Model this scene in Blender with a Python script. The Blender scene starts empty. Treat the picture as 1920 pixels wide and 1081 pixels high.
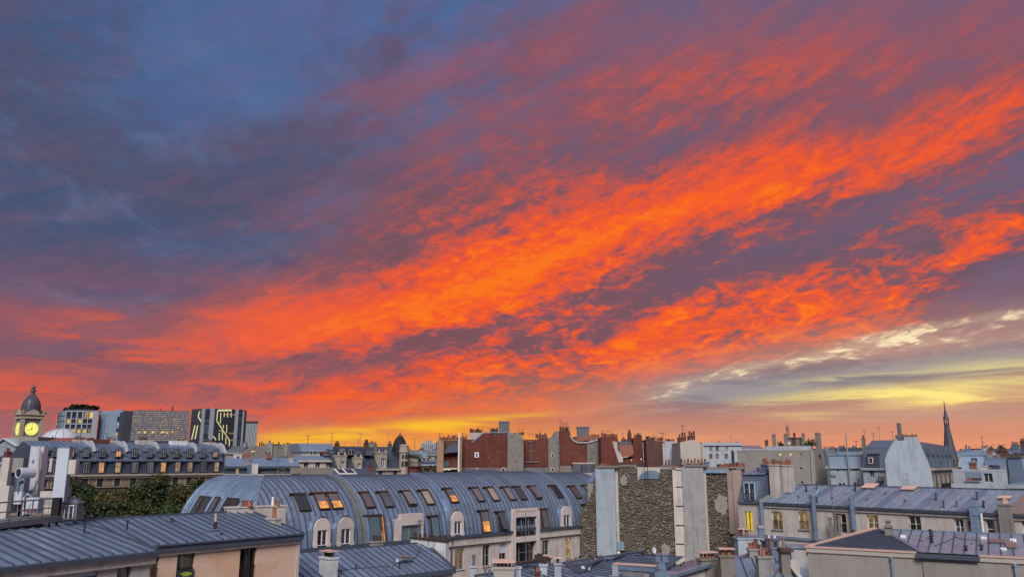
import bpy, math, random
import numpy as np
from mathutils import Vector, Matrix, noise as mnoise
R = math.radians
random.seed(7)
scene = bpy.context.scene
col = scene.collection

# ------------------------------------------------------------------ camera
EYE = 24.0                       # eye height above the street (a top-floor window)
FPX = 1480.0                     # focal length in photo pixels (a phone's main lens)
DEPTH = FPX / 1370.0
TILT = math.atan(325.0 / FPX)    # the horizon lies 325 pixels below the picture's middle
CT, ST = math.cos(TILT), math.sin(TILT)
cam_data = bpy.data.cameras.new('camera')
cam_data.sensor_width = 36.0
cam_data.lens = 36.0 * FPX / 1920.0
cam_data.clip_start = 0.5
cam_data.clip_end = 20000.0
cam = bpy.data.objects.new('camera', cam_data)
col.objects.link(cam)
cam.location = (0, 0, EYE)
cam.rotation_euler = (math.pi / 2 + TILT, 0, 0)
scene.camera = cam

def ray(px, py):
    x = (px - 960.0) / FPX
    v = (540.5 - py) / FPX
    return Vector((x, CT - v * ST, ST + v * CT))

def azel(px, py):
    d = ray(px, py).normalized()
    return math.atan2(d.x, d.y), math.asin(d.z)

# ------------------------------------------------------------------ colour management
scene.view_settings.view_transform = 'Standard'
scene.view_settings.look = 'None'
scene.view_settings.exposure = 0.0
scene.view_settings.gamma = 1.0
scene.view_settings.use_curve_mapping = False

def lin(r, g, b):
    f = lambda c: (c / 255.0 / 12.92) if c <= 10 else ((c / 255.0 + 0.055) / 1.055) ** 2.4
    return (f(r), f(g), f(b), 1.0)

# ------------------------------------------------------------------ node expression helper
class NT:
    """tiny expression builder over a node tree"""
    def __init__(self, tree):
        self.t = tree
    def new(self, typ, **kw):
        n = self.t.nodes.new(typ)
        for k, v in kw.items():
            setattr(n, k, v)
        return n
    def put(self, sock, v):
        if isinstance(v, X):
            self.t.links.new(v.s, sock)
        elif v is not None:
            sock.default_value = v
    def math(self, op, a, b=None, c=None, clamp=False):
        n = self.new('ShaderNodeMath', operation=op, use_clamp=clamp)
        for i, v in enumerate((a, b, c)):
            if v is not None:
                self.put(n.inputs[i], v)
        return X(self, n.outputs[0])
    def sstep(self, lo, hi, x, a=0.0, b=1.0):
        n = self.new('ShaderNodeMapRange', interpolation_type='SMOOTHSTEP')
        for i, v in enumerate((x, lo, hi, a, b)):
            self.put(n.inputs[i], v)
        return X(self, n.outputs[0])
    def mix(self, f, a, b):
        n = self.new('ShaderNodeMix', data_type='RGBA', clamp_factor=True)
        self.put(n.inputs[0], f); self.put(n.inputs[6], a); self.put(n.inputs[7], b)
        return X(self, n.outputs[2])
    def blend(self, op, f, a, b):
        n = self.new('ShaderNodeMix', data_type='RGBA', blend_type=op, clamp_factor=True)
        self.put(n.inputs[0], f); self.put(n.inputs[6], a); self.put(n.inputs[7], b)
        return X(self, n.outputs[2])
    def vec(self, x, y, z=0.0):
        n = self.new('ShaderNodeCombineXYZ')
        for i, v in enumerate((x, y, z)):
            self.put(n.inputs[i], v)
        return X(self, n.outputs[0])
    def sep(self, v):
        n = self.new('ShaderNodeSeparateXYZ'); self.put(n.inputs[0], v)
        return [X(self, o) for o in n.outputs]
    def noise(self, v, scale, detail=4.0, rough=0.55, dist=0.0, out=0):
        n = self.new('ShaderNodeTexNoise')
        self.put(n.inputs['Vector'], v); self.put(n.inputs['Scale'], scale)
        n.inputs['Detail'].default_value = detail
        n.inputs['Roughness'].default_value = rough
        n.inputs['Distortion'].default_value = dist
        return X(self, n.outputs[out])
    def ramp(self, f, stops):
        n = self.new('ShaderNodeValToRGB')
        cr = n.color_ramp
        while len(cr.elements) < len(stops):
            cr.elements.new(0.5)
        for e, (p, c) in zip(cr.elements, stops):
            e.position = p; e.color = c
        self.put(n.inputs[0], f)
        return X(self, n.outputs[0])

class X:
    def __init__(self, nt, s):
        self.nt, self.s = nt, s
    def __add__(self, o): return self.nt.math('ADD', self, o)
    __radd__ = __add__
    def __sub__(self, o): return self.nt.math('SUBTRACT', self, o)
    def __rsub__(self, o): return self.nt.math('SUBTRACT', o, self)
    def __mul__(self, o): return self.nt.math('MULTIPLY', self, o)
    __rmul__ = __mul__
    def __truediv__(self, o): return self.nt.math('DIVIDE', self, o)

# ------------------------------------------------------------------ sky at dusk
SUN_EL, SUN_AZ = R(1.5), R(28.0)          # the sun is setting low, right of centre
world = bpy.data.worlds.new('World')
scene.world = world
world.use_nodes = True
def build_sky():
    t = world.node_tree
    t.nodes.clear()
    n = NT(t)
    tc = n.new('ShaderNodeTexCoord')
    d = X(n, tc.outputs['Generated'])
    dx, dy, dz = n.sep(d)
    az = n.math('ARCTAN2', dx, dy)
    el = n.math('ARCSINE', dz)
    up = n.math('MAXIMUM', dz, 0.0)
    # cloud deck: intersect the view direction with a high plane
    k = up + 0.10
    cx, cy = dx / k, dy / k
    c2, s2 = 0.86, 0.51                     # rotate so that streaks lie along the first axis
    a = cx * 0.50 - cy * 0.866
    b = cx * 0.866 + cy * 0.50
    P = n.vec(a * 0.35, b * 1.0)
    warp = n.noise(P, 0.9, 2, 0.5, out=1)
    wv = n.new('ShaderNodeVectorMath', operation='MULTIPLY_ADD')
    n.put(wv.inputs[0], warp); wv.inputs[1].default_value = (0.7, 0.7, 0.0); n.put(wv.inputs[2], P)
    PW = X(n, wv.outputs[0])
    n_big = n.noise(PW, 0.8, 6, 0.62)
    P2 = n.vec(a * 0.55, b * 1.1, 3.7)
    n_mid = n.noise(P2, 2.2, 7, 0.66, 0.6)
    n_fine = n.noise(n.vec(a * 1.0, b * 1.25, 9.1), 6.0, 5, 0.6, 0.9)
    # the low sky is seen in streaks lying along the horizon
    n_hz = n.noise(n.vec(az * 5.0, el * 46.0, 1.3), 1.0, 6, 0.62, 0.5)
    # domain jitter, so that band edges are ragged
    jx = az + (n_mid - 0.5) * 0.055
    jy = el + (n_mid - 0.5) * 0.050 + (n_big - 0.5) * 0.10 + (n_fine - 0.5) * 0.022

    def band(p0, p1, w, amp, fade=0.10, bow=0.0, soft=False, hz=False):
        (u0, v0), (u1, v1) = azel(*p0), azel(*p1)
        L = math.hypot(u1 - u0, v1 - v0)
        tx, ty = (u1 - u0) / L, (v1 - v0) / L
        X_, Y_ = (jx, jy) if not soft else (az, el)
        if hz:
            X_, Y_ = az, el + (n_hz - 0.5) * 0.030
        q = (X_ - u0) * tx + (Y_ - v0) * ty
        s = (Y_ - v0) * tx - (X_ - u0) * ty
        if bow:
            s = s - q * (L - q) * (bow * 4.0 / (L * L) / FPX)
        w = w / FPX
        g = n.math('EXPONENT', n.math('MULTIPLY', n.math('POWER', n.math('ABSOLUTE', s), 2.0), -1.0 / (w * w)))
        e0 = n.sstep(-fade, fade * 0.6, q)
        e1 = n.sstep(L + fade, L - fade * 0.6, q)
        return g * e0 * e1 * amp

    def total(lst):
        r = None
        for x in lst:
            r = x if r is None else r + x
        return r

    fire = total([
        band((470, 625), (1000, 505), 66, 1.00, 0.16),
        band((900, 530), (1440, 330), 62, 1.20, 0.14),
        band((820, 560), (1400, 345), 26, 0.55, 0.12),
        band((1380, 350), (1990, 135), 46, 0.60, 0.12),
        band((1480, 400), (1900, 250), 40, 0.34, 0.10),
        band((0, 600), (560, 600), 80, 0.20, 0.14),
        band((-120, 705), (700, 742), 50, 0.26, 0.15),
        band((430, 640), (700, 630), 60, 0.35, 0.12),
        band((560, 790), (930, 672), 36, 0.62, 0.10),
        band((800, 700), (1330, 655), 44, 0.70, 0.12),
        band((1150, 640), (1640, 565), 48, 1.05, 0.10),
        band((1560, 585), (1980, 425), 36, 0.66, 0.10),
        band((640, 600), (1060, 560), 60, 0.42, 0.12),
        band((760, 640), (1160, 625), 30, 0.36, 0.10),
        band((1080, 560), (1900, 400), 64, 0.40, 0.14),
        band((620, 450), (1150, 385), 80, 0.44, 0.16),
        band((760, 290), (1560, 120), 120, 0.25, 0.18),
        band((660, 195), (1100, 40), 34, 0.16, 0.12),
        band((1180, 170), (2000, 40), 70, 0.17, 0.14),
        band((480, 800), (1150, 742), 40, 0.62, 0.15),
        band((1240, 690), (1560, 650), 22, 0.40, 0.10),
        band((1560, 625), (1960, 590), 18, 0.35, 0.10),
        band((40, 770), (620, 790), 30, 0.24, 0.15),
    ])
    streaks = total([
        band((-160, 648), (500, 612), 26, 0.50, 0.12, hz=True),
        band((-160, 712), (660, 726), 26, 0.50, 0.14, hz=True),
        band((60, 596), (420, 588), 20, 0.40, 0.10, hz=True),
        band((200, 672), (640, 650), 16, 0.50, 0.10, hz=True),
        band((-100, 765), (620, 775), 18, 0.45, 0.14, hz=True),
        band((600, 740), (1120, 712), 20, 0.45, 0.12, hz=True),
    ])
    fire = fire + streaks * n.sstep(0.40, 0.64, n_hz)
    dark = total([
        band((1120, 545), (1560, 440), 40, 0.60, 0.10),
        band((1400, 405), (1750, 340), 26, 0.34, 0.10),
        band((720, 652), (1150, 628), 26, 0.62, 0.10),
        band((760, 735), (1080, 722), 17, 0.50, 0.08),
        band((420, 690), (640, 668), 20, 0.46, 0.08),
        band((1640, 560), (1950, 500), 30, 0.55, 0.10),
        band((560, 500), (800, 400), 60, 0.30, 0.14),
        band((60, 660), (360, 668), 20, 0.36, 0.08),
        band((100, 540), (420, 560), 20, 0.25, 0.10),
    ])
    # texture of the lit deck
    fire = 1.0 - n.math('EXPONENT', fire * -0.90)
    ripple = n.noise(n.vec(az * 30.0 + n_mid * 2.0, el * 62.0 + n_big * 3.0, 4.4), 1.0, 4, 0.62, 1.1)
    # fibres drawn out along the wind
    w1 = az * 0.93 + el * 0.37
    w2 = el * 0.93 - az * 0.37
    fib = n.noise(n.vec(w1 * 3.6 + n_mid * 0.9, w2 * 25.0 + n_mid * 2.0, 5.5), 1.0, 8, 0.66, 0.5)
    fib2 = n.noise(n.vec(w1 * 10.0 + n_mid * 1.2, w2 * 46.0 + n_fine * 1.5, 8.8), 1.0, 6, 0.62, 0.6)
    feather = n.noise(n.vec(w1 * 26.0 + fib * 3.0 + n_mid * 2.0, w2 * 84.0 + fib2 * 3.0, 3.1), 1.0, 5, 0.62, 0.8)
    tex = (feather - 0.5) * n.sstep(0.60, 0.20, el, 0.30, 0.95) + (n_big - 0.5) * 0.45 + (fib - 0.5) * 0.95 + (fib2 - 0.5) * n.sstep(0.55, 0.22, el, 0.38, 0.85) + (n_mid - 0.5) * n.sstep(0.55, 0.25, el, 0.35, 0.60) + (n_fine - 0.5) * n.sstep(0.55, 0.25, el, 0.30, 0.75) + (ripple - 0.5) * (0.35 + 1.5 * n.sstep(0.42, 0.14, el) * n.sstep(-0.28, 0.0, az))
    # how much of the deck faces the light at all: fades towards the left and behind the viewer
    sunny = n.sstep(-0.75, 0.35, dx * math.sin(0.30) + dy * math.cos(0.30))
    side = n.sstep(-0.52, 0.05, az + el * -0.55 + 0.10)
    heat = fire * 1.05 - dark * 0.55 + tex * (0.60 + 0.50 * n.sstep(0.05, 0.5, fire) - 0.50 * n.sstep(0.58, 0.85, fire)) * (0.30 + 0.70 * side)

    # base: blue dusk, dimming cloud underside, mauve on the right
    blue = n.mix(n.sstep(0.12, 0.62, el), lin(92, 100, 134), lin(70, 109, 162))
    blue = n.mix(n.sstep(-0.60, -0.30, az) , lin(60, 97, 144), blue)
    greycl = n.mix(n.sstep(-0.5, 0.45, az), lin(66, 85, 120), lin(104, 86, 108))
    cov = n.sstep(-0.12, 0.16, (n_big - 0.5) * 0.60 + (n_mid - 0.5) * 0.85 + (n_fine - 0.5) * 0.35 + 0.02 + 0.14 * n.sstep(0.55, 0.22, el) - 0.06 * n.sstep(0.3, 0.65, el))
    base = n.mix(cov, blue, greycl)
    n_l = n.noise(n.vec(az * 6.5 + n_big * 0.6, el * 12.0 + n_mid * 0.5, 7.7), 1.0, 8, 0.60, 0.35)
    n_l2 = n.noise(n.vec(az * 11.0 + el * 6.0, el * 20.0, 2.2), 1.0, 7, 0.62, 0.4)
    patch = n.sstep(0.50, 0.70, n_l * 0.5 + n_l2 * 0.5)
    base = n.mix(patch * 0.60 * n.sstep(0.62, 0.35, el), base, n.mix(n.sstep(0.16, 0.34, el), lin(118, 126, 162), lin(94, 126, 166)))
    base = n.mix(n.sstep(0.52, 0.36, n_l) * 0.6 * n.sstep(0.60, 0.30, el), base, lin(66, 80, 110))
    mauve = n.mix(n.sstep(0.35, 0.62, n_mid), lin(92, 98, 136), lin(134, 92, 116))
    base = n.mix(n.sstep(-0.14, 0.24, az + (n_big - 0.5) * 0.25 - (el - 0.35) * 0.25) * 0.85, base, mauve)
    base = n.mix(n.sstep(0.62, 0.40, n_big) * n.sstep(0.0, 0.3, az) * 0.6 , base, lin(84, 96, 128))
    rosy = n.sstep(0.26, 0.10, el) * 0.55
    base = n.mix(rosy, base, lin(150, 96, 106))
    base = n.mix(n.sstep(0.08, 0.42, fire) * 0.85, base, n.mix(n.sstep(-0.1, 0.5, az), lin(126, 80, 86), lin(112, 82, 100)))
    # lit clouds over it
    lit = n.ramp(heat, [(0.0, lin(116, 88, 108)), (0.24, lin(146, 86, 96)), (0.42, lin(188, 86, 80)),
                        (0.60, lin(228, 86, 60)), (0.80, lin(252, 94, 40)), (1.0, lin(255, 120, 26))])
    lit = n.mix(n.sstep(-0.08, -0.42, az) * 0.28, lit, lin(226, 112, 96))
    lit = n.mix(n.sstep(0.34, 0.56, el) * 0.45, lit, lin(206, 92, 84))
    colr = n.mix(n.sstep(-0.10, 0.46, heat), base, lit)
    # low haze near the horizon
    hzc = n.mix(n.sstep(-0.34, -0.10, az), lin(206, 110, 98), lin(236, 124, 70))
    hzc = n.mix(n.sstep(-0.06, 0.24, az), hzc, lin(202, 144, 126))
    hzc = n.mix(n.sstep(0.40, 0.66, n_hz), n.mix(0.42, hzc, lin(170, 112, 106)), hzc)
    hzc = n.mix(n.sstep(0.50, 0.38, n_hz * 0.5 + fib * 0.5) * 0.6 * n.sstep(0.0, -0.3, az), hzc, lin(164, 104, 112))
    hzc = n.mix(n.sstep(0.48, 0.64, n_hz * 0.5 + fib * 0.5) * 0.6, hzc, n.mix(n.sstep(-0.12, 0.22, az), lin(246, 108, 66), lin(222, 156, 128)))
    low = n.sstep(0.130, 0.050, el + (n_hz - 0.5) * 0.05 + n.sstep(0.0, 0.45, az) * -0.055 + n.sstep(0.02, -0.30, az) * 0.045)
    colr = n.mix(low * 0.92, colr, hzc)
    # slate coloured shelf of cloud on the right, below the fire
    shelf = band((1260, 742), (1980, 662), 34, 1.2, 0.10, hz=True)
    colr = n.mix(shelf * 0.92, colr, n.mix(n.sstep(0.38, 0.62, n_hz), lin(116, 114, 130), lin(152, 148, 154)))
    shelf2 = band((1560, 782), (1980, 768), 20, 0.7, 0.10, hz=True)
    colr = n.mix(shelf2 * 0.8, colr, lin(186, 150, 136))
    # warm strip right on the skyline
    strip = n.sstep(0.056, 0.016, el + (n_hz - 0.5) * 0.035) * n.sstep(-0.40, -0.20, az) * n.sstep(1.3, 0.55, az)
    colr = n.mix(strip * (0.45 + 0.40 * n.sstep(0.40, 0.60, n_hz)), colr, n.mix(n.sstep(0.0, 0.30, az), lin(255, 172, 62), lin(240, 156, 116)))
    # gaps where the clear bright sky shows
    hn = n.sstep(0.40, 0.60, n_hz)
    gap = total([
        band((1600, 744), (1850, 739), 13, 1.0, 0.08, hz=True),
        band((1440, 748), (1960, 704), 12, 0.55, 0.10, hz=True),
        band((1780, 690), (1980, 676), 13, 0.5, 0.08, hz=True),
        band((1500, 712), (1700, 694), 5, 0.35, 0.06, hz=True),
        band((1460, 778), (1560, 776), 5, 0.6, 0.04, hz=True),
    ])
    gapc = n.mix(gap * (0.22 + 0.85 * hn), colr, n.mix(n.sstep(0.09, 0.17, el), lin(255, 234, 136), lin(250, 236, 190)))
    gapo = total([
        band((490, 824), (660, 815), 12, 1.1, 0.08, hz=True),
        band((600, 808), (700, 806), 6, 0.7, 0.05, hz=True),
        band((750, 796), (900, 790), 10, 1.0, 0.06, hz=True),
        band((900, 786), (1010, 774), 6, 0.55, 0.05, hz=True),
    ])
    colr = n.mix(gapo * (0.35 + 0.8 * hn), gapc, lin(255, 192, 52))
    rag = n.sstep(0.485, 0.60, n_fine * 0.25 + fib2 * 0.25 + feather * 0.28 + ripple * 0.22)
    gapw = total([
        band((1270, 722), (1440, 696), 12, 1.1, 0.06),
        band((1400, 698), (1700, 650), 12, 1.15, 0.06),
        band((1640, 646), (1960, 596), 15, 1.2, 0.06),
    ])
    colr = n.mix(gapw * (0.16 + 0.85 * rag), colr, lin(255, 232, 190))
    # the sky round the back and overhead: dim blue-violet dusk with pink afterglow on the deck
    back = n.mix(n.sstep(0.35, 0.65, n_big), lin(104, 122, 162), lin(140, 136, 164))
    back = n.mix(n.sstep(0.30, 0.0, el), back, lin(126, 130, 164))
    back = n.mix(n.sstep(0.55, 1.05, el), back, n.mix(n.sstep(0.40, 0.62, n_big), lin(146, 136, 164), lin(178, 146, 162)))
    bm = n.sstep(0.10, -0.45, dy - dz * 0.15)
    over = n.sstep(0.68, 1.05, el)
    colr = n.mix(n.math('MAXIMUM', bm, over), colr, back)
    # below the horizon
    colr = n.mix(n.sstep(0.0, -0.06, el), colr, lin(70, 66, 76))
    # a little of the clear-sky model under the clouds
    sk = n.new('ShaderNodeTexSky', sky_type='NISHITA', sun_disc=False)
    sk.sun_elevation = SUN_EL; sk.sun_rotation = SUN_AZ
    bg1 = n.new('ShaderNodeBackground'); bg1.inputs['Strength'].default_value = 0.05
    t.links.new(sk.outputs[0], bg1.inputs[0])
    bg2 = n.new('ShaderNodeBackground'); n.put(bg2.inputs[0], colr)
    bg2.inputs['Strength'].default_value = 1.0
    mx = n.new('ShaderNodeMixShader'); mx.inputs[0].default_value = 0.94
    t.links.new(bg1.outputs[0], mx.inputs[1]); t.links.new(bg2.outputs[0], mx.inputs[2])
    out = n.new('ShaderNodeOutputWorld')
    t.links.new(mx.outputs[0], out.inputs[0])
    world.cycles.sampling_method = 'MANUAL'
    world.cycles.sample_map_resolution = 256
build_sky()
# ------------------------------------------------------------------ soft dusk light from the bright deck overhead
sun_data = bpy.data.lights.new('sun', 'SUN')
sun_data.energy = 3.3
sun_data.angle = R(26)
sun_data.color = (1.0, 0.955, 0.93)
sun = bpy.data.objects.new('sun', sun_data)
col.objects.link(sun)
sun.rotation_euler = (R(50), 0, R(-4))        # from high up behind the viewer's shoulder

# ------------------------------------------------------------------ materials
MATS = {}
def new_mat(name):
    m = bpy.data.materials.new(name); m.use_nodes = True
    t = m.node_tree; t.nodes.clear()
    n = NT(t)
    b = n.new('ShaderNodeBsdfPrincipled'); o = n.new('ShaderNodeOutputMaterial')
    t.links.new(b.outputs[0], o.inputs[0])
    MATS[name] = m
    return m, n, b

def objco(n):
    tc = n.new('ShaderNodeTexCoord')
    oi = n.new('ShaderNodeObjectInfo')
    v = n.new('ShaderNodeVectorMath', operation='ADD')
    m = n.new('ShaderNodeVectorMath', operation='SCALE')
    m.inputs[0].default_value = (13.7, 7.3, 0.0)
    n.t.links.new(oi.outputs['Random'], m.inputs['Scale'])
    n.t.links.new(tc.outputs['Object'], v.inputs[0]); n.t.links.new(m.outputs[0], v.inputs[1])
    return X(n, v.outputs[0]), X(n, oi.outputs['Random'])

def scale3(n, v, s):
    m = n.new('ShaderNodeVectorMath', operation='MULTIPLY')
    n.put(m.inputs[0], v); m.inputs[1].default_value = s
    return X(n, m.outputs[0])

def bump(n, b, h, strength, dist):
    k = n.new('ShaderNodeBump'); k.inputs['Strength'].default_value = strength; k.inputs['Distance'].default_value = dist
    n.put(k.inputs['Height'], h); n.t.links.new(k.outputs[0], b.inputs['Normal'])

def c4(c): return (c[0], c[1], c[2], 1.0)

def surface(name, base, dirt=None, amount=0.45, scale=0.6, streak=0.5, rough=0.85, bump_s=0.25, bump_d=0.01, fine=14.0, rnd=0.10, metal=0.0, spec=0.4, pale=None):
    """worn painted / rendered / metal surface: blotches, rain streaks and fine grain of its own colour"""
    m, n, b = new_mat(name)
    v, r = objco(n)
    dirt = dirt or tuple(x * 0.55 for x in base)
    n1 = n.noise(v, scale, 5, 0.62, 0.4)
    n2 = n.noise(scale3(n, v, (2.6, 2.6, 0.28)), 1.0, 5, 0.65)
    n3 = n.noise(v, fine, 4, 0.6)
    f = n.sstep(0.42, 0.72, n1) * (1 - streak) + n.sstep(0.46, 0.74, n2) * streak
    cc = n.mix(f * amount, c4(base), c4(dirt))
    if pale:                      # chalky oxide bloom and rain tracks
        n4 = n.noise(scale3(n, v, (0.8, 0.8, 1.6)), 1.3, 6, 0.68, 0.8)
        cc = n.mix(n.sstep(0.52, 0.70, n4) * 0.55 + n.sstep(0.56, 0.74, n2) * 0.25, cc, c4(pale))
    g = 1.0 + (n3 - 0.5) * 0.35 + (r - 0.5) * (2 * rnd)
    hs = n.new('ShaderNodeHueSaturation'); n.put(hs.inputs['Color'], cc); n.put(hs.inputs['Value'], g)
    n.t.links.new(hs.outputs[0], b.inputs['Base Color'])
    n.put(b.inputs['Roughness'], rough + (n1 - 0.5) * 0.2)
    b.inputs['Metallic'].default_value = metal
    b.inputs['Specular IOR Level'].default_value = spec
    if bump_s:
        bump(n, b, n3 + n1 * 0.6, bump_s, bump_d)
    return m

def build_materials():
    surface('zinc', (0.225, 0.300, 0.405), (0.115, 0.160, 0.230), 0.8, 0.7, 0.45, 0.36, 0.22, 0.02, 3.5, 0.14, 0.45, pale=(0.34, 0.42, 0.52))
    surface('zinc_new', (0.235, 0.325, 0.43), (0.14, 0.20, 0.285), 0.7, 0.8, 0.4, 0.36, 0.18, 0.02, 3.5, 0.18, 0.40, pale=(0.34, 0.43, 0.52))
    surface('zinc_pale', (0.27, 0.315, 0.385), (0.13, 0.15, 0.185), 0.8, 0.7, 0.45, 0.42, 0.20, 0.02, 3.5, 0.11, 0.30, pale=(0.33, 0.37, 0.43))
    surface('zinc_old', (0.155, 0.165, 0.195), (0.10, 0.10, 0.12), 0.6, 0.8, 0.4, 0.50, 0.08, 0.01, 6, 0.10, 0.3)
    surface('zinc_edge', (0.060, 0.073, 0.105), (0.035, 0.042, 0.06), 0.5, 0.9, 0.4, 0.55, 0.0)
    surface('zinc_rusty', (0.27, 0.165, 0.14), (0.18, 0.12, 0.11), 0.6, 0.9, 0.5, 0.55, 0.08, 0.01, 6, 0.10, 0.2)
    surface('zinc_moss', (0.17, 0.18, 0.17), (0.07, 0.08, 0.05), 0.9, 1.6, 0.6, 0.75, 0.2)
    surface('slate', (0.046, 0.056, 0.082), (0.03, 0.036, 0.05), 0.5, 1.2, 0.3, 0.5, 0.25, 0.01, 9, 0.10)
    surface('slate_black', (0.022, 0.022, 0.027), (0.03, 0.03, 0.034), 0.5, 1, 0.3, 0.75, 0.2, spec=0.2)
    surface('slate_mid', (0.068, 0.076, 0.092), (0.04, 0.046, 0.055), 0.5, 0.6, 0.4, 0.5, 0.2, 0.01, 9)
    surface('slate_pale', (0.095, 0.12, 0.165), (0.06, 0.08, 0.11), 0.5, 1.0, 0.4, 0.5, 0.2, 0.01, 9)
    surface('plaster_cream', (0.53, 0.475, 0.42), (0.23, 0.195, 0.165), 0.85, 0.5, 0.65)
    surface('plaster_rose', (0.575, 0.495, 0.455), (0.29, 0.225, 0.195), 0.75, 0.5, 0.65)
    surface('plaster_sand', (0.44, 0.395, 0.335), (0.28, 0.25, 0.21), 0.5, 0.5, 0.5)
    surface('plaster_white', (0.38, 0.41, 0.45), (0.19, 0.205, 0.225), 0.85, 0.6, 0.65)
    surface('plaster_blue', (0.335, 0.385, 0.425), (0.16, 0.18, 0.20), 0.85, 0.45, 0.65)
    surface('plaster_brown', (0.34, 0.26, 0.215), (0.20, 0.15, 0.125), 0.6, 0.7, 0.5)
    surface('plaster_grey', (0.275, 0.26, 0.24), (0.14, 0.13, 0.12), 0.7, 0.5, 0.55)
    surface('plaster_dun', (0.285, 0.26, 0.23), (0.165, 0.145, 0.125), 0.65, 0.6, 0.5, 0.9, 0.5, 0.02, 9)
    surface('plaster_stained', (0.60, 0.61, 0.61), (0.17, 0.16, 0.145), 1.0, 0.9, 0.6)
    surface('roughcast', (0.215, 0.195, 0.172), (0.095, 0.087, 0.08), 0.9, 1.6, 0.3, 0.95, 0.9, 0.05, 5)
    surface('stone', (0.41, 0.345, 0.265), (0.20, 0.165, 0.125), 0.65, 0.5, 0.55)
    surface('stone_dark', (0.20, 0.175, 0.15), (0.11, 0.10, 0.09), 0.6, 0.7, 0.5)
    surface('concrete', (0.36, 0.355, 0.345), (0.15, 0.145, 0.135), 0.9, 0.7, 0.65)
    surface('mortar', (0.105, 0.086, 0.07), (0.06, 0.052, 0.045), 0.8, 1.0, 0.4, 0.95, 0.6, 0.03, 7)
    surface('terracotta', (0.31, 0.108, 0.06), (0.16, 0.075, 0.05), 0.6, 3.0, 0.3, 0.8, 0.2, 0.01, 14, 0.25)
    surface('terracotta_skyglow', (0.58, 0.38, 0.31), (0.36, 0.23, 0.19), 0.4, 3.0, 0.2, 0.7, 0.2, 0.01, 14, 0.15)  # pink sky glow on caps and copings put into the colour; also clay pots
    surface('iron', (0.022, 0.023, 0.028), (0.04, 0.035, 0.03), 0.4, 3, 0.3, 0.5, 0.0)
    surface('iron_grey', (0.12, 0.125, 0.14), (0.07, 0.07, 0.08), 0.4, 3, 0.3, 0.5, 0.0)
    surface('galvanised', (0.24, 0.25, 0.275), (0.15, 0.155, 0.17), 0.5, 1, 0.4, 0.45, 0.0, metal=0.3)
    surface('white_paint', (0.72, 0.72, 0.73), (0.5, 0.5, 0.5), 0.35, 1.2, 0.5, 0.5, 0.05)
    surface('duct_metal', (0.56, 0.60, 0.66), (0.42, 0.45, 0.50), 0.4, 0.8, 0.5, 0.40, 0.04, 0.01, 6, 0.05, 0.25)
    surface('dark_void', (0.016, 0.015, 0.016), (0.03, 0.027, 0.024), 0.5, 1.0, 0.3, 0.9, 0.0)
    surface('room_dim', (0.07, 0.052, 0.035), (0.03, 0.025, 0.02), 0.8, 1.4, 0.3, 0.9, 0.0, rnd=0.4)
    surface('curtain', (0.62, 0.60, 0.56), (0.40, 0.38, 0.35), 0.5, 3.0, 0.9, 0.9, 0.0)
    surface('curtain_yellow', (0.62, 0.47, 0.05), (0.45, 0.34, 0.04), 0.4, 3.0, 0.9, 0.9, 0.0)
    surface('shutter', (0.55, 0.58, 0.62), (0.4, 0.42, 0.45), 0.4, 1.0, 0.5, 0.6, 0.0)
    surface('wood_dark', (0.06, 0.035, 0.022), (0.03, 0.02, 0.014), 0.5, 2.0, 0.5, 0.7, 0.1)
    surface('tent_white', (0.47, 0.48, 0.52), (0.36, 0.37, 0.40), 0.3, 0.4, 0.4, 0.7, 0.0)
    surface('tile_red', (0.26, 0.095, 0.065), (0.13, 0.06, 0.05), 0.7, 1.4, 0.3, 0.85, 0.4, 0.02, 9)
    surface('tarp', (0.17, 0.16, 0.175), (0.10, 0.095, 0.10), 0.5, 1.5, 0.3, 0.6, 0.3, 0.03, 5)
    surface('bark', (0.06, 0.045, 0.035))
    surface('asphalt', (0.05, 0.05, 0.052))
    surface('sign_green', (0.30, 0.42, 0.06), None, 0.2)
    surface('panel_blue', (0.20, 0.265, 0.34), (0.15, 0.20, 0.26), 0.4, 0.1, 0.4, 0.35, 0.0, rnd=0.06)
    surface('panel_pale', (0.30, 0.32, 0.35), (0.20, 0.215, 0.235), 0.6, 0.1, 0.5, 0.5, 0.0)
    surface('panel_dark', (0.035, 0.038, 0.046), (0.05, 0.055, 0.065), 0.4, 0.1, 0.5, 0.35, 0.0)
    surface('tower_iron', (0.33, 0.20, 0.15), None, 0.2, 0.05, 0.5, 0.8, 0.0)
    # brick: courses of its own colour
    for name, c1, c2, mo in (('brick_red', (0.180, 0.040, 0.024), (0.105, 0.026, 0.018), (0.14, 0.064, 0.048)),
                             ('brick_buff', (0.42, 0.27, 0.155), (0.34, 0.20, 0.11), (0.36, 0.27, 0.19)),
                             ('brick_dark', (0.135, 0.050, 0.040), (0.09, 0.035, 0.03), (0.13, 0.08, 0.07))):
        m, n, b = new_mat(name)
        v, r = objco(n)
        x, y, z = n.sep(v)
        bt = n.new('ShaderNodeTexBrick')
        n.put(bt.inputs['Vector'], n.vec(x + y, z, 0.0)); bt.inputs['Scale'].default_value = 1.0
        bt.inputs['Brick Width'].default_value = 0.44; bt.inputs['Row Height'].default_value = 0.15
        bt.inputs['Mortar Size'].default_value = 0.014
        bt.inputs['Color1'].default_value = c4(c1); bt.inputs['Color2'].default_value = c4(c2); bt.inputs['Mortar'].default_value = c4(mo)
        n1 = n.noise(v, 0.35, 6, 0.65)
        n2 = n.noise(scale3(n, v, (1.5, 1.5, 0.2)), 1.0, 5, 0.6)
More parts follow.
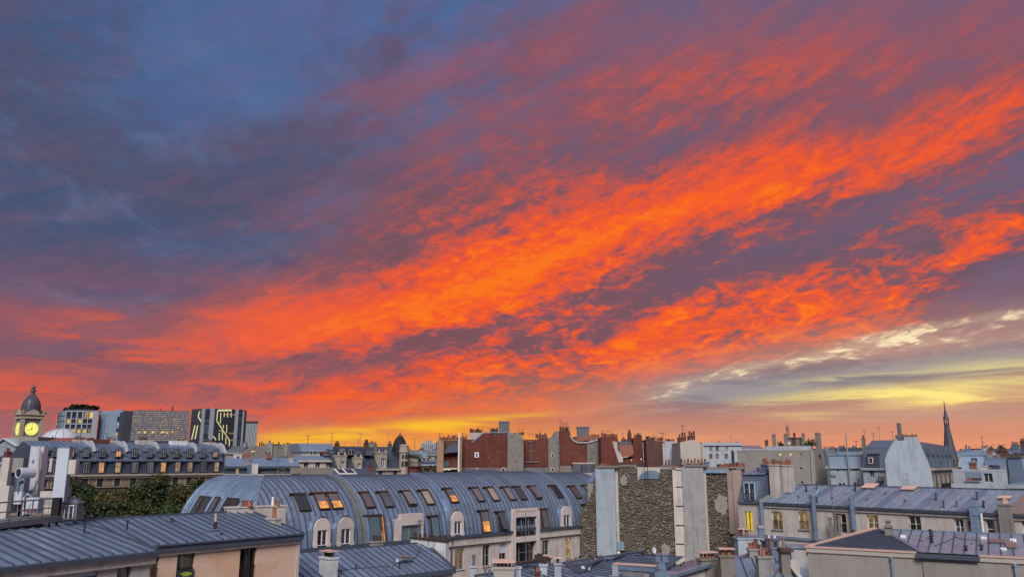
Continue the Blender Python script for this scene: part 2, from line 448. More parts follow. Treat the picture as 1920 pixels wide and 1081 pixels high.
        cc = n.mix(n.sstep(0.40, 0.70, n1) * 0.75 + n.sstep(0.48, 0.72, n2) * 0.45, X(n, bt.outputs[0]), c4(tuple(q * 0.5 for q in c1)))
        n.put(b.inputs['Base Color'], cc); b.inputs['Roughness'].default_value = 0.9
        bump(n, b, X(n, bt.outputs['Fac']) * -1.0 + n.noise(v, 9, 4) * 0.5, 0.35, 0.02)
    # peach render with patches of older coat
    m, n, b = new_mat('plaster_peach')
    v, r = objco(n)
    n1 = n.noise(scale3(n, v, (0.55, 0.55, 1.0)), 0.55, 6, 0.62, 0.5)
    n2 = n.noise(scale3(n, v, (2.5, 2.5, 0.3)), 1.0, 5, 0.6)
    n3 = n.noise(v, 10, 5, 0.6)
    cc = n.mix(n.sstep(0.50, 0.54, n1), c4((0.66, 0.455, 0.335)), c4((0.63, 0.395, 0.255)))
    cc = n.mix(n.sstep(0.64, 0.70, n.noise(v, 0.8, 5, 0.6)) * 0.6, cc, c4((0.55, 0.28, 0.13)))
    cc = n.mix(n.sstep(0.5, 0.8, n2) * 0.4, cc, c4((0.42, 0.30, 0.24)))
    cc = n.mix(n.sstep(0.3, 0.8, n3) * 0.25, cc, c4((0.5, 0.36, 0.28)))
    n.put(b.inputs['Base Color'], cc); b.inputs['Roughness'].default_value = 0.9
    bump(n, b, n3 + n1, 0.25, 0.015)
    # individual rubble stones: each one its own tone
    m, n, b = new_mat('rubble')
    v, r = objco(n)
    n3 = n.noise(v, 7, 5, 0.65)
    cc = n.ramp(r, [(0.0, c4((0.102, 0.076, 0.054))), (0.30, c4((0.172, 0.131, 0.095))), (0.65, c4((0.232, 0.183, 0.138))),
                    (0.88, c4((0.295, 0.243, 0.190))), (1.0, c4((0.34, 0.30, 0.25)))])
    cc = n.mix(n.sstep(0.35, 0.75, n3) * 0.5, cc, c4((0.10, 0.088, 0.078)))
    n.put(b.inputs['Base Color'], cc); b.inputs['Roughness'].default_value = 0.95
    bump(n, b, n3, 0.6, 0.04)
    # rubble in bulk: tone varies over the wall
    m, n, b = new_mat('rubble_bulk')
    v, r = objco(n)
    g = n.new('ShaderNodeNewGeometry')
    ri = X(n, g.outputs['Random Per Island'])
    n3 = n.noise(v, 7, 5, 0.65)
    cc = n.ramp(ri, [(0.0, c4((0.098, 0.073, 0.052))), (0.35, c4((0.165, 0.125, 0.090))), (0.72, c4((0.224, 0.177, 0.133))),
                     (0.92, c4((0.295, 0.243, 0.190))), (1.0, c4((0.34, 0.30, 0.25)))])
    cc = n.mix(n.sstep(0.35, 0.75, n3) * 0.5, cc, c4((0.10, 0.088, 0.078)))
    n.put(b.inputs['Base Color'], cc); b.inputs['Roughness'].default_value = 0.95
    bump(n, b, n3, 0.6, 0.04)
    # glass: mirror of the dusk sky over a see-through pane
    m = bpy.data.materials.new('glass'); m.use_nodes = True; t = m.node_tree; t.nodes.clear(); n = NT(t); MATS['glass'] = m
    o = n.new('ShaderNodeOutputMaterial'); mx = n.new('ShaderNodeMixShader')
    tr = n.new('ShaderNodeBsdfTransparent'); tr.inputs[0].default_value = (0.72, 0.76, 0.78, 1)
    gl = n.new('ShaderNodeBsdfGlossy'); gl.inputs['Roughness'].default_value = 0.04; gl.inputs[0].default_value = (0.85, 0.88, 0.92, 1)
    fr = n.new('ShaderNodeFresnel'); fr.inputs[0].default_value = 1.5
    n.put(mx.inputs[0], X(n, fr.outputs[0]) * 1.3 + 0.06)
    t.links.new(tr.outputs[0], mx.inputs[1]); t.links.new(gl.outputs[0], mx.inputs[2]); t.links.new(mx.outputs[0], o.inputs[0])
    # opaque dark panes for windows a long way off
    for name, colr, mt in (('glass_dark', (0.030, 0.034, 0.042), 0.0), ('glass_sky', (0.20, 0.215, 0.24), 0.6), ('glass_teal', (0.09, 0.14, 0.16), 0.2),
                           ('glass_brown', (0.32, 0.26, 0.195), 0.25), ('glass_mauve', (0.22, 0.195, 0.205), 0.40)):
        m, n, b = new_mat(name)
        v, r = objco(n)
        n1 = n.noise(v, 1.3, 3, 0.5)
        hs = n.new('ShaderNodeHueSaturation'); hs.inputs['Color'].default_value = c4(colr)
        n.put(hs.inputs['Value'], 0.55 + r * 0.9 + (n1 - 0.5) * 0.6)
        t = m.node_tree; t.links.new(hs.outputs[0], b.inputs['Base Color'])
        b.inputs['Roughness'].default_value = 0.12; b.inputs['Metallic'].default_value = mt
    # lit rooms seen through windows: lamplight falls off unevenly
    for name, ca, cb, e in (('lit_yellow', (1.0, 0.70, 0.13), (0.75, 0.42, 0.05), 1.15), ('lit_orange', (1.0, 0.40, 0.05), (0.50, 0.14, 0.02), 1.0),
                            ('lit_warm', (1.0, 0.62, 0.22), (0.30, 0.14, 0.04), 0.62), ('lit_dim', (0.42, 0.24, 0.06), (0.07, 0.04, 0.015), 0.75),
                            ('lit_strong', (1.0, 0.74, 0.03), (0.95, 0.60, 0.02), 1.1), ('lit_white', (1.0, 0.86, 0.55), (0.9, 0.7, 0.4), 1.1),
                            ('led_strip', (0.95, 0.90, 0.45), (0.70, 0.64, 0.30), 0.78), ('clock_face', (0.96, 0.93, 0.20), (0.80, 0.76, 0.12), 1.05)):
        m, n, b = new_mat(name)
        v, r = objco(n)
        n1 = n.noise(v, 1.6, 4, 0.6)
        cc = n.mix(n.sstep(0.35, 0.65, n1), c4(cb), c4(ca))
        n.put(b.inputs['Emission Color'], cc); n.put(b.inputs['Emission Strength'], e * (0.75 + r * 0.5) if name.startswith('lit') else e)
        n.put(b.inputs['Base Color'], (0.1, 0.08, 0.06, 1)); b.inputs['Roughness'].default_value = 0.6
    # foliage
    for name, ca, cb in (('leaves', (0.026, 0.042, 0.015), (0.062, 0.078, 0.024)), ('leaves_autumn', (0.046, 0.050, 0.018), (0.105, 0.078, 0.026)),
                         ('leaves_dark', (0.020, 0.032, 0.016), (0.042, 0.056, 0.024))):
        m, n, b = new_mat(name)
        g = n.new('ShaderNodeNewGeometry')
        ri = X(n, g.outputs['Random Per Island'])
        v, r = objco(n)
        n1 = n.noise(v, 0.5, 4, 0.6)
        cc = n.mix(n.sstep(0.3, 0.7, ri * 0.6 + n1 * 0.4), c4(ca), c4(cb))
        n.put(b.inputs['Base Color'], cc); b.inputs['Roughness'].default_value = 0.6
        b.inputs['Specular IOR Level'].default_value = 0.25
build_materials()
MATS['wall_dark'] = MATS['plaster_grey']

# ------------------------------------------------------------------ mesh building
class MB:
    def __init__(self):
        self.v, self.f, self.m = [], [], []
    def poly(self, pts, mi=0):
        i = len(self.v); self.v.extend([tuple(p) for p in pts]); self.f.append(tuple(range(i, i + len(pts)))); self.m.append(mi)
        return self
    def hexa(self, p, mi=0):
        """8 corners: bottom ring 0-3 (counter-clockwise from above), top ring 4-7"""
        i = len(self.v); self.v.extend([tuple(q) for q in p])
        for q in ((3, 2, 1, 0), (4, 5, 6, 7), (0, 1, 5, 4), (1, 2, 6, 5), (2, 3, 7, 6), (3, 0, 4, 7)):
            self.f.append(tuple(i + k for k in q)); self.m.append(mi)
        return self
    def box(self, x0, y0, z0, x1, y1, z1, mi=0):
        return self.hexa([(x0, y0, z0), (x1, y0, z0), (x1, y1, z0), (x0, y1, z0), (x0, y0, z1), (x1, y0, z1), (x1, y1, z1), (x0, y1, z1)], mi)
    def taper(self, cx, cy, z0, z1, w0, d0, w1, d1, mi=0):
        return self.hexa([(cx - w0 / 2, cy - d0 / 2, z0), (cx + w0 / 2, cy - d0 / 2, z0), (cx + w0 / 2, cy + d0 / 2, z0), (cx - w0 / 2, cy + d0 / 2, z0),
                          (cx - w1 / 2, cy - d1 / 2, z1), (cx + w1 / 2, cy - d1 / 2, z1), (cx + w1 / 2, cy + d1 / 2, z1), (cx - w1 / 2, cy + d1 / 2, z1)], mi)
    def prism(self, pts, ext, mi=0):
        """planar polygon swept along ext"""
        e = Vector(ext); n = len(pts); i = len(self.v)
        self.v.extend([tuple(p) for p in pts]); self.v.extend([tuple(Vector(p) + e) for p in pts])
        self.f.append(tuple(i + k for k in range(n))); self.m.append(mi)
        self.f.append(tuple(i + n + k for k in reversed(range(n)))); self.m.append(mi)
        for k in range(n):
            j = (k + 1) % n
            self.f.append((i + k, i + n + k, i + n + j, i + j)); self.m.append(mi)
        return self
    def tube(self, pts, r, n=6, mi=0, cap=True):
        pts = [Vector(p) for p in pts]
        rs = r if isinstance(r, (list, tuple)) else [r] * len(pts)
        rings = []
        for k, p in enumerate(pts):
            d = (pts[min(k + 1, len(pts) - 1)] - pts[max(k - 1, 0)]).normalized()
            a = d.cross(Vector((0, 0, 1)) if abs(d.z) < 0.9 else Vector((1, 0, 0))).normalized(); b = d.cross(a)
            i = len(self.v)
            for q in range(n):
                t = 2 * math.pi * q / n
                self.v.append(tuple(p + (a * math.cos(t) + b * math.sin(t)) * rs[k]))
            rings.append(i)
        for i, j in zip(rings, rings[1:]):
            for q in range(n):
                w = (q + 1) % n
                self.f.append((i + q, i + w, j + w, j + q)); self.m.append(mi)
        if cap:
            self.f.append(tuple(rings[0] + q for q in reversed(range(n)))); self.m.append(mi)
            self.f.append(tuple(rings[-1] + q for q in range(n))); self.m.append(mi)
        return self
    def lathe(self, prof, n=12, c=(0, 0, 0), mi=0, rot=0.0):
        rings = []
        for r, z in prof:
            i = len(self.v)
            for q in range(n):
                t = 2 * math.pi * q / n + rot
                self.v.append((c[0] + r * math.cos(t), c[1] + r * math.sin(t), c[2] + z))
            rings.append(i)
        for i, j in zip(rings, rings[1:]):
            for q in range(n):
                w = (q + 1) % n
                self.f.append((i + q, i + w, j + w, j + q)); self.m.append(mi)
        self.f.append(tuple(rings[0] + q for q in reversed(range(n)))); self.m.append(mi)
        self.f.append(tuple(rings[-1] + q for q in range(n))); self.m.append(mi)
        return self
    def mesh(self, name, mats):
        me = bpy.data.meshes.new(name)
        me.from_pydata(self.v, [], self.f)
        for m in (mats if isinstance(mats, (list, tuple)) else [mats]):
            me.materials.append(MATS[m])
        if any(self.m):
            me.polygons.foreach_set('material_index', self.m)
        me.update()
        return me
    def build(self, name, mats, parent=None, loc=None, label=None, kind=None, smooth=False):
        me = self.mesh(name, mats)
        if smooth:
            me.shade_smooth()
        return put(name, me, parent, loc, label, kind)

def put(name, me, parent=None, loc=None, label=None, kind=None, rot=None):
    o = bpy.data.objects.new(name, me)
    col.objects.link(o)
    if parent is not None:
        o.parent = parent
    if loc is not None:
        o.location = loc
    if rot is not None:
        o.rotation_euler = rot
    if label:
        o['label'] = label
    if kind:
        o['kind'] = kind
    return o

def thing(name, label, cat, loc=(0, 0, 0), rotz=0.0, group=None):
    o = bpy.data.objects.new(name, None)
    col.objects.link(o)
    o.empty_display_size = 0.2
    o.location = loc; o.rotation_euler = (0, 0, rotz)
    o['label'] = label; o['category'] = cat
    if group:
        o['group'] = group
    return o

# ------------------------------------------------------------------ surveying: photo pixel -> place
EYEV = Vector((0, 0, EYE))
def at(px, py, Y):
    d = ray(px, py)
    return EYEV + d * (Y * DEPTH / d.y)
def pz(px, py, z):
    """the point seen at a pixel, at a height z above (below) the eye"""
    d = ray(px, py)
    return EYEV + d * (z / d.z)

class Bld:
    """a building: an Empty at its left front corner, local x along the front, y inwards, z height above the street"""
    def __init__(self, name, label, cat, A, B, group=None):
        self.A = Vector((A.x, A.y, 0)); dx = B.x - A.x; dy = B.y - A.y
        self.L = math.hypot(dx, dy); self.rot = math.atan2(dy, dx)
        self.root = thing(name, label, cat, self.A, self.rot, group)
        self.M = Matrix.Translation(self.A) @ Matrix.Rotation(self.rot, 4, 'Z')
        self.I = self.M.inverted(); self.I3 = self.I.to_3x3()
        self.eye = self.I @ EYEV
    def loc(self, p): return self.I @ p
    def dirl(self, px, py): return self.I3 @ ray(px, py)
    def hit(self, px, py, p0, nrm):
        d = self.dirl(px, py); n = Vector(nrm)
        return self.eye + d * ((Vector(p0) - self.eye).dot(n) / d.dot(n))
    def f(self, px, py, y=0.0):
        h = self.hit(px, py, (0, y, 0), (0, 1, 0))
        return h.x, h.z
    def frect(self, px0, py0, px1, py1, y=0.0):
        """front-plane rectangle whose left / right / top / bottom are seen at these pixels (middle of each edge)"""
        x0 = self.f(px0, (py0 + py1) / 2, y)[0]; x1 = self.f(px1, (py0 + py1) / 2, y)[0]
        z1 = self.f((px0 + px1) / 2, py0, y)[1]; z0 = self.f((px0 + px1) / 2, py1, y)[1]
        return x0, z0, x1, z1
    def part(self, mb, name, mats, **k):
        return mb.build(name, mats, k.pop('parent', self.root), **k)

def wall_front(mb, x0, x1, z0, z1, holes, y=0.0, depth=0.25, mi=0, mr=0):
    """front wall with real openings and reveals"""
    xs = sorted({x0, x1} | {min(max(h[0], x0), x1) for h in holes} | {min(max(h[2], x0), x1) for h in holes})
    zs = sorted({z0, z1} | {min(max(h[1], z0), z1) for h in holes} | {min(max(h[3], z0), z1) for h in holes})
    for i in range(len(xs) - 1):
        for j in range(len(zs) - 1):
            cx, cz = (xs[i] + xs[i + 1]) / 2, (zs[j] + zs[j + 1]) / 2
            if any(h[0] < cx < h[2] and h[1] < cz < h[3] for h in holes):
                continue
            if xs[i + 1] - xs[i] < 1e-4 or zs[j + 1] - zs[j] < 1e-4:
                continue
            mb.poly([(xs[i], y, zs[j]), (xs[i + 1], y, zs[j]), (xs[i + 1], y, zs[j + 1]), (xs[i], y, zs[j + 1])], mi)
    for a, b, c, d in holes:
        mb.poly([(a, y, b), (a, y + depth, b), (a, y + depth, d), (a, y, d)], mr)
        mb.poly([(c, y, b), (c, y, d), (c, y + depth, d), (c, y + depth, b)], mr)
        mb.poly([(a, y, d), (a, y + depth, d), (c, y + depth, d), (c, y, d)], mr)
        mb.poly([(a, y, b), (c, y, b), (c, y + depth, b), (a, y + depth, b)], mr)

def shell(b, x0, x1, z0, z1, depth, holes=(), mats='plaster_cream', name='wall', rd=0.25, **k):
    """four walls, the front one pierced"""
    mb = MB()
    wall_front(mb, x0, x1, z0, z1, list(holes), 0.0, rd)
    mb.poly([(x0, depth, z0), (x0, 0, z0), (x0, 0, z1), (x0, depth, z1)])
    mb.poly([(x1, 0, z0), (x1, depth, z0), (x1, depth, z1), (x1, 0, z1)])
    mb.poly([(x1, depth, z0), (x0, depth, z0), (x0, depth, z1), (x1, depth, z1)])
    return mb.build(name, mats, b.root, **k)

# ------------------------------------------------------------------ windows
WCACHE = {}
def window(parent, x, y, z, w, h, style='dark', frame='white_paint', leaves=2, bars=0, sill=None, rail=False, room=True, curtain=None, rot=None, ft=0.05, label=None, blind=0.0):
    """a window standing in an opening: frame (the part) with panes, sill, curtains, guard rail as sub-parts"""
    w, h = round(w, 2), round(h, 2)
    key = (w, h, frame, leaves, bars, ft)
    if key not in WCACHE:
        f = MB()
        f.box(0, 0, 0, w, 0.06, ft); f.box(0, 0, h - ft, w, 0.06, h)
        f.box(0, 0, ft, ft, 0.06, h - ft); f.box(w - ft, 0, ft, w, 0.06, h - ft)
        pw = w / leaves
        for k in range(1, leaves):
            f.box(k * pw - ft * 0.8, -0.01, ft, k * pw + ft * 0.8, 0.05, h - ft)
        for k in range(bars):
            zz = h * (k + 1) / (bars + 1)
            for q in range(leaves):
                f.box(q * pw + ft, 0.005, zz - 0.025, (q + 1) * pw - ft, 0.045, zz + 0.025)
        g = MB(); g.poly([(ft * 0.9, 0.03, ft * 0.9), (pw - ft * 0.5, 0.03, ft * 0.9), (pw - ft * 0.5, 0.03, h - ft * 0.9), (ft * 0.9, 0.03, h - ft * 0.9)])
        WCACHE[key] = (f.mesh('window', frame), {}, g)
    fm, panes, g = WCACHE[key]
    o = put('window', fm, parent, (x, y, z), label, None, rot)
    glass = {'dark': 'glass_dark', 'sky': 'glass_sky', 'teal': 'glass_teal', 'mauve': 'glass_mauve'}.get(style)
    far = glass is not None and not room
    gm = glass if far else ('glass' if room else style)
    if gm not in panes:
        panes[gm] = g.mesh('pane', gm)
    for k in range(leaves):
        put('pane', panes[gm], o, (k * w / leaves, 0, 0))
    if room:
        bk = MB(); dd = 0.35
        bk.poly([(0.0, dd, 0), (w, dd, 0), (w, dd, h), (0, dd, h)])
        bk.poly([(0, 0.07, 0), (0, dd, 0), (0, dd, h), (0, 0.07, h)]); bk.poly([(w, 0.07, 0), (w, 0.07, h), (w, dd, h), (w, dd, 0)])
        bk.poly([(0, 0.07, h), (0, dd, h), (w, dd, h), (w, 0.07, h)]); bk.poly([(0, 0.07, 0), (w, 0.07, 0), (w, dd, 0), (0, dd, 0)])
        bk.build('room_interior', style if style.startswith('lit') else 'room_dim', o)
        if curtain:
            for (a0, a1, cm) in curtain:
                cb = MB(); n = max(2, int((a1 - a0) * w / 0.10))
                for q in range(n):
                    u0 = w * (a0 + (a1 - a0) * q / n); u1 = w * (a0 + (a1 - a0) * (q + 1) / n)
                    cb.poly([(u0, 0.16 + 0.03 * (q % 2), 0.03), (u1, 0.16 + 0.03 * ((q + 1) % 2), 0.03), (u1, 0.16 + 0.03 * ((q + 1) % 2), h - 0.03), (u0, 0.16 + 0.03 * (q % 2), h - 0.03)])
                cb.build('curtain', cm, o)
    if blind:
        MB().box(0.02, -0.03, h * (1 - blind), w - 0.02, 0.0, h - 0.01).build('blind', 'shutter', o)
    if sill:
        MB().box(-0.08, -0.14 - 0.2, -0.10, w + 0.08, 0.0, 0.0).build('sill', sill, o)
    if rail:
        r = MB(); hh = min(0.95, h * 0.5)
        r.box(0.0, -0.16, hh - 0.04, w, -0.12, hh); r.box(0.0, -0.16, 0.10, w, -0.12, 0.13)
        nb = max(3, int(w / 0.13))
        for k in range(nb + 1):
            u = w * k / nb
            r.box(u - 0.011, -0.15, 0.13, u + 0.011, -0.13, hh - 0.04)
        r.build('guard_rail', 'iron', o)
    return o

# ------------------------------------------------------------------ roof planes with standing seams
def clip_half(poly, u, keep_greater):
    out = []
    for i in range(len(poly)):
        p, q = poly[i], poly[(i + 1) % len(poly)]
        ip = (p[0] >= u) if keep_greater else (p[0] <= u)
        iq = (q[0] >= u) if keep_greater else (q[0] <= u)
        if ip:
            out.append(p)
        if ip != iq:
            t = (u - p[0]) / (q[0] - p[0])
            out.append((u, p[1] + t * (q[1] - p[1])))
    return out

def seam_roof(parent, pts, spacing=0.55, mat='zinc', seam=0.045, name='zinc_panel', start=0.0, along=None, matf=None, thick=0.03, rib='zinc_edge'):
    """standing-seam sheets over a planar polygon (first edge = eave); every sheet is an object"""
    P = [Vector(p) for p in pts]
    e = (Vector(along) if along else (P[1] - P[0])).normalized()
    nrm = Vector((0, 0, 0))
    for i in range(1, len(P) - 1):
        nrm += (P[i] - P[0]).cross(P[i + 1] - P[0])
    nrm.normalize()
    if nrm.z < 0:
        nrm = -nrm
    e = (e - nrm * e.dot(nrm)).normalized()
    s = nrm.cross(e).normalized()
    if s.z < 0:
        s = -s
    o = P[0]
    uv = [((p - o).dot(e), (p - o).dot(s)) for p in P]
    u0, u1 = min(q[0] for q in uv), max(q[0] for q in uv)
    n = max(1, int(round((u1 - u0) / spacing)))
    W = lambda u, v, h=0.0: o + e * u + s * v + nrm * h
    res = []
    for k in range(n):
        a, b = u0 + (u1 - u0) * k / n, u0 + (u1 - u0) * (k + 1) / n
        c = clip_half(clip_half(uv, a, True), b, False)
        if len(c) < 3:
            continue
        mb = MB()
        top = [W(u, v, thick) for u, v in c]
        mb.prism(top, -nrm * thick)
        for edge in ((a,) if k else ()) + ((b,) if k == n - 1 else ()):
            vs = sorted(v for u, v in c if abs(u - edge) < 1e-5)
            if len(vs) >= 2 and vs[-1] - vs[0] > 0.05:
                h = seam * 0.5
                mb.prism([W(edge - h, vs[0], thick), W(edge + h, vs[0], thick), W(edge + h * 0.7, vs[0], thick + seam * 1.1), W(edge - h * 0.7, vs[0], thick + seam * 1.1)], s * (vs[-1] - vs[0]), 1)
        res.append(mb.build(name, [matf(k, n) if matf else mat, rib], parent))
    return res

def beam(mb, p, q, w, h, mi=0, up=(0, 0, 1)):
    """bar of section w x h from p to q"""
    p, q = Vector(p), Vector(q); d = (q - p).normalized()
    side = d.cross(Vector(up)).normalized(); u = side.cross(d).normalized()
    a, b = side * w / 2, u * h / 2
    mb.hexa([p - a - b, p + a - b, q + a - b, q - a - b, p - a + b, p + a + b, q + a + b, q - a + b], mi)
    return mb

# ------------------------------------------------------------------ small roof furniture (parts of their building)
POT = {}
def pot(parent, x, y, z, h=0.45, r=0.13, mat='terracotta', cowl=False):
    key = (round(h, 2), round(r, 2), mat, cowl)
    if key not in POT:
        m = MB(); m.lathe([(r * 0.9, 0), (r, h * 0.08), (r * 0.85, h * 0.2), (r * 0.78, h * 0.85), (r * 0.95, h * 0.9), (r * 0.95, h)], 8)
        if cowl:
            m.lathe([(r * 1.5, h + 0.10), (r * 1.5, h + 0.15), (r * 0.5, h + 0.24)], 8)
            for t in (0.4, 2.5, 4.6):
                m.tube([(r * 0.8 * math.cos(t), r * 0.8 * math.sin(t), h), (r * 1.1 * math.cos(t), r * 1.1 * math.sin(t), h + 0.11)], 0.02, 4)
        POT[key] = m.mesh('chimney_pot', mat)
    return put('chimney_pot', POT[key], parent, (x, y, z))

def chimney(parent, x, y, z0, z1, w, d, mat='plaster_grey', pots=3, pot_h=0.4, pot_mat='terracotta', cap=0.14, caps=None, rot=0.0, taper=1.0, cowl=False, pr=None):
    """stack with a projecting cap and its row of pots"""
    m = MB(); H = z1 - z0
    m.taper(0, 0, 0, H - cap, w, d, w * taper, d * taper)
    m.box(-w * taper / 2 - 0.06, -d * taper / 2 - 0.06, H - cap, w * taper / 2 + 0.06, d * taper / 2 + 0.06, H)
    o = m.build('chimney', mat, parent, (x, y, z0))
    o.rotation_euler = (0, 0, rot)
    long_x = w >= d
    n = pots
    for k in range(n):
        t = (k + 0.5) / n - 0.5
        r = pr or min(0.16, 0.40 * (w if long_x else d) / max(n, 1))
        pot(o, t * w * 0.92 if long_x else 0, 0 if long_x else t * d * 0.92, H, pot_h * random.uniform(0.75, 1.2), r, pot_mat, cowl)
    if caps:                          # flat slab over the pots
        c = MB(); c.box(-w * taper / 2 - 0.05, -d * taper / 2 - 0.05, H + pot_h * 0.9, w * taper / 2 + 0.05, d * taper / 2 + 0.05, H + pot_h * 0.9 + 0.07)
        c.build('cap_slab', caps, o)
    return o

def antenna(parent, x, y, z, h=2.2, arms=4, rot=0.0, r=0.02):
    m = MB(); m.tube([(0, 0, 0), (0, 0, h)], r, 4)
    c, s = math.cos(rot), math.sin(rot)
    zz = h * 0.92
    m.tube([(-0.5 * c, -0.5 * s, zz), (0.6 * c, 0.6 * s, zz)], r * 0.6, 4)
    for k in range(arms):
        t = -0.45 + k * 0.95 / max(1, arms - 1); l = 0.34 - 0.05 * k
        m.tube([(t * c + l * s, t * s - l * c, zz), (t * c - l * s, t * s + l * c, zz)], r * 0.5, 3)
    if arms > 3:
        m.tube([(-0.3 * s, 0.3 * c, zz * 0.7), (0.3 * s, -0.3 * c, zz * 0.7)], r * 0.5, 3)
    return m.build('antenna', 'iron_grey', parent, (x, y, z))

def vent(parent, p, h=0.4, r=0.07, mat='iron_grey', hood=True):
    m = MB(); m.tube([(0, 0, -0.1), (0, 0, h)], r, 7)
    if hood:
        m.lathe([(r * 1.9, h + 0.05), (r * 1.9, h + 0.08), (r * 0.6, h + 0.16)], 8)
        m.tube([(0, 0, h - 0.02), (0, 0, h + 0.06)], r * 0.5, 5)
    return m.build('vent_pipe', mat, parent, p)

def railing(parent, p, q, h=1.0, step=0.14, mat='iron', r=0.014, bays=0, name='railing'):
    m = MB(); p, q = Vector(p), Vector(q); L = (q - p).length
    up = Vector((0, 0, 1))
    for zz in (0.08, h):
        m.tube([p + up * zz, q + up * zz], r * 1.6, 4)
    n = max(1, int(L / step))
    for k in range(n + 1):
        a = p.lerp(q, k / n)
        m.tube([a, a + up * h], r, 4, cap=False)
    return m.build(name, mat, parent)
# ------------------------------------------------------------------ ground
def build_ground():
    m = MB(); S = 9000.0
    m.poly([(-S, -S, 0), (S, -S, 0), (S, S, 0), (-S, S, 0)])
    o = m.build('ground', 'asphalt'); o['kind'] = 'structure'
build_ground()

# ------------------------------------------------------------------ 1: cream building at the left edge, with a roof terrace
def cream_corner_building():
    ze = -4.6
    A, B = pz(0, 1062, ze), pz(285, 1032, ze)
    d = (B - A).normalized()
    b = Bld('apartment_building', 'cream building at the lower left corner under a railed roof terrace', 'building', A - d * 5.0, B)
    zE = EYE + ze; L = b.L; D = 6.3; rise = 1.05
    holes = [b.frect(63, 1069, 95, 1110), b.frect(134, 1060, 183, 1110), b.frect(219, 1052, 246, 1100)]
    shell(b, 0, L, 0, zE - 0.25, D + 5, holes, 'plaster_cream')
    for i, (x0, z0, x1, z1) in enumerate(holes):
        window(b.root, x0, 0.20, z0, x1 - x0, z1 - z0, leaves=2 if i < 2 else 1, frame='iron_grey', blind=0.42 if i < 2 else 0.0, sill='plaster_cream',
               curtain=[(0.55, 1.0, 'curtain')] if i == 2 else None)
    c = MB(); c.box(-0.1, -0.22, zE - 0.62, L + 0.15, 0.0, zE - 0.30); c.box(-0.1, -0.30, zE - 0.30, L + 0.2, 0.0, zE - 0.22)
    c.build('cornice', 'plaster_cream', b.root)
    g = MB(); g.box(-0.1, -0.45, zE - 0.20, L + 0.22, -0.02, zE + 0.0); g.tube([(L + 0.12, -0.25, zE - 0.1), (L + 0.3, -0.25, zE - 0.1)], 0.07, 6)
    g.build('gutter', 'zinc_edge', b.root)
    rf = put('roof', None, b.root)
    # lower plane, then a gentler crown at the top
    k = 0.8
    seam_roof(rf, [(0, -0.25, zE), (L + 0.1, -0.25, zE), (L + 0.1, D * k, zE + rise * 0.9), (0, D * k, zE + rise * 0.9)], 0.62, 'zinc', 0.075)
    seam_roof(rf, [(0, D * k, zE + rise * 0.9), (L + 0.1, D * k, zE + rise * 0.9), (L + 0.1, D, zE + rise), (0, D, zE + rise)], 0.62, 'zinc', 0.075)
    seam_roof(rf, [(0, D, zE + rise), (L + 0.1, D, zE + rise), (L + 0.1, D + 5, zE + 0.2), (0, D + 5, zE + 0.2)], 0.62, 'zinc', 0.05)
    v = MB(); beam(v, (L + 0.12, -0.3, zE + 0.06), (L + 0.12, D, zE + rise + 0.10), 0.16, 0.16); beam(v, (L + 0.12, D, zE + rise + 0.1), (L + 0.12, D + 5, zE + 0.3), 0.16, 0.16)
    v.build('verge', 'zinc_edge', rf)
    for px, py in ((158, 988),):
        p = b.loc(pz(px, py + 7, ze + 0.95)); vent(b.root, p, 0.36, 0.05, 'iron')
    # ---- terrace: deck on posts above the ridge, with railing
    zt = -3.10
    P0w, P1w = pz(0, 979, zt), pz(116, 966, zt)
    dd = (P1w - P0w).normalized(); P0w = P0w - dd * 4
    P0, P1 = b.loc(P0w), b.loc(P1w); ax = (P1 - P0).normalized(); ay = Vector((0, 0, 1)).cross(ax)
    Lt = (P1 - P0).length; zT = EYE + zt
    W = lambda u, v, z: P0 + ax * u + ay * v + Vector((0, 0, z))
    dk = MB(); dk.hexa([W(0, 0, -0.22), W(Lt, 0, -0.22), W(Lt, 6, -0.22), W(0, 6, -0.22), W(0, 0, 0), W(Lt, 0, 0), W(Lt, 6, 0), W(0, 6, 0)])
    dk.hexa([W(0, -0.06, -0.30), W(Lt, -0.06, -0.30), W(Lt, 0.02, -0.30), W(0, 0.02, -0.30), W(0, -0.06, -0.10), W(Lt, -0.06, -0.10), W(Lt, 0.02, -0.10), W(0, 0.02, -0.10)])
    dk.build('terrace_deck', 'galvanised', b.root)
    pl = MB(); pl.hexa([W(0, 0.7, -1.7), W(Lt - 0.6, 0.7, -1.7), W(Lt - 0.6, 5, -1.7), W(0, 5, -1.7), W(0, 0.7, -0.23), W(Lt - 0.6, 0.7, -0.23), W(Lt - 0.6, 5, -0.23), W(0, 5, -0.23)]); pl.build('under_deck_shade', 'zinc_edge', b.root)  # added dark fill standing in for the shade under the deck
    for u in (Lt - 0.9, Lt - 0.2, Lt - 4.2):
        q = MB(); q.tube([W(u, 0.15, -0.2), W(u, 0.15, -1.1)], 0.06, 6); q.build('deck_post', 'iron', b.root)
    rl = MB()
    for u in np.linspace(0, Lt, 11):
        rl.tube([W(u, 0.03, 0), W(u, 0.03, 1.02)], 0.038, 5)
    for zz in (0.08, 0.52, 1.02):
        rl.tube([W(0, 0.03, zz), W(Lt, 0.03, zz)], 0.032 if zz < 1 else 0.045, 5)
    for u in (1.2, 2.6, 4.6, 6.0, 7.0):
        if u < Lt - 0.8:
            rl.tube([W(u, 0.03, 0.1), W(u + 0.45, 0.03, 0.85)], 0.022, 4)
    for k in range(9):
        u = Lt - 1.0 + k * 0.12
        rl.tube([W(u, 0.03, 0.08), W(u, 0.03, 1.02)], 0.014, 4)
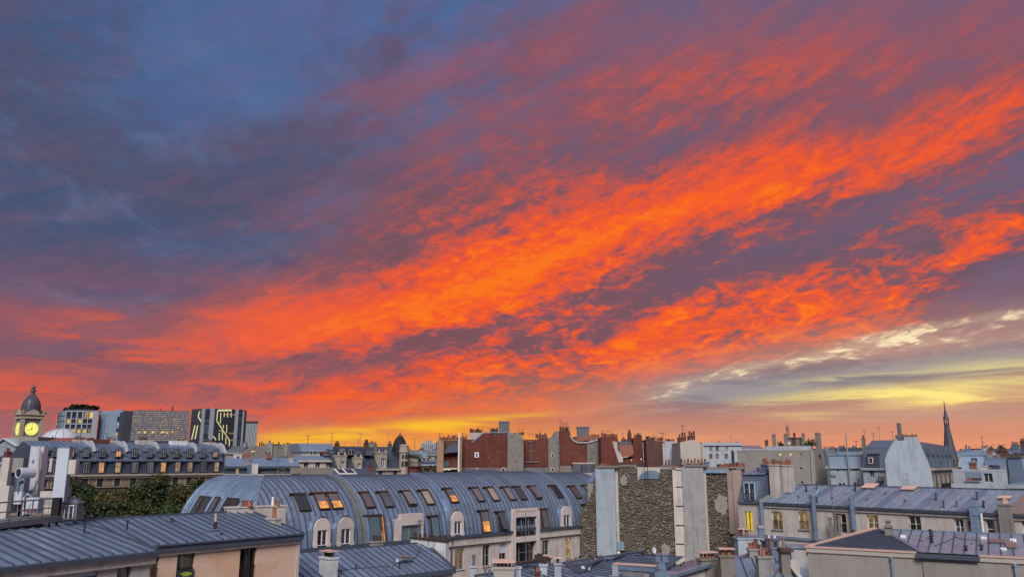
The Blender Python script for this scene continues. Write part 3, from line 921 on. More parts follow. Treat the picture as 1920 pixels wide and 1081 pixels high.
    for k in range(12):
        rl.tube([W(Lt, 0.1 + k * 0.25, 0), W(Lt, 0.1 + k * 0.25, 1.02)], 0.016, 4)
    rl.tube([W(Lt, 0, 1.02), W(Lt, 3, 1.02)], 0.034, 5)
    rl.build('railing', 'galvanised', b.root)
    # clutter on the deck, set where it is seen (parts fixed to the terrace)
    def spot(px, py, Y): return b.loc(at(px, py, Y))
    def upright(px, y0, y1, Y, w, d, mat, name):
        p0, p1 = spot(px, y1, Y), spot(px, y0, Y)
        m = MB(); m.taper(0, 0, 0, p1.z - p0.z, w, d, w, d)
        o = m.build(name, mat, b.root, p0); o.rotation_euler = (0, 0, -b.rot + 0.10); return o, p1.z - p0.z
    o, h = upright(62, 836, 940, 47.0, 0.80, 0.6, 'duct_metal', 'ventilation_duct')
    f = MB(); f.box(-0.26, -0.29, 0.1, 0.20, -0.275, h * 0.66); f.build('duct_panel', 'panel_blue', o)
    f = MB(); f.box(-0.34, -0.30, h - 0.06, 0.34, 0.30, h + 0.03); f.box(-0.20, -0.36, h * 0.70, -0.10, -0.275, h * 0.76); f.box(0.10, -0.36, h * 0.70, 0.20, -0.275, h * 0.76); f.build('duct_collar', 'zinc', o)
    pts = [spot(73, 838, 46.4), spot(70, 900, 46.4), spot(64, 918, 46.4), spot(48, 926, 46.4)]
    MB().tube(pts, 0.10, 8).build('flue_pipe', 'plaster_cream', b.root)
    pts = [spot(77, 880, 46.2), spot(73, 900, 46.2), spot(72, 936, 46.2)]
    MB().tube(pts, 0.07, 8).build('flue_pipe', 'iron_grey', b.root)
    o, h = upright(111, 837, 940, 45.0, 0.66, 0.50, 'duct_metal', 'ventilation_duct')
    f = MB(); f.box(-0.37, -0.29, h - 0.05, 0.37, 0.29, h + 0.02); f.box(0.335, -0.24, 0, 0.36, 0.24, h - 0.06); f.build('duct_collar', 'zinc', o)
    f = MB(); f.box(0.36, -0.20, h * 0.50, 0.78, 0.30, h * 0.76); f.build('duct_box', 'plaster_cream', o)
    o, h = upright(94, 858, 884, 47.0, 0.16, 0.14, 'plaster_cream', 'flue_pipe')
    # round cowl facing the viewer
    p = spot(35, 886, 44.0); q = p + b.I3 @ Vector((0.20, 0.45, 0.0))
    m = MB(); dv = (q - p).normalized(); a_ = dv.cross(Vector((0, 0, 1))).normalized(); b_ = a_.cross(dv)
    m.tube([p, p + dv * 0.9], [0.31, 0.31], 18, cap=False)
    n0 = len(m.v)
    for s_, r_ in ((0, 0.31), (-0.03, 0.30), (-0.03, 0.25), (0.02, 0.24)):
        for k in range(18):
            t = 2 * math.pi * k / 18
            m.v.append(tuple(p + dv * s_ + (a_ * math.cos(t) + b_ * math.sin(t)) * r_))
    for r_ in range(3):
        for k in range(18):
            j = (k + 1) % 18; m.f.append((n0 + r_ * 18 + k, n0 + r_ * 18 + j, n0 + r_ * 18 + 18 + j, n0 + r_ * 18 + 18 + k)); m.m.append(0)
    m.f.append(tuple(n0 + 54 + k for k in range(18))); m.m.append(1)
    m.build('round_cowl', ['duct_metal', 'dark_void'], b.root)
    for (px, y0, y1, Y, w, d, mat, nm) in ((4, 857, 940, 44.5, 0.42, 0.4, 'plaster_cream', 'duct_box'), (22, 858, 950, 50.0, 1.0, 0.6, 'plaster_grey', 'parapet_block'),
                                           (29, 893, 932, 45.5, 1.1, 0.7, 'panel_blue', 'cooling_unit'), (34, 921, 944, 43.6, 0.42, 0.35, 'duct_metal', 'cooling_unit'),
                                           (62, 932, 962, 43.0, 0.66, 0.5, 'duct_metal', 'cooling_unit'), (88, 920, 962, 45.5, 0.85, 0.5, 'plaster_cream', 'low_wall'),
                                           (4, 910, 975, 43.2, 0.55, 0.5, 'plaster_cream', 'low_wall'), (20, 926, 960, 44.0, 0.5, 0.3, 'tarp', 'deck_box'),
                                           (44, 938, 966, 44.6, 0.5, 0.4, 'dark_void', 'deck_box'), (104, 932, 966, 43.6, 0.4, 0.4, 'dark_void', 'deck_box'), (12, 885, 930, 46.5, 0.5, 0.4, 'dark_void', 'deck_box')):  # near-black boxes along the dark stretch behind the railing
        upright(px, y0, y1, Y, w, d, mat, nm)
    o, h = upright(59, 953, 958, 42.8, 0.55, 0.35, 'terracotta', 'planter_box')
    p = spot(34, 926, 43.0); m = MB(); m.tube([p, p + Vector((0.0, 0, 0.62))], 0.025, 5); m.tube([p + Vector((0, 0, 0.60)), p + Vector((0.16, 0, 0.72))], [0.09, 0.11], 8)
    m.build('lamp_post', 'iron', b.root)
    # the pipe that curls along the deck
    pts = [spot(43, 965, 43.2), spot(44, 932, 43.2), spot(52, 925, 43.4), spot(60, 932, 43.6)]
    MB().tube(pts, 0.05, 7).build('flue_pipe', 'duct_metal', b.root)
    # small penthouse with a glazed door at the end of the deck
    p0 = spot(128, 974, 45.5); p1 = spot(128, 934, 45.5); H = p1.z - p0.z
    m = MB(); m.taper(0, 0.45, 0, H * 0.78, 0.95, 0.9, 0.74, 0.7); m.taper(0, 0.45, H * 0.78, H, 0.86, 0.84, 0.3, 0.3)
    o = m.build('penthouse', 'zinc_old', b.root, p0); o.rotation_euler = (0, 0, -b.rot)
    window(o, -0.28, -0.04, 0.05, 0.56, H * 0.66, leaves=2, ft=0.06)
    o, h = upright(124, 913, 931, 46.5, 0.40, 0.40, 'plaster_grey', 'chimney')
    railing(b.root, spot(116, 974, 44.8), spot(138, 974, 44.8), 0.75, 0.12, 'iron', 0.012)
    return b
cream_corner_building()

# ------------------------------------------------------------------ 2: peach building
def peach_building():
    ze = -4.77
    A, B = pz(280, 1022, ze), pz(562, 999, ze)
    d = (B - A).normalized(); ext = 2.2
    b = Bld('apartment_building', 'peach rendered building with patched walls beside the cream corner building', 'building', A - d * ext, B)
    zE = EYE + ze; L = b.L; D = 6.2; rise = 1.2
    holes = [b.frect(279, 1038, 297, 1092), b.frect(331, 1034, 364, 1096), b.frect(449, 1025, 480, 1088)]
    shell(b, 0, L, 0, zE - 0.3, D + 4, holes, 'plaster_peach', rd=0.22)
    st = [dict(style='lit_dim', leaves=1, bars=3, frame='wood_dark'), dict(style='room', leaves=1, frame='wood_dark', curtain=[(0.36, 0.55, 'curtain'), (0.55, 0.86, 'curtain_yellow'), (0.86, 0.98, 'curtain')]),
          dict(style='room', leaves=2, frame='wood_dark', curtain=[(0.42, 0.6, 'curtain'), (0.64, 0.78, 'curtain')])]
    for (x0, z0, x1, z1), k in zip(holes, st):
        o = window(b.root, x0, 0.18, z0, x1 - x0, z1 - z0, rail=True, sill='plaster_peach', **k)
    # dark cloth with a lime green leaf shape tied to the middle window's rail
    x0, z0, x1, z1 = holes[1]
    zb = b.f(348, 1067)[1]
    m = MB(); m.box(x0 + 0.03, -0.10, zb - 0.85, x1 - 0.05, -0.07, zb)
    cl = m.build('window_cloth', 'panel_dark', b.root)
    m = MB(); cx, cz = b.f(347, 1075); pts = []
    for k in range(20):
        t = 2 * math.pi * k / 20; r = 0.30 + 0.05 * math.cos(3 * t)
        pts.append((cx + 0.04 + r * math.cos(t), -0.115, cz + 0.13 * math.sin(t)))
    m.prism(pts[::-1], (0, 0.012, 0)); m.prism([(cx - 0.40, -0.115, cz + 0.05), (cx - 0.2, -0.115, cz - 0.04), (cx - 0.2, -0.115, cz + 0.10)], (0, 0.012, 0))
    m.build('leaf_emblem', 'sign_green', cl)
    c = MB(); c.box(-0.05, -0.16, zE - 0.62, L + 0.05, 0.0, zE - 0.40); c.box(L - 0.18, -0.06, 0, L + 0.04, 0.0, zE - 0.62)
    c.build('cornice', 'plaster_cream', b.root)
    g = MB(); g.box(-0.1, -0.36, zE - 0.38, L + 0.1, 0.02, zE - 0.04); g.box(-0.1, -0.46, zE - 0.07, L + 0.12, -0.30, zE + 0.03)
    g.build('gutter', 'zinc_edge', b.root)
    rf = put('roof', None, b.root)
    seam_roof(rf, [(-1.5, -0.25, zE), (L, -0.25, zE), (L, D, zE + rise), (-1.5, D, zE + rise)], 0.60, 'zinc', 0.075)
    seam_roof(rf, [(-1.5, D, zE + rise), (L, D, zE + rise), (L, D + 4, zE), (-1.5, D + 4, zE)], 0.60, 'zinc', 0.05)
    v = MB(); beam(v, (L + 0.04, -0.3, zE + 0.06), (L + 0.04, D, zE + rise + 0.08), 0.15, 0.14); beam(v, (-1.5, D, zE + rise + 0.08), (L, D, zE + rise + 0.08), 0.16, 0.12)
    v.build('ridge_cap', 'zinc_edge', rf)
    nrm = (0, -rise, D + 0.25)
    def on_roof(px, py): return b.hit(px, py, (0, -0.25, zE), nrm)
    p = on_roof(402, 1003)
    m = MB(); m.taper(0, 0, -0.15, 0.34, 0.56, 0.5, 0.50, 0.44); m.box(-0.33, -0.29, 0.34, 0.33, 0.29, 0.40)
    hb = m.build('roof_hatch', 'zinc', b.root, p)
    m = MB(); m.tube([(0.0, 0, 0.40), (0.0, 0, 0.85)], 0.11, 8); hm = m.build('flue_pipe', 'iron', hb)
    m = MB(); m.tube([(0.0, 0, 0.85), (0.0, 0, 1.35)], 0.075, 8); m.build('flue_pipe', 'terracotta_skyglow', hb)
    p = on_roof(322, 975); vent(b.root, on_roof(322, 978), 0.12, 0.07, 'iron')
    vent(b.root, on_roof(194, 985) if False else b.loc(pz(238, 990, ze + 1.0)), 0.34, 0.05, 'iron')
    # party wall with chimney pots behind the right end of the ridge
    pL, pR = b.loc(at(427, 950, 54.5)), b.loc(at(536, 953, 57.0))
    ztop = EYE - 84 * 54.5 / 1408.0
    m = MB(); dv = (pR - pL); dv.z = 0; nv = Vector((-dv.y, dv.x, 0)).normalized() * 0.7
    q0, q1 = Vector((pL.x, pL.y, ztop - 3.2)), Vector((pR.x, pR.y, ztop - 3.2)); up = Vector((0, 0, 3.2))
    m.hexa([q0, q1, q1 + nv, q0 + nv, q0 + up, q1 + up, q1 + nv + up, q0 + nv + up])
    w = m.build('party_wall', 'plaster_sand', b.root)
    m = MB(); e = dv.normalized() * 0.06; k2 = nv.normalized() * 0.06
    q0 += up; q1 += up; h = Vector((0, 0, 0.09))
    m.hexa([q0 - e - k2, q1 + e - k2, q1 + e + nv + k2, q0 - e + nv + k2, q0 - e - k2 + h, q1 + e - k2 + h, q1 + e + nv + k2 + h, q0 - e + nv + k2 + h]); m.build('coping', 'plaster_cream', w)
    for px in (455, 461, 467, 471):
        q = b.loc(at(px, 948, 55.3)); pot(w, q.x, q.y, ztop + 0.09, 0.42, 0.13)
    for px, hh, mm in ((511, 0.62, 'white_paint'), (517, 0.36, 'terracotta'), (521, 0.34, 'terracotta')):
        q = b.loc(at(px, 948, 56.6)); pot(w, q.x, q.y, ztop + 0.09, hh, 0.12, mm)
    q = b.loc(at(519, 948, 57.2)); antenna(w, q.x, q.y, ztop + 0.09, 2.6, 4)
    chimney(b.root, L - 0.35, D * 0.42, zE + 0.3, zE + 0.95, 0.5, 1.1, 'plaster_sand', 1, 0.8, 'terracotta')
    return b
peach_building()

# ------------------------------------------------------------------ 3: long building with a barrel-shaped zinc roof
def barrel_building():
    zc = -8.0
    P, Q = pz(564, 1031, zc), pz(1087, 985, zc)
    d = (Q - P).normalized(); C, D, H = 5.0, 7.5, 6.5
    A = P - d * C
    b = Bld('barrel_roof_building', 'long pinkish building under a barrel shaped zinc roof full of skylights', 'building', A, Q)
    L = b.L; Z = EYE + zc; YE = 16.0; L2 = L + 9.0
    def curve(t, off=0.0):
        y, z = D * (1 - math.cos(t)), Z + H * math.sin(t)
        n = Vector((0, -H * math.cos(t), D * math.sin(t))); n = Vector((0, -math.cos(t) / D, math.sin(t) / H)).normalized()
        return Vector((0, y, z)) + n * off
    def bar_hit(px, py, off=0.0):
        dd = b.dirl(px, py); e = b.eye
        ay, az_ = (D - e.y) / D, (e.z - Z) / H; by, bz = -dd.y / D, dd.z / H
        a_, b_, c_ = by * by + bz * bz, 2 * (ay * by + az_ * bz), ay * ay + az_ * az_ - 1
        disc = max(b_ * b_ - 4 * a_ * c_, 0.0)
        s = (-b_ - math.sqrt(disc)) / (2 * a_)
        p = e + dd * s
        return p.x, math.atan2((p.z - Z) / H, (D - p.y) / D)
    cuts = [b.f(688, 1018)[0], b.f(846, 1005)[0]]
    x4 = bar_hit(1060, 930)[0]
    segs = [(0.0, cuts[0], 0.12), (cuts[0], cuts[1], 0.0), (cuts[1], x4, 0.22), (x4, L2, 0.0)]
    NT_ = 12
    PCACHE = {}
    rf = put('roof', None, b.root)
    for (xa, xb, off) in segs:
        n = int(round((xb - xa) / 0.62)); w = (xb - xa) / n
        for k in range(n):
            x0, x1 = xa + k * w, xa + (k + 1) * w
            m = MB()
            def edge(x, dx):
                tm = math.pi / 2 if x >= C else math.acos(max(-1, 1 - x / C))
                return [Vector((dx, 0, 0)) + curve(tm * q / NT_, off) for q in range(NT_ + 1)], tm
            full = x0 >= C
            key = (round(w, 4), off) if full else None
            if key in PCACHE and key:
                me = PCACHE[key]
            else:
                ea, ta = edge(x0, 0.0); eb, tb = edge(x1, w)
                i = len(m.v); m.v += [tuple(p) for p in ea] + [tuple(p) for p in eb]
                for q in range(NT_):
                    m.f.append((i + q, i + NT_ + 1 + q, i + NT_ + 2 + q, i + q + 1)); m.m.append(0)
                # standing seam along the left edge
                j = len(m.v); s = 0.060
                for q in range(NT_ + 1):
                    t = ta * q / NT_; p0 = curve(t, off); p1 = curve(t, off + 0.085)
                    m.v += [tuple(p0 + Vector((-s, 0, 0))), tuple(p1 + Vector((-s * 0.5, 0, 0))), tuple(p1 + Vector((s * 0.5, 0, 0))), tuple(p0 + Vector((s, 0, 0)))]
                for q in range(NT_):
                    for r_ in range(3):
                        m.f.append((j + q * 4 + r_, j + q * 4 + r_ + 1, j + q * 4 + 4 + r_ + 1, j + q * 4 + 4 + r_)); m.m.append(1)
                # cross joint between upper and lower sheets
                for tq in (0.62, 0.26):
                    t = math.pi / 2 * tq
                    if ta > t + 0.1:
                        p0, p1 = curve(t, off + 0.004), curve(t + 0.012, off + 0.03)
                        m.poly([p0, p0 + Vector((w, 0, 0)), p1 + Vector((w, 0, 0)), p1], 0)
                me = m.mesh('zinc_panel', ['zinc', 'zinc_edge'])
                if key:
                    PCACHE[key] = me
            put('zinc_panel', me, rf, (x0, 0, 0))
    # copings where one length of roof steps against the next
    for xx, off, mt, wd in ((cuts[0], 0.30, 'zinc', 0.30), (cuts[1], 0.34, 'zinc', 0.20), (x4, 0.36, 'zinc', 0.26)):
        m = MB()
        ps = [curve(math.pi / 2 * q / 14, off) for q in range(15)]; pi = [curve(math.pi / 2 * q / 14, -0.1) for q in range(15)]
        i = len(m.v)
        for a_, c_ in zip(ps, pi):
            m.v += [tuple(c_ + Vector((xx - wd / 2, 0, 0))), tuple(a_ + Vector((xx - wd / 2, 0, 0))), tuple(a_ + Vector((xx + wd / 2, 0, 0))), tuple(c_ + Vector((xx + wd / 2, 0, 0)))]
        for q in range(14):
            for r_ in range(3):
                m.f.append((i + q * 4 + r_, i + q * 4 + r_ + 1, i + q * 4 + 5 + r_, i + q * 4 + 4 + r_)); m.m.append(0)
        m.build('curved_coping', mt, rf)
    m = MB(); i = 0
    for q in range(15):
        p0 = curve(math.pi / 2 * q / 14, 0.16)
        m.v += [tuple(p0 + Vector((cuts[0] - 0.95, 0, 0))), tuple(p0 + Vector((cuts[0] - 0.16, 0, 0)))]
    for q in range(14):
        m.f.append((q * 2, q * 2 + 1, q * 2 + 3, q * 2 + 2)); m.m.append(0)
    m.build('mossy_valley', 'zinc_moss', rf)
    # end of the barrel, wrapping round the left corner: closely seamed sheets
    n = 26
    for k in range(n):
        y0, y1 = YE * k / n, YE * (k + 1) / n
        m = MB()
        tm = lambda y: math.pi / 2 if y >= D else math.acos(1 - y / D)
        def ec(y, t, off=0.0): return Vector((C * (1 - math.cos(t)), y, Z + H * math.sin(t))) + Vector((-math.cos(t) / C, 0, math.sin(t) / H)).normalized() * off
        ea = [ec(y0, tm(y0) * q / NT_) for q in range(NT_ + 1)]; eb = [ec(y1, tm(y1) * q / NT_) for q in range(NT_ + 1)]
        m.v += [tuple(p) for p in ea] + [tuple(p) for p in eb]
        for q in range(NT_):
            m.f.append((q, q + 1, NT_ + 2 + q, NT_ + 1 + q)); m.m.append(0)
        j = len(m.v)
        for q in range(NT_ + 1):
            t = tm(y1) * q / NT_
            for dy, o_ in ((-0.07, 0.0), (-0.04, 0.11), (0.04, 0.11), (0.07, 0.0)):
                m.v.append(tuple(ec(y1 + dy, t, o_)))
        for q in range(NT_):
            for r_ in range(3):
                m.f.append((j + q * 4 + r_, j + q * 4 + r_ + 1, j + q * 4 + 5 + r_, j + q * 4 + 4 + r_)); m.m.append(1)
        m.build('zinc_panel', ['zinc_new', 'zinc'], rf)
    hp = MB(); hp.tube([Vector((C * (1 - math.cos(t)), D * (1 - math.cos(t)), Z + H * math.sin(t) + 0.06)) for t in np.linspace(0, math.pi / 2, 14)], 0.13, 6)
    hp.build('hip_roll', 'zinc', rf)
    rg = MB()
    for xa, xb, off in segs:
        rg.box(max(xa, C), D - 0.2, Z + H + off - 0.02, xb, D + 0.25, Z + H + off + 0.10)
    rg.box(C - 0.2, D + 0.26, Z + H, C + 0.2, YE, Z + H + 0.12)
    rg.build('ridge_cap', 'zinc_edge', rf)
    bk = MB(); bk.poly([(C, D, Z + H), (L2, D, Z + H), (L2, D + 7, Z + 1), (C, D + 7, Z + 1)]); bk.poly([(C, D, Z + H), (C, YE, Z + H), (C + 6, YE, Z + 1), (C + 6, D, Z + 1)])
    bk.poly([(0, YE, Z)] + [(C * (1 - math.cos(t)), YE, Z + H * math.sin(t)) for t in np.linspace(0.1, math.pi / 2, 8)] + [(C + 6, YE, Z)])
    bk.build('rear_slope', 'zinc', rf)
    # low lantern box on the ridge
    x0 = bar_hit(890, 889)[0]; x1 = bar_hit(930, 889)[0]
    MB().box(x0, D - 0.9, Z + H + 0.1, x1, D + 1.2, Z + H + 0.62).build('ridge_box', 'zinc_old', rf)
    # ---- skylights
    SK = {}
    def skylight(px, py, w, h, style, up=0.0, hood=True):
        x, t = bar_hit(px, py); off = [o_ for a_, c_, o_ in segs if a_ <= x <= c_ + 1e-3]; off = off[0] if off else 0.0
        key = (w, h, style, up)
        T = Vector((0, D * math.sin(t), H * math.cos(t))).normalized(); N = Vector((0, -math.cos(t) / D, math.sin(t) / H)).normalized()
        if key not in SK:
            f = MB(); fw = 0.085; zt = 0.17
            f.box(-w / 2, -h / 2, -0.15, w / 2, -h / 2 + fw, zt); f.box(-w / 2, h / 2 - fw, -0.15, w / 2, h / 2, zt)
            f.box(-w / 2, -h / 2 + fw, -0.15, -w / 2 + fw, h / 2 - fw, zt); f.box(w / 2 - fw, -h / 2 + fw, -0.15, w / 2, h / 2 - fw, zt)
            if hood: f.box(-w / 2 - 0.42, h / 2 + 0.01, -0.2, w / 2 + 0.05, h / 2 + 0.13, zt + 0.05)
            g = MB(); hh = h / 2 - fw
            if style == 'split':
                g.poly([(-w / 2 + fw, -hh, 0.11), (w / 2 - fw, -hh, 0.11), (w / 2 - fw, 0, 0.11), (-w / 2 + fw, 0, 0.11)], 1)
                g.poly([(-w / 2 + fw, 0, 0.11), (w / 2 - fw, 0, 0.11), (w / 2 - fw, hh, 0.11), (-w / 2 + fw, hh, 0.11)], 0)
                gm = g.mesh('pane', ['glass_mauve', 'lit_orange'])
            elif style in ('open', 'ajar'):
                a = 0.55 if style == 'open' else 0.16
                g.hexa([(-w / 2 + fw, -hh, 0.11 + a), (w / 2 - fw, -hh, 0.11 + a), (w / 2 - fw, hh, 0.13), (-w / 2 + fw, hh, 0.13), (-w / 2 + fw, -hh, 0.15 + a), (w / 2 - fw, -hh, 0.15 + a), (w / 2 - fw, hh, 0.17), (-w / 2 + fw, hh, 0.17)], 0)
                gm = g.mesh('pane', ['glass_sky' if style == 'open' else 'glass_mauve'])
            else:
                g.poly([(-w / 2 + fw, -hh, 0.11), (w / 2 - fw, -hh, 0.11), (w / 2 - fw, hh, 0.11), (-w / 2 + fw, hh, 0.11)])
                gm = g.mesh('pane', style)
            SK[key] = (f.mesh('skylight', 'wood_dark'), gm)
        fm, gm = SK[key]
        p = curve(t, off + 0.02); p.x = x
        o = put('skylight', fm, b.root)
        o.matrix_local = Matrix(((1, T.x, N.x, p.x), (0, T.y, N.y, p.y), (0, T.z, N.z, p.z), (0, 0, 0, 1)))
        put('pane', gm, o)
        if style in ('open', 'ajar'):
            MB().poly([(-w / 2 + 0.09, -h / 2 + 0.09, 0.02), (w / 2 - 0.09, -h / 2 + 0.09, 0.02), (w / 2 - 0.09, h / 2 - 0.09, 0.02), (-w / 2 + 0.09, h / 2 - 0.09, 0.02)]).build('shaft', 'dark_void', o)
    up_row = [(566, 944, 'glass_dark'), (602, 942, 'split'), (627, 941, 'split'), (689, 938, 'glass_mauve'), (724, 937, 'glass_mauve'), (767, 935, 'glass_mauve'), (801, 933, 'glass_mauve'),
              (845, 932, 'split'), (894, 930, 'glass_mauve'), (922, 929, 'glass_mauve'), (953, 928, 'glass_mauve'), (974, 927, 'glass_mauve'), (1002, 926, 'glass_mauve'), (1042, 924, 'glass_mauve'), (1079, 923, 'glass_mauve'), (1105, 921, 'glass_mauve')]
    up_row = [(px, py, {724: 'glass_sky', 801: 'glass_brown', 922: 'glass_brown', 974: 'glass_sky', 1042: 'glass_dark', 767: 'ajar', 1002: 'ajar', 953: 'glass_mauve'}.get(px, st)) for px, py, st in up_row]
    for px, py, st in up_row:
        skylight(px, py, 1.12 if px > 640 else 1.25, 1.95, st)
    for px, py, w, h, st in ((815, 988, 1.15, 2.3, 'glass_teal'), (907, 978, 1.25, 2.4, 'split'), (938, 977, 1.15, 2.1, 'open'), (1019, 972, 1.2, 2.2, 'glass_mauve'), (1100, 960, 1.0, 2.0, 'glass_dark')):
        skylight(px, py, w, h, st)
    skylight(703, 994, 1.75, 2.9, 'glass_teal'); skylight(716, 993, 0.55, 2.9, 'lit_orange', hood=False)
    # skylights on the end of the barrel
    def end_sky(y, t0, w, h, style):
        p = Vector((C * (1 - math.cos(t0)), y, Z + H * math.sin(t0))); T = Vector((C * math.sin(t0), 0, H * math.cos(t0))).normalized(); N = Vector((-math.cos(t0) / C, 0, math.sin(t0) / H)).normalized()
        Xv = T.cross(N).normalized()
        f = MB(); fw = 0.1; f.box(-w / 2, -h / 2, 0, w / 2, -h / 2 + fw, 0.2); f.box(-w / 2, h / 2 - fw, 0, w / 2, h / 2, 0.2); f.box(-w / 2, -h / 2 + fw, 0, -w / 2 + fw, h / 2 - fw, 0.2); f.box(w / 2 - fw, -h / 2 + fw, 0, w / 2, h / 2 - fw, 0.2)
        o = f.build('skylight', 'wood_dark', b.root)
        p = p + N * 0.05
        o.matrix_local = Matrix(((Xv.x, T.x, N.x, p.x), (Xv.y, T.y, N.y, p.y), (Xv.z, T.z, N.z, p.z), (0, 0, 0, 1)))
        MB().poly([(-w / 2 + fw, -h / 2 + fw, 0.14), (w / 2 - fw, -h / 2 + fw, 0.14), (w / 2 - fw, h / 2 - fw, 0.14), (-w / 2 + fw, h / 2 - fw, 0.14)]).build('pane', style, o)
    for y, t0 in ((13.0, 0.60), (11.6, 0.60), (9.6, 0.60), (7.0, 0.60), (5.7, 0.60)):
        end_sky(y, t0, 1.0, 2.0, 'glass_sky' if y > 9 else 'glass_dark')
    # ---- front wall with the tall bay, windows, cornice
    Wn = [b.frect(853, 1028, 870, 1066), b.frect(905, 1021, 919, 1060), b.frect(936, 1019, 950, 1050), b.frect(1017, 1012, 1030, 1049), b.frect(1060, 1008, 1072, 1046)]
    bay = b.frect(962, 1014, 1002, 1056)
    bay = (bay[0], bay[1], bay[2], bay[3])
    shell(b, 0, L2, 0, Z - 0.45, YE, Wn + [bay], 'plaster_rose', rd=0.3)
    st = [dict(style='lit_dim'), dict(style='room', curtain=[(0.2, 0.8, 'curtain')]), dict(style='room', blind=0.55), dict(style='room', curtain=[(0.55, 0.9, 'curtain')]), dict(style='lit_warm')]
    for (x0, z0, x1, z1), k in zip(Wn, st):
        window(b.root, x0, 0.22, z0, x1 - x0, z1 - z0, leaves=2, bars=1, frame='plaster_grey', sill='plaster_rose', ft=0.07, **k)
    window(b.root, bay[0], 0.22, bay[1], bay[2] - bay[0], bay[3] - bay[1], leaves=3, bars=1, frame='plaster_grey', ft=0.06, curtain=[(0.05, 0.9, 'tarp')])
    cn = MB(); xb0, xb1 = b.f(956, 1000)[0], b.f(1007, 996)[0]
    for xa, xb in ((-0.1, xb0), (xb1, L)):
        cn.box(xa, -0.30, Z - 0.95, xb, 0.0, Z - 0.20); cn.box(xa, -0.40, Z - 0.20, xb, 0.02, Z - 0.10)
    cn.build('cornice', 'plaster_cream', b.root)
    gt = MB()
    for xa, xb in ((-0.1, xb0), (xb1, L)):
        gt.box(xa, -0.55, Z - 0.10, xb, 0.10, Z + 0.16)
    gt.build('gutter', 'zinc_edge', b.root)
    # bay through the cornice: flat-topped loggia
    ft = MB(); zt = b.f(982, 952)[1]; zl0, zl1 = b.f(982, 1004)[1], b.f(982, 968)[1]
    gx0, gx1 = bay[0], bay[2]
    ft.box(xb0, -0.5, bay[1] - 0.6, gx0, 0.05, zt - 0.3); ft.box(gx1, -0.5, bay[1] - 0.6, xb1, 0.05, zt - 0.3)
    ft.box(gx0, -0.45, zl1, gx1, 0.05, zt - 0.3); ft.box(gx0, -0.45, bay[3], gx1, 0.05, zl0)
    ft.box(xb0 + 0.25, -0.5, zt - 0.3, xb1 - 0.25, 0.05, zt)
    ft.box(xb0, 0.05, Z - 0.4, xb1, 3.8, zt - 0.35)
    lg = ft.build('loggia', 'plaster_rose', b.root)
    sd = MB(); sd.box(xb0 - 0.10, -0.2, Z, xb0 - 0.01, 3.9, zt - 0.33); sd.box(xb1 + 0.01, -0.2, Z, xb1 + 0.10, 3.9, zt - 0.33); sd.build('loggia_cheek', 'zinc', lg)
    window(lg, gx0, -0.20, zl0, gx1 - gx0, zl1 - zl0, style='room', leaves=3, frame='plaster_grey', rail=True, curtain=[(0.03, 0.36, 'terracotta'), (0.70, 0.95, 'curtain')])
    # second, wider loggia further left
    x0, x1 = b.f(738, 1000)[0], b.f(790, 1000)[0]; zt2 = b.f(768, 962)[1]; zl2 = b.f(768, 983)[1]
    m = MB(); m.box(x0, -0.35, Z - 0.1, x0 + 0.75, 0.3, zt2 - 0.5); m.box(x1 - 0.55, -0.35, Z - 0.1, x1, 0.3, zt2 - 0.5); m.box(x0 + 0.75, -0.35, zl2, x1 - 0.55, 0.3, zt2 - 0.5); m.box(x0 + 0.7, -0.35, zt2 - 0.5, x1 - 0.05, 0.3, zt2)
    m.box(x0, 0.3, Z - 0.1, x1, 4.2, zt2 - 0.55)
    lg = m.build('loggia', 'plaster_rose', b.root)
    m = MB(); m.box(x0 - 0.10, -0.1, Z, x0 - 0.01, 4.3, zt2 - 0.55); m.build('loggia_cheek', 'zinc', lg)
    window(lg, x0 + 0.75, -0.10, Z - 0.1, x1 - x0 - 1.3, zl2 - Z + 0.1, style='teal', leaves=2, frame='plaster_grey', room=False)
    # ---- arched dormers
    def dormer(px, ytop, ybot, wpx, **k):
        x, _ = b.f(px, (ytop + ybot) / 2, -0.45); zt, zb = b.f(px, ytop, -0.45)[1], b.f(px, ybot, -0.45)[1]
        w = abs(b.f(px + wpx / 2, ybot)[0] - b.f(px - wpx / 2, ybot)[0]); r = w / 2; zs = zt - r * 1.12
        y = -0.45; j = w * 0.20
        m = MB()
        m.box(-r, y, zb, -r + j, y + 0.3, zs); m.box(r - j, y, zb, r, y + 0.3, zs)
        zl = zb + (zt - zb) * 0.56
        m.box(-r + j, y, zl, r - j, y + 0.3, zs) if zs > zl else None
        arc = [(-r * math.cos(t), y, zs + r * 1.12 * math.sin(t)) for t in np.linspace(0, math.pi, 15)]
        m.prism(arc[::-1] if False else arc, (0, 0.3, 0))
        m.box(-r - 0.05, y - 0.08, zb - 0.12, -r + j, y + 0.1, zb + 0.2); m.box(r - j, y - 0.08, zb - 0.12, r + 0.05, y + 0.1, zb + 0.2)
        o = m.build('dormer', 'plaster_rose', b.root, (x, 0, 0))
        hood = MB(); ro = r + 0.10
        outer = [(-ro * math.cos(t), y + 0.18, zs + ro * 1.12 * math.sin(t)) for t in np.linspace(0, math.pi, 15)]
        pts = [(-ro, y + 0.18, zb)] + outer + [(ro, y + 0.18, zb)]
        for p, q in zip(pts, pts[1:]):
            hood.poly([p, q, (q[0], q[1] + 4.5, q[2]), (p[0], p[1] + 4.5, p[2])])
        hood.build('dormer_hood', 'zinc', o)
        window(o, -r + j, y + 0.12, zb, w - 2 * j, zl - zb if zs > zl else zs - zb, leaves=2, ft=0.07, **k)
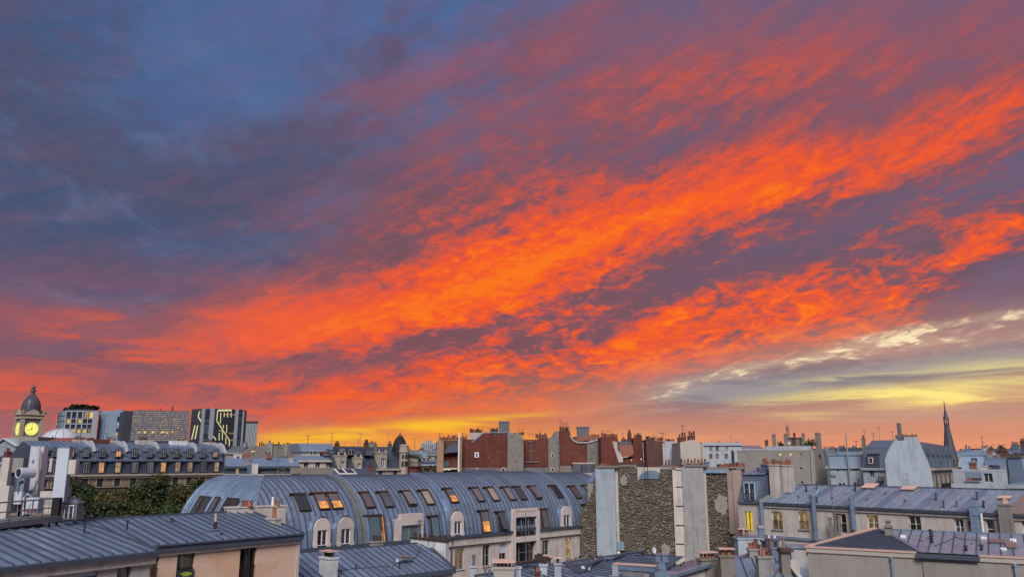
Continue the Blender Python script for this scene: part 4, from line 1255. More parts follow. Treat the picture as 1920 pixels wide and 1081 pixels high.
    dormer(605, 970, 1022, 30, style='room', curtain=[(0.1, 0.25, 'curtain')]); dormer(649, 968, 1019, 29, style='room')
    dormer(859, 957, 1001, 22, style='room', curtain=[(0.1, 0.4, 'curtain'), (0.7, 0.95, 'curtain')]); dormer(1063, 947, 987, 19, style='lit_dim')
    # downpipes
    for px in (845, 1089):
        x, z = b.f(px, 1005)
        m = MB(); m.tube([(min(x, L - 0.1), -0.4, Z), (min(x, L - 0.1), -0.16, Z - 1.2), (min(x, L - 0.1), -0.16, 2)], 0.09, 7); m.build('downpipe', 'zinc_edge', b.root)
    # antenna and small vents on the roof
    for px, py in ((516, 895),):
        x, t = 6.0, 1.5
        q = b.loc(at(516, 960, 70.0)); antenna(b.root, q.x, q.y, q.z, 5.0, 3, r=0.03)
    for px, py in ((690, 965), (697, 965), (806, 962)):
        x, t = bar_hit(px, py + 10); p = curve(t); p.x = x
        m = MB(); m.tube([(0, 0, 0), (0, -0.1, 0.8)], 0.05, 5); m.tube([(-0.12, -0.1, 0.8), (0.12, -0.1, 0.8)], 0.05, 5); m.build('vent_pipe', 'iron_grey', b.root, p)
    return b
BARREL = barrel_building()
def wfix(b, p):
    """roof / chimney pieces of several buildings are set out in world directions; this gives a point in the building's frame"""
    return b.loc(p)

# ------------------------------------------------------------------ 4: low zinc roof in front of the barrel roof
def low_front_building():
    zr = -6.9; ze = -8.45
    R0, R1 = pz(562, 1037, zr), pz(790, 1018, zr)
    E1 = pz(843, 1066, ze)
    d = (R1 - R0).normalized(); nrm = Vector((d.y, -d.x, 0))
    w = (E1 - R1).dot(nrm)
    A = R0 + nrm * w; B = R1 + nrm * w
    b = Bld('low_building', 'low building with a bruised zinc roof and one tall white chimney below the barrel roof', 'building', A, B)
    zE, zR = EYE + ze, EYE + zr; L = b.L + (E1 - R1).dot(d) * 0.9; L0 = b.L
    shell(b, -3, L - 0.3, 0, zE - 0.3, w + 0.5, [], 'plaster_sand')
    m = MB(); m.box(-3, -0.16, zE - 0.75, L + 0.1, 0.0, zE - 0.34); m.build('cornice', 'plaster_cream', b.root)
    m = MB(); m.box(-3, -0.40, zE - 0.32, L + 0.25, 0.04, zE - 0.02); m.build('gutter', 'zinc_edge', b.root)
    rf = put('roof', None, b.root)
    seam_roof(rf, [(-3, -0.2, zE), (L + 0.2, -0.2, zE), (L0 + 0.4, w, zR), (-3, w, zR)], 0.62, 'zinc', 0.06)
    v = MB(); beam(v, (L + 0.2, -0.3, zE + 0.05), (L0 + 0.42, w, zR + 0.06), 0.22, 0.12); beam(v, (-3, w + 0.1, zR + 0.04), (L0 + 0.4, w + 0.1, zR + 0.04), 0.22, 0.14)
    v.build('ridge_cap', 'zinc_edge', rf)
    pn = (0, -(zR - zE), w + 0.2)
    on = lambda px, py: b.hit(px, py, (0, -0.2, zE), pn)
    p = on(615, 1079); top = b.loc(at(615, 1029, (b.M @ p).y)).z
    ch = chimney(b.root, p.x, p.y, p.z - 0.5, top, 0.78, 1.35, 'plaster_stained', 3, 0.40, 'wood_dark', caps='terracotta_skyglow', rot=0.0)
    # wide pipe-capped stack behind the ridge
    q = b.loc(at(706, 1022, 66.0)); z0 = b.loc(at(706, 1024, 66)).z; z1 = b.loc(at(706, 1013, 66)).z
    chimney(b.root, q.x, q.y, z0 - 2.5, z1, 0.95, 0.6, 'plaster_grey', 3, 0.45, 'wood_dark')
    q = b.loc(at(612, 1020, 60)); 
    # stained party wall at the right, with flower pots along its top
    s0, s1 = b.loc(at(770, 1010, 66.5)), b.loc(at(836, 1013, 65.0))
    zt = b.loc(at(800, 1010, 65.7)).z
    m = MB(); dv = s1 - s0; dv.z = 0; nv = Vector((-dv.y, dv.x, 0)).normalized() * 0.5
    q0 = Vector((s0.x, s0.y, zt - 5)); q1 = Vector((s1.x, s1.y, zt - 5)); up = Vector((0, 0, 5)); dn = Vector((0, 0, 0.18))
    m.hexa([q0, q1, q1 + nv, q0 + nv, q0 + up, q1 + up - dn, q1 + nv + up - dn, q0 + nv + up])
    pw = m.build('party_wall', 'plaster_stained', b.root)
    m = MB(); q0 += up; q1 += up - dn; k = nv.normalized() * 0.1; e = dv.normalized() * 0.1
    m.hexa([q0 - k - e, q1 - k + e, q1 + nv + k + e, q0 + nv + k - e] + [c + Vector((0, 0, 0.10)) for c in (q0 - k - e, q1 - k + e, q1 + nv + k + e, q0 + nv + k - e)])
    m.build('coping', 'wood_dark', pw)
    for k in range(7):
        t = 0.08 + k * 0.14; c = q0.lerp(q1, t) + nv * 0.5
        pot(pw, c.x, c.y, c.z + 0.10, random.uniform(0.3, 0.45), 0.17, 'wood_dark')
    c = q0.lerp(q1, 0.2) + nv * 0.5
    m = MB(); m.tube([(0, 0, 0), (0, 0, 1.1)], 0.14, 8); m.lathe([(0.30, 1.15), (0.30, 1.2), (0.08, 1.3)], 8); m.lathe([(0.24, 1.42), (0.24, 1.46), (0.06, 1.6)], 8); m.tube([(0, 0, 1.1), (0, 0, 1.5)], 0.05, 5)
    m.build('flue_cowl', 'zinc_old', pw, c)
    # things on the slope
    p = on(757, 1056)
    m = MB(); m.tube([(-0.55, 0, 0.22), (0.0, 0, 0.42), (0.55, -0.15, 0.34)], [0.10, 0.24, 0.20], 10); hb = m.build('vent_cowl', 'zinc_old', b.root, p)
    m = MB(); m.hexa([(-0.35, -0.25, 0.58), (0.62, -0.38, 0.50), (0.62, 0.12, 0.50), (-0.35, 0.25, 0.58), (-0.35, -0.22, 0.66), (0.62, -0.34, 0.56), (0.62, 0.10, 0.56), (-0.35, 0.22, 0.66)]); m.build('cap_slab', 'zinc_rusty', hb)
    m = MB(); m.tube([(-0.62, 0, 0.2), (-0.62, 0, 0.42)], 0.1, 6); m.build('pipe_end', 'white_paint', hb)
    for px, py in ((667, 1068), (749, 1066)):
        vent(b.root, on(px, py), 0.45, 0.05, 'iron', False)
    vent(b.root, on(689, 1054), 0.05, 0.11, 'iron', False)
    pts = [on(x_, y_) + Vector((0, 0, 0.07)) for x_, y_ in ((632, 1071), (665, 1066), (700, 1064), (716, 1062), (735, 1064), (742, 1056))]
    MB().tube(pts, 0.022, 4).build('cable', 'iron', b.root)
    pts = [on(x_, y_) + Vector((0, 0, 0.07)) for x_, y_ in ((770, 1050), (780, 1045), (786, 1034), (789, 1024))]
    MB().tube(pts, 0.022, 4).build('cable', 'iron', b.root)
low_front_building()

# ------------------------------------------------------------------ 6: rubble party wall
def rubble_building():
    A, B = at(1088, 900, 97.5), at(1398, 900, 93.0)
    b = Bld('rubble_wall_building', 'building showing its bare rubble stone side wall with pale flue strips', 'building', A, B)
    pts = lambda *l: [b.f(x, y) for x, y in l]
    L = b.L
    z0 = b.f(1200, 1075)[1] - 4
    ztop = b.f(1250, 877)[1]
    # stepped backing wall: columns between the given pixels with their top pixel
    prof = [(1087, 962), (1092, 956), (1098, 947), (1104, 936), (1110, 921), (1115, 902), (1118, 878)]
    m = MB()
    poly = [(b.f(x, y)[0], b.f(x, y)[1]) for x, y in prof]
    xe = b.f(1118, 950)[0]
    base = [(p[0], 0, p[1]) for p in poly] + [(xe, 0, z0), (poly[0][0], 0, z0)]
    m.prism(base, (0, 0.9, 0))
    xa, xb_ = b.f(1194, 890)[0], b.f(1238, 890)[0]; zn = b.f(1215, 899)[1]
    m.box(xe, 0.0, z0, xa, 0.9, ztop + 0.05); m.box(xb_, 0, z0, L, 0.9, ztop - 0.1); m.box(xa, 0, z0, xb_, 0.9, zn)
    m.build('wall', 'mortar', b.root)
    # body behind with a zinc roof seen through the notch
    m = MB(); m.box(0.8, 0.9, 0, L - 0.3, 9.0, zn - 0.5); m.build('rear_block', 'plaster_grey', b.root)
    rf = put('roof', None, b.root)
    seam_roof(rf, [(0.8, 0.95, zn - 0.45), (L - 0.3, 0.95, zn - 0.45), (L - 0.3, 6, zn + 0.9), (0.8, 6, zn + 0.9)], 0.7, 'zinc', 0.05)
    m = MB(); m.box(xa - 1.0, 3.2, zn - 0.4, xb_ + 0.3, 3.6, ztop + 0.1); m.box(xa - 0.9, 2.2, zn - 0.5, xa + 0.5, 3.0, ztop - 0.1); m.build('chimney', 'plaster_sand', b.root)
    x0 = (xa + xb_) / 2 + 0.2
    m = MB(); ns = 10
    i = 0
    for q in range(ns + 1):
        t = math.pi * q / ns
        m.v += [(x0 - 1.5 * math.cos(t), 1.1, zn + 0.1 + 1.05 * math.sin(t)), (x0 - 1.5 * math.cos(t), 3.1, zn + 0.1 + 1.05 * math.sin(t))]
    for q in range(ns):
        m.f.append((q * 2, q * 2 + 1, q * 2 + 3, q * 2 + 2)); m.m.append(0)
    m.f.append(tuple(q * 2 for q in range(ns + 1))); m.m.append(0)
    m.build('zinc_vault', 'zinc_new', b.root, smooth=False)
    # flue strips and pilasters: (px left, px right, top, bottom, depth, material)
    def strip(px0, px1, y0, y1, dep, mat, name='flue_strip', label=None):
        x0, z_0 = b.f(px0, y1, -dep); x1, z_1 = b.f(px1, y0, -dep); zz0 = b.f((px0 + px1) / 2, y1, -dep)[1]; zz1 = b.f((px0 + px1) / 2, y0, -dep)[1]
        return MB().box(x0, -dep, zz0, x1, 0.05, zz1).build(name, mat, b.root, label=label), (x0, x1, zz0, zz1)
    strip(1120, 1152, 876, 1056, 0.75, 'plaster_blue', label='pale blue painted flue strip')
    strip(1152.5, 1158, 874, 1052, 0.35, 'plaster_cream')
    strip(1118, 1159, 872, 876.5, 0.9, 'stone_dark', 'flue_cap')
    strip(1287, 1318, 874, 1068, 0.8, 'concrete'); strip(1281, 1287, 876, 1060, 0.25, 'plaster_sand'); strip(1318.5, 1323, 876, 1066, 0.35, 'plaster_sand')
    o, _ = strip(1268, 1281, 880, 1062, 0.45, 'plaster_cream')
    for y in (912, 948, 984, 1019):
        strip(1267.5, 1282.5, y - 0.9, y + 0.9, 0.5, 'iron', 'iron_band')
    strip(1266, 1284, 876, 880, 0.6, 'plaster_sand', 'flue_cap'); strip(1284, 1325, 870.5, 874, 0.95, 'stone_dark', 'flue_cap')
    strip(1369, 1377, 877, 1000, 0.5, 'plaster_brown'); strip(1377.5, 1381, 877, 1030, 0.2, 'dark_void'); strip(1381, 1390, 880, 1024, 0.7, 'plaster_brown')  # the dark middle strip paints in the shaded gap between the brown columns
    strip(1313, 1369, 880, 886, 0.4, 'zinc_new', 'coping'); strip(1314, 1369, 875, 880, 0.15, 'stone_dark', 'coping'); strip(1367, 1392, 874, 877.5, 0.8, 'stone_dark', 'flue_cap')
    strip(1159.5, 1193, 870.5, 874.5, 0.12, 'stone_dark', 'coping'); strip(1239, 1266, 872, 876, 0.12, 'stone_dark', 'coping')
    # pots along the top
    def pots(px0, px1, n, h, y=0.3, mat='terracotta', cow=False):
        for k in range(n):
            px = px0 + (px1 - px0) * (k + 0.5) / n
            x, z = b.f(px, 874, y); pot(b.root, x, y, ztop + 0.05 if px < 1300 else ztop + 0.1, h * random.uniform(0.75, 1.15), 0.20, random.choice([mat, 'tile_red', 'brick_dark', 'tile_red']), cow and k % 3 == 0)
    pots(1124, 1146, 7, 0.6, -0.3); pots(1164, 1190, 4, 0.32); pots(1240, 1262, 4, 0.4); pots(1268, 1282, 3, 0.4, -0.2); pots(1288, 1318, 7, 0.5, -0.3); pots(1344, 1368, 5, 0.45, 0.2); pots(1368, 1396, 7, 0.6, -0.3)
    x, z = b.f(1326, 876); m = MB(); m.lathe([(0.26, 0), (0.26, 0.75), (0.36, 0.78), (0.36, 0.92)], 9); m.build('flue_pipe', 'zinc', b.root, (x, 0.1, ztop - 0.1))
    for px, tp, bt in ((1210, 862, 912), (1215, 868, 905), (1376, 845, 880)):
        x, zb = b.f(px, bt, -0.35); zt = b.f(px, tp, -0.35)[1]
        m = MB(); m.tube([(0, 0, 0), (0, 0, zt - zb)], 0.05 if px != 1376 else 0.14, 5); m.build('pole', 'iron', b.root, (x, -0.35, zb))
    # dark window and shutter box at the foot of the blue strip
    o, r = strip(1157, 1170, 1015, 1031, 0.5, 'panel_blue', 'shutter_box'); o, r = strip(1158, 1170, 1033, 1046, 0.25, 'dark_void', 'window')
    m = MB(); m.lathe([(0.11, -0.02), (0.11, 0.02)], 8); 
    for px, py in ((1161, 1035), (1166, 1038), (1160, 1041)):
        x, z = b.f(px, py, -0.3); q = MB(); q.lathe([(0.03, -0.1), (0.10, -0.03), (0.11, 0.05), (0.03, 0.12)], 8); q.build('lamp', 'lit_white', o, (x, -0.33, z))
    # satellite dish and a red pot row near the foot
    x, z = b.f(1225, 1030, -0.6); q = MB(); q.lathe([(0.18, 0.0), (0.40, 0.10), (0.43, 0.13), (0.2, 0.05)], 14); o = q.build('satellite_dish', 'white_paint', b.root, (x, -0.8, z)); o.rotation_euler = (R(80), 0, R(58))
    # ---- the stones
    rnd = random.Random(5)
    xs1 = b.f(1325, 950)[0]; xp0, xp1 = b.f(1118.5, 950)[0], b.f(1159, 950)[0]; xq0, xq1 = b.f(1265, 950)[0], b.f(1325, 950)[0]; xr = b.f(1368, 950)[0]
    def edge_top(x):
        if x < xe:
            for (a, za), (c, zc_) in zip(poly, poly[1:]):
                if a <= x <= c: return za + (zc_ - za) * (x - a) / (c - a + 1e-6)
            return poly[0][1]
        if xa <= x <= xb_: return zn
        if x > xs1: return b.f(1340, 887)[1]
        return ztop
    cand = []
    z = z0 + 3.0
    while z < ztop:
        rh = rnd.uniform(0.13, 0.28)
        x = 0.05 + rnd.uniform(0, 0.3)
        while x < xr - 0.1:
            w = rnd.uniform(0.16, 0.56)
            cx, cz = x + w / 2, z + rh / 2 + 0.16 * math.sin(x * 0.9 + z * 1.7) + 0.10 * math.sin(x * 2.3 - z) + rnd.uniform(-0.09, 0.09)
            hidden = (xp0 < cx < xp1) or (xq0 < cx < xq1)
            if not hidden and cz + rh / 2 < edge_top(cx) and rnd.random() > 0.06:
                cand.append((cx, cz, w - 0.035, rh * rnd.uniform(0.72, 0.98)))
            x += w
        z += rh
    shapes = []
    for k in range(14):
        n = rnd.randint(6, 8); q = []
        for i in range(n):
            t = 2 * math.pi * (i + rnd.uniform(-0.25, 0.25)) / n
            r_ = 1.0 / max(abs(math.cos(t)), abs(math.sin(t))) ** 0.65
            q.append((0.5 * r_ * math.cos(t) * rnd.uniform(0.86, 1.06), 0.5 * r_ * math.sin(t) * rnd.uniform(0.84, 1.06)))
        shapes.append(q)
    def frustum(mb, sh, cx, cz, w, h, dep, rot, y0=0.02):
        n = len(sh); i = len(mb.v); c, s = math.cos(rot), math.sin(rot)
        for f_, y in ((1.0, y0), (0.97, -dep * 0.55), (0.72, -dep)):
            for (u, v) in sh:
                X_, Z_ = u * w * f_, v * h * f_
                mb.v.append((cx + X_ * c - Z_ * s, y, cz + X_ * s + Z_ * c))
        for r_ in range(2):
            for k in range(n):
                j = (k + 1) % n
                mb.f.append((i + r_ * n + k, i + r_ * n + j, i + r_ * n + n + j, i + r_ * n + n + k)); mb.m.append(0)
        mb.f.append(tuple(i + 2 * n + k for k in range(n))); mb.m.append(0)
    cand.sort(key=lambda c: -c[2] * c[3])
    SM = []
    for sh in shapes:
        mb = MB(); frustum(mb, sh, 0, 0, 1, 1, 0.13, 0.0); SM.append(mb.mesh('stone', 'rubble'))
    for k, (cx, cz, w, h) in enumerate(cand[:300]):
        o = put('stone', SM[k % len(SM)], b.root, (cx, 0, cz), rot=(0, rnd.uniform(-0.45, 0.45), 0)); o.scale = (w, rnd.uniform(0.5, 1.3), h)
    mb = MB()
    for k, (cx, cz, w, h) in enumerate(cand[300:]):
        frustum(mb, shapes[k % len(shapes)], cx, cz, w, h, rnd.uniform(0.04, 0.20), rnd.uniform(-0.6, 0.6))
    mb.build('rubble_stones', 'rubble_bulk', b.root, kind='stuff')
    # patches of old render left on the stones
    for px, py, rx_, rz_, mt in ((1354, 944, 1.0, 1.3, 'plaster_dun'), (1179, 1012, 0.7, 1.1, 'mortar'), (1222, 935, 0.9, 0.5, 'mortar'), (1248, 1030, 0.6, 0.9, 'plaster_dun'), (1340, 1010, 0.8, 0.6, 'mortar'), (1170, 900, 0.5, 0.8, 'plaster_dun')):
        x, z = b.f(px, py); m = MB()
        m.prism([(x + rx_ * math.cos(t) * rnd.uniform(0.6, 1.1), -0.17, z + rz_ * math.sin(t) * rnd.uniform(0.6, 1.1)) for t in np.linspace(0, 2 * math.pi, 17)[:-1]], (0, 0.16, 0)); m.build('render_patch', mt, b.root)
    return b
rubble_building()

# ------------------------------------------------------------------ 7: cream building on the right
def right_cream_building():
    zc = -4.3
    A, B = pz(1427, 940, zc), pz(1920, 962.5, zc)
    d = (B - A).normalized(); A2 = A; B2 = B + d * 7
    b = Bld('apartment_building', 'cream building with big zinc ducts and a rust tinged zinc roof at right', 'building', A2, B2)
    Z = EYE + zc; L = b.L; D = 5.4; rise = 1.75
    Wn = [b.frect(x0, y0, x1, y1) for x0, y0, x1, y1 in ((1447, 958, 1467, 992), (1497, 959, 1516, 992), (1564, 962, 1587, 998), (1626, 965, 1647, 993), (1704, 967, 1727, 997), (1790, 972, 1807, 1003), (1849, 973, 1866, 1010), (1917, 975, 1936, 1012))]
    shell(b, 0, L, 0, Z - 0.3, 11, Wn, 'plaster_cream', rd=0.28)
    for i, (x0, z0, x1, z1) in enumerate(Wn):
        w = x1 - x0
        window(b.root, x0, 0.22, z0, w, z1 - z0, leaves=2 if i != 6 else 1, bars=0 if i < 2 else 1, style='lit_dim' if i in (0, 1, 3) else 'room', rail=i < 5 and i != 3, sill='plaster_grey' if i < 2 else None,
               curtain=[(0.05, 0.4, 'curtain_yellow'), (0.6, 0.95, 'curtain')] if i in (4,) else ([(0.0, 1.0, 'panel_pale')] if i == 6 else ([(0.08, 0.42, 'curtain')] if i in (2, 5) else None)))
    m = MB(); m.box(-0.1, -0.15, Z - 0.55, L, 0, Z - 0.32); m.build('cornice', 'plaster_cream', b.root)
    m = MB(); m.box(-0.1, -0.30, Z - 0.30, L, 0.05, Z - 0.08); m.build('gutter', 'zinc_edge', b.root)
    # string course under the sills
    zs = b.f(1480, 1005)[1]; m = MB(); m.box(0, -0.16, zs - 0.28, L, 0, zs); m.build('string_course', 'zinc', b.root)
    rf = put('roof', None, b.root)
    xr = b.f(1850, 950)[0]
    xl = 0.9
    seam_roof(rf, [(0, -0.15, Z - 0.04), (L, -0.15, Z - 0.04), (L, D, Z + rise), (xl, D, Z + rise)], 0.78, 'zinc', 0.07, rib='zinc', matf=lambda k, n: 'zinc_rusty' if k * L / n > xr and k % 4 != 3 else ('zinc' if k % 5 == 2 else 'zinc_pale'))
    seam_roof(rf, [(xl, D, Z + rise), (L, D, Z + rise), (L, D + 5, Z), (0, D + 5, Z)], 0.8, 'zinc', 0.06)
    m = MB(); m.box(xl, D - 0.1, Z + rise, L, D + 0.12, Z + rise + 0.12); m.build('ridge_cap', 'zinc_edge', rf)
    m = MB(); beam(m, (0.1, -0.2, Z), (xl + 0.05, D, Z + rise + 0.1), 0.7, 0.35); m.build('verge', 'plaster_grey', rf)
    nrm = (0, -(rise + 0.04), D + 0.15)
    on = lambda px, py: b.hit(px, py, (0, -0.15, Z - 0.04), nrm)
    # wall ducts
    def duct(px, y0, y1, r, mat='zinc_new', square=False, name='wall_duct'):
        x = b.f(px, (y0 + y1) / 2, -0.4)[0]; zt, zb = b.f(px, y0, -0.4)[1], b.f(px, y1, -0.4)[1]
        m = MB()
        if square:
            m.box(x - r, -0.75, zb, x + r, -0.10, zt); m.box(x - r - 0.04, -0.79, zt - 0.4, x + r + 0.04, -0.06, zt - 0.32); m.box(x - r - 0.04, -0.79, zb + (zt - zb) * 0.6, x + r + 0.04, -0.06, zb + (zt - zb) * 0.6 + 0.08)
        else:
            m.tube([(x, -0.4, zb), (x, -0.4, zt)], r, 9)
            for q in (0.25, 0.62, 0.95):
                m.tube([(x, -0.4, zb + (zt - zb) * q), (x, -0.4, zb + (zt - zb) * q + 0.12)], r * 1.16, 9)
        return m.build(name, mat, b.root)
    duct(1429, 938, 1010, 0.22, 'zinc'); duct(1527, 928, 1012, 0.26, 'zinc'); duct(1598.5, 932, 992, 0.26, 'zinc'); duct(1829, 940, 1004, 0.30, 'zinc_new', True); duct(1842, 962, 1006, 0.10, 'white_paint')
    for px, y0, y1 in ((1556, 972, 1010), (1565, 962, 1006), (1572, 968, 1004)):
        x, zt = b.f(px, y0, -1.2); zb = b.f(px, y1, -1.2)[1]; m = MB(); m.tube([(x, -1.2, zb - 6), (x, -1.2, zt)], 0.14, 7); m.tube([(x, -1.2, zt), (x, -1.2, zt + 0.15)], 0.2, 7); m.build('flue_pipe', 'stone_dark', b.root)
    x, z = b.f(1820, 980, -0.1); m = MB(); m.box(x - 0.12, -0.25, z - 0.2, x + 0.12, 0, z + 0.2); m.build('wall_lantern', 'iron', b.root)
    p = on(1527, 929); m = MB(); m.tube([(0, 0, 0), (0.25, 0.1, 0.25), (0.45, 0.3, 0.7)], 0.2, 8); m.build('duct_elbow', 'zinc_new', b.root, p)
    # big chimney against the front at right
    p0, p1 = b.f(1876, 1015, -0.4), b.f(1908, 1015, -0.4); zt = b.f(1892, 944, -0.4)[1]
    ch = chimney(b.root, (p0[0] + p1[0]) / 2, -0.1, p0[1] - 4, zt, p1[0] - p0[0] - 0.35, 1.0, 'plaster_grey', 2, 0.45, 'terracotta_skyglow')
    # stacks and vents on the slope
    for px, py, h in ((1512, 922, 0.7), (1519, 935, 0.3), (1532, 918, 0.8), (1532, 942, 0.5), (1604, 921, 0.8), (1610, 912, 0.7), (1756, 938, 0.6), (1770, 952, 0.55), (1795, 951, 0.5), (1833, 938, 0.7), (1845, 952, 0.5), (1560, 936, 0.15), (1626, 938, 0.12), (1697, 941, 0.12), (1660, 926, 0.12), (1497, 933, 0.1)):
        vent(b.root, on(px, py), h, 0.085, random.choice(['iron', 'zinc_edge', 'zinc_old']))
    for px, py, w, h in ((1632, 914, 1.3, 1.2), (1705, 918, 1.3, 0.9), (1885, 936, 0.9, 0.5)):
        p = on(px, py); th = math.atan2(rise, D)
        m = MB(); m.box(-w / 2, -h / 2, 0, w / 2, h / 2, 0.22); o = m.build('roof_hatch', 'zinc_rusty', b.root, p); o.rotation_euler = (th, 0, 0)
        MB().box(-w / 2 - 0.06, -h / 2 - 0.06, 0.22, w / 2 + 0.06, h / 2 + 0.06, 0.28).build('hatch_lid', 'terracotta_skyglow', o)
    q = b.loc(at(1562, 958, 73.0)); antenna(b.root, q.x, q.y, q.z - 4.0, 8.2, 2, r=0.035)
    # ---- taller mansard part at its left end, with a dormer, stepping towards the rubble wall
    m = MB(); xq = b.f(1385, 960)[0]
    zt = Z + 0.1
    lw = b.frect(1397, 958, 1411, 995)
    mb = MB(); wall_front(mb, xq, -0.02, 0, zt - 0.25, [lw]); mb.build('wall_return', 'plaster_cream', b.root)
    window(b.root, lw[0], 0.2, lw[1], lw[2] - lw[0], lw[3] - lw[1], leaves=2, style='lit_strong', frame='wood_dark', ft=0.06)
    zm = b.f(1410, 890, 0.8)[1]
    mb = MB(); mb.prism([(xq, -0.1, zt - 0.2), (xq, 1.2, zm), (xq, 6, zm + 0.4), (xq, 6, zt - 0.2)], (-xq - 0.05, 0, 0)); mb.box(xq, -0.25, zt - 0.30, -0.05, 0.02, zt - 0.21)
    mm = mb.build('mansard', 'slate_pale', b.root)
    seam_roof(mm, [(xq, 1.0, zm + 0.05), (-0.05, 1.0, zm + 0.05), (-0.05, 5.0, zm + 1.1), (xq, 5.0, zm + 1.1)], 0.9, 'zinc_new', 0.06)
    dw = b.frect(1397, 904, 1417, 940, 0.2)
    m = MB(); m.box(dw[0] - 0.14, 0.1, dw[1] - 0.05, dw[2] + 0.14, 1.4, dw[3] + 0.16); o = m.build('dormer', 'zinc_new', b.root)
    window(o, dw[0], 0.02, dw[1], dw[2] - dw[0], dw[3] - dw[1], style='room', leaves=2, curtain=[(0.05, 0.5, 'curtain'), (0.55, 0.95, 'curtain')], rail=True)
    vent(b.root, Vector((xq * 0.55, 2.2, zm + 0.4)), 0.3, 0.09, 'iron')
    # zinc clad stack and cream stacks behind its corner
    for px0, px1, y0, y1, dy, mat in ((1425, 1437, 872, 945, 1.6, 'slate_pale'), (1439.5, 1452, 872, 940, 1.2, 'plaster_cream'), (1453, 1463, 873, 930, 2.2, 'plaster_grey'), (1464.5, 1479, 873, 905, 2.6, 'plaster_cream')):
        x0, zt_ = b.f((px0 + px1) / 2 - (px1 - px0) / 2, y0, dy); x1 = b.f(px1, y0, dy)[0]; z0 = b.f(px0, y1, dy)[1]
        m = MB(); m.box(x0 + 0.1, dy, z0 - 1, x1 - 0.1, dy + 1.0, zt_); m.box(x0 + 0.02, dy - 0.08, zt_, x1 - 0.02, dy + 1.08, zt_ + 0.14); o = m.build('chimney', mat, b.root)
        for k in range(3):
            pot(o, x0 + (x1 - x0) * (k + 0.5) / 3, dy + 0.5, zt_ + 0.14, random.uniform(0.3, 0.55), 0.16, random.choice(['terracotta', 'brick_dark', 'terracotta']), k == 1)
    return b
right_cream_building()

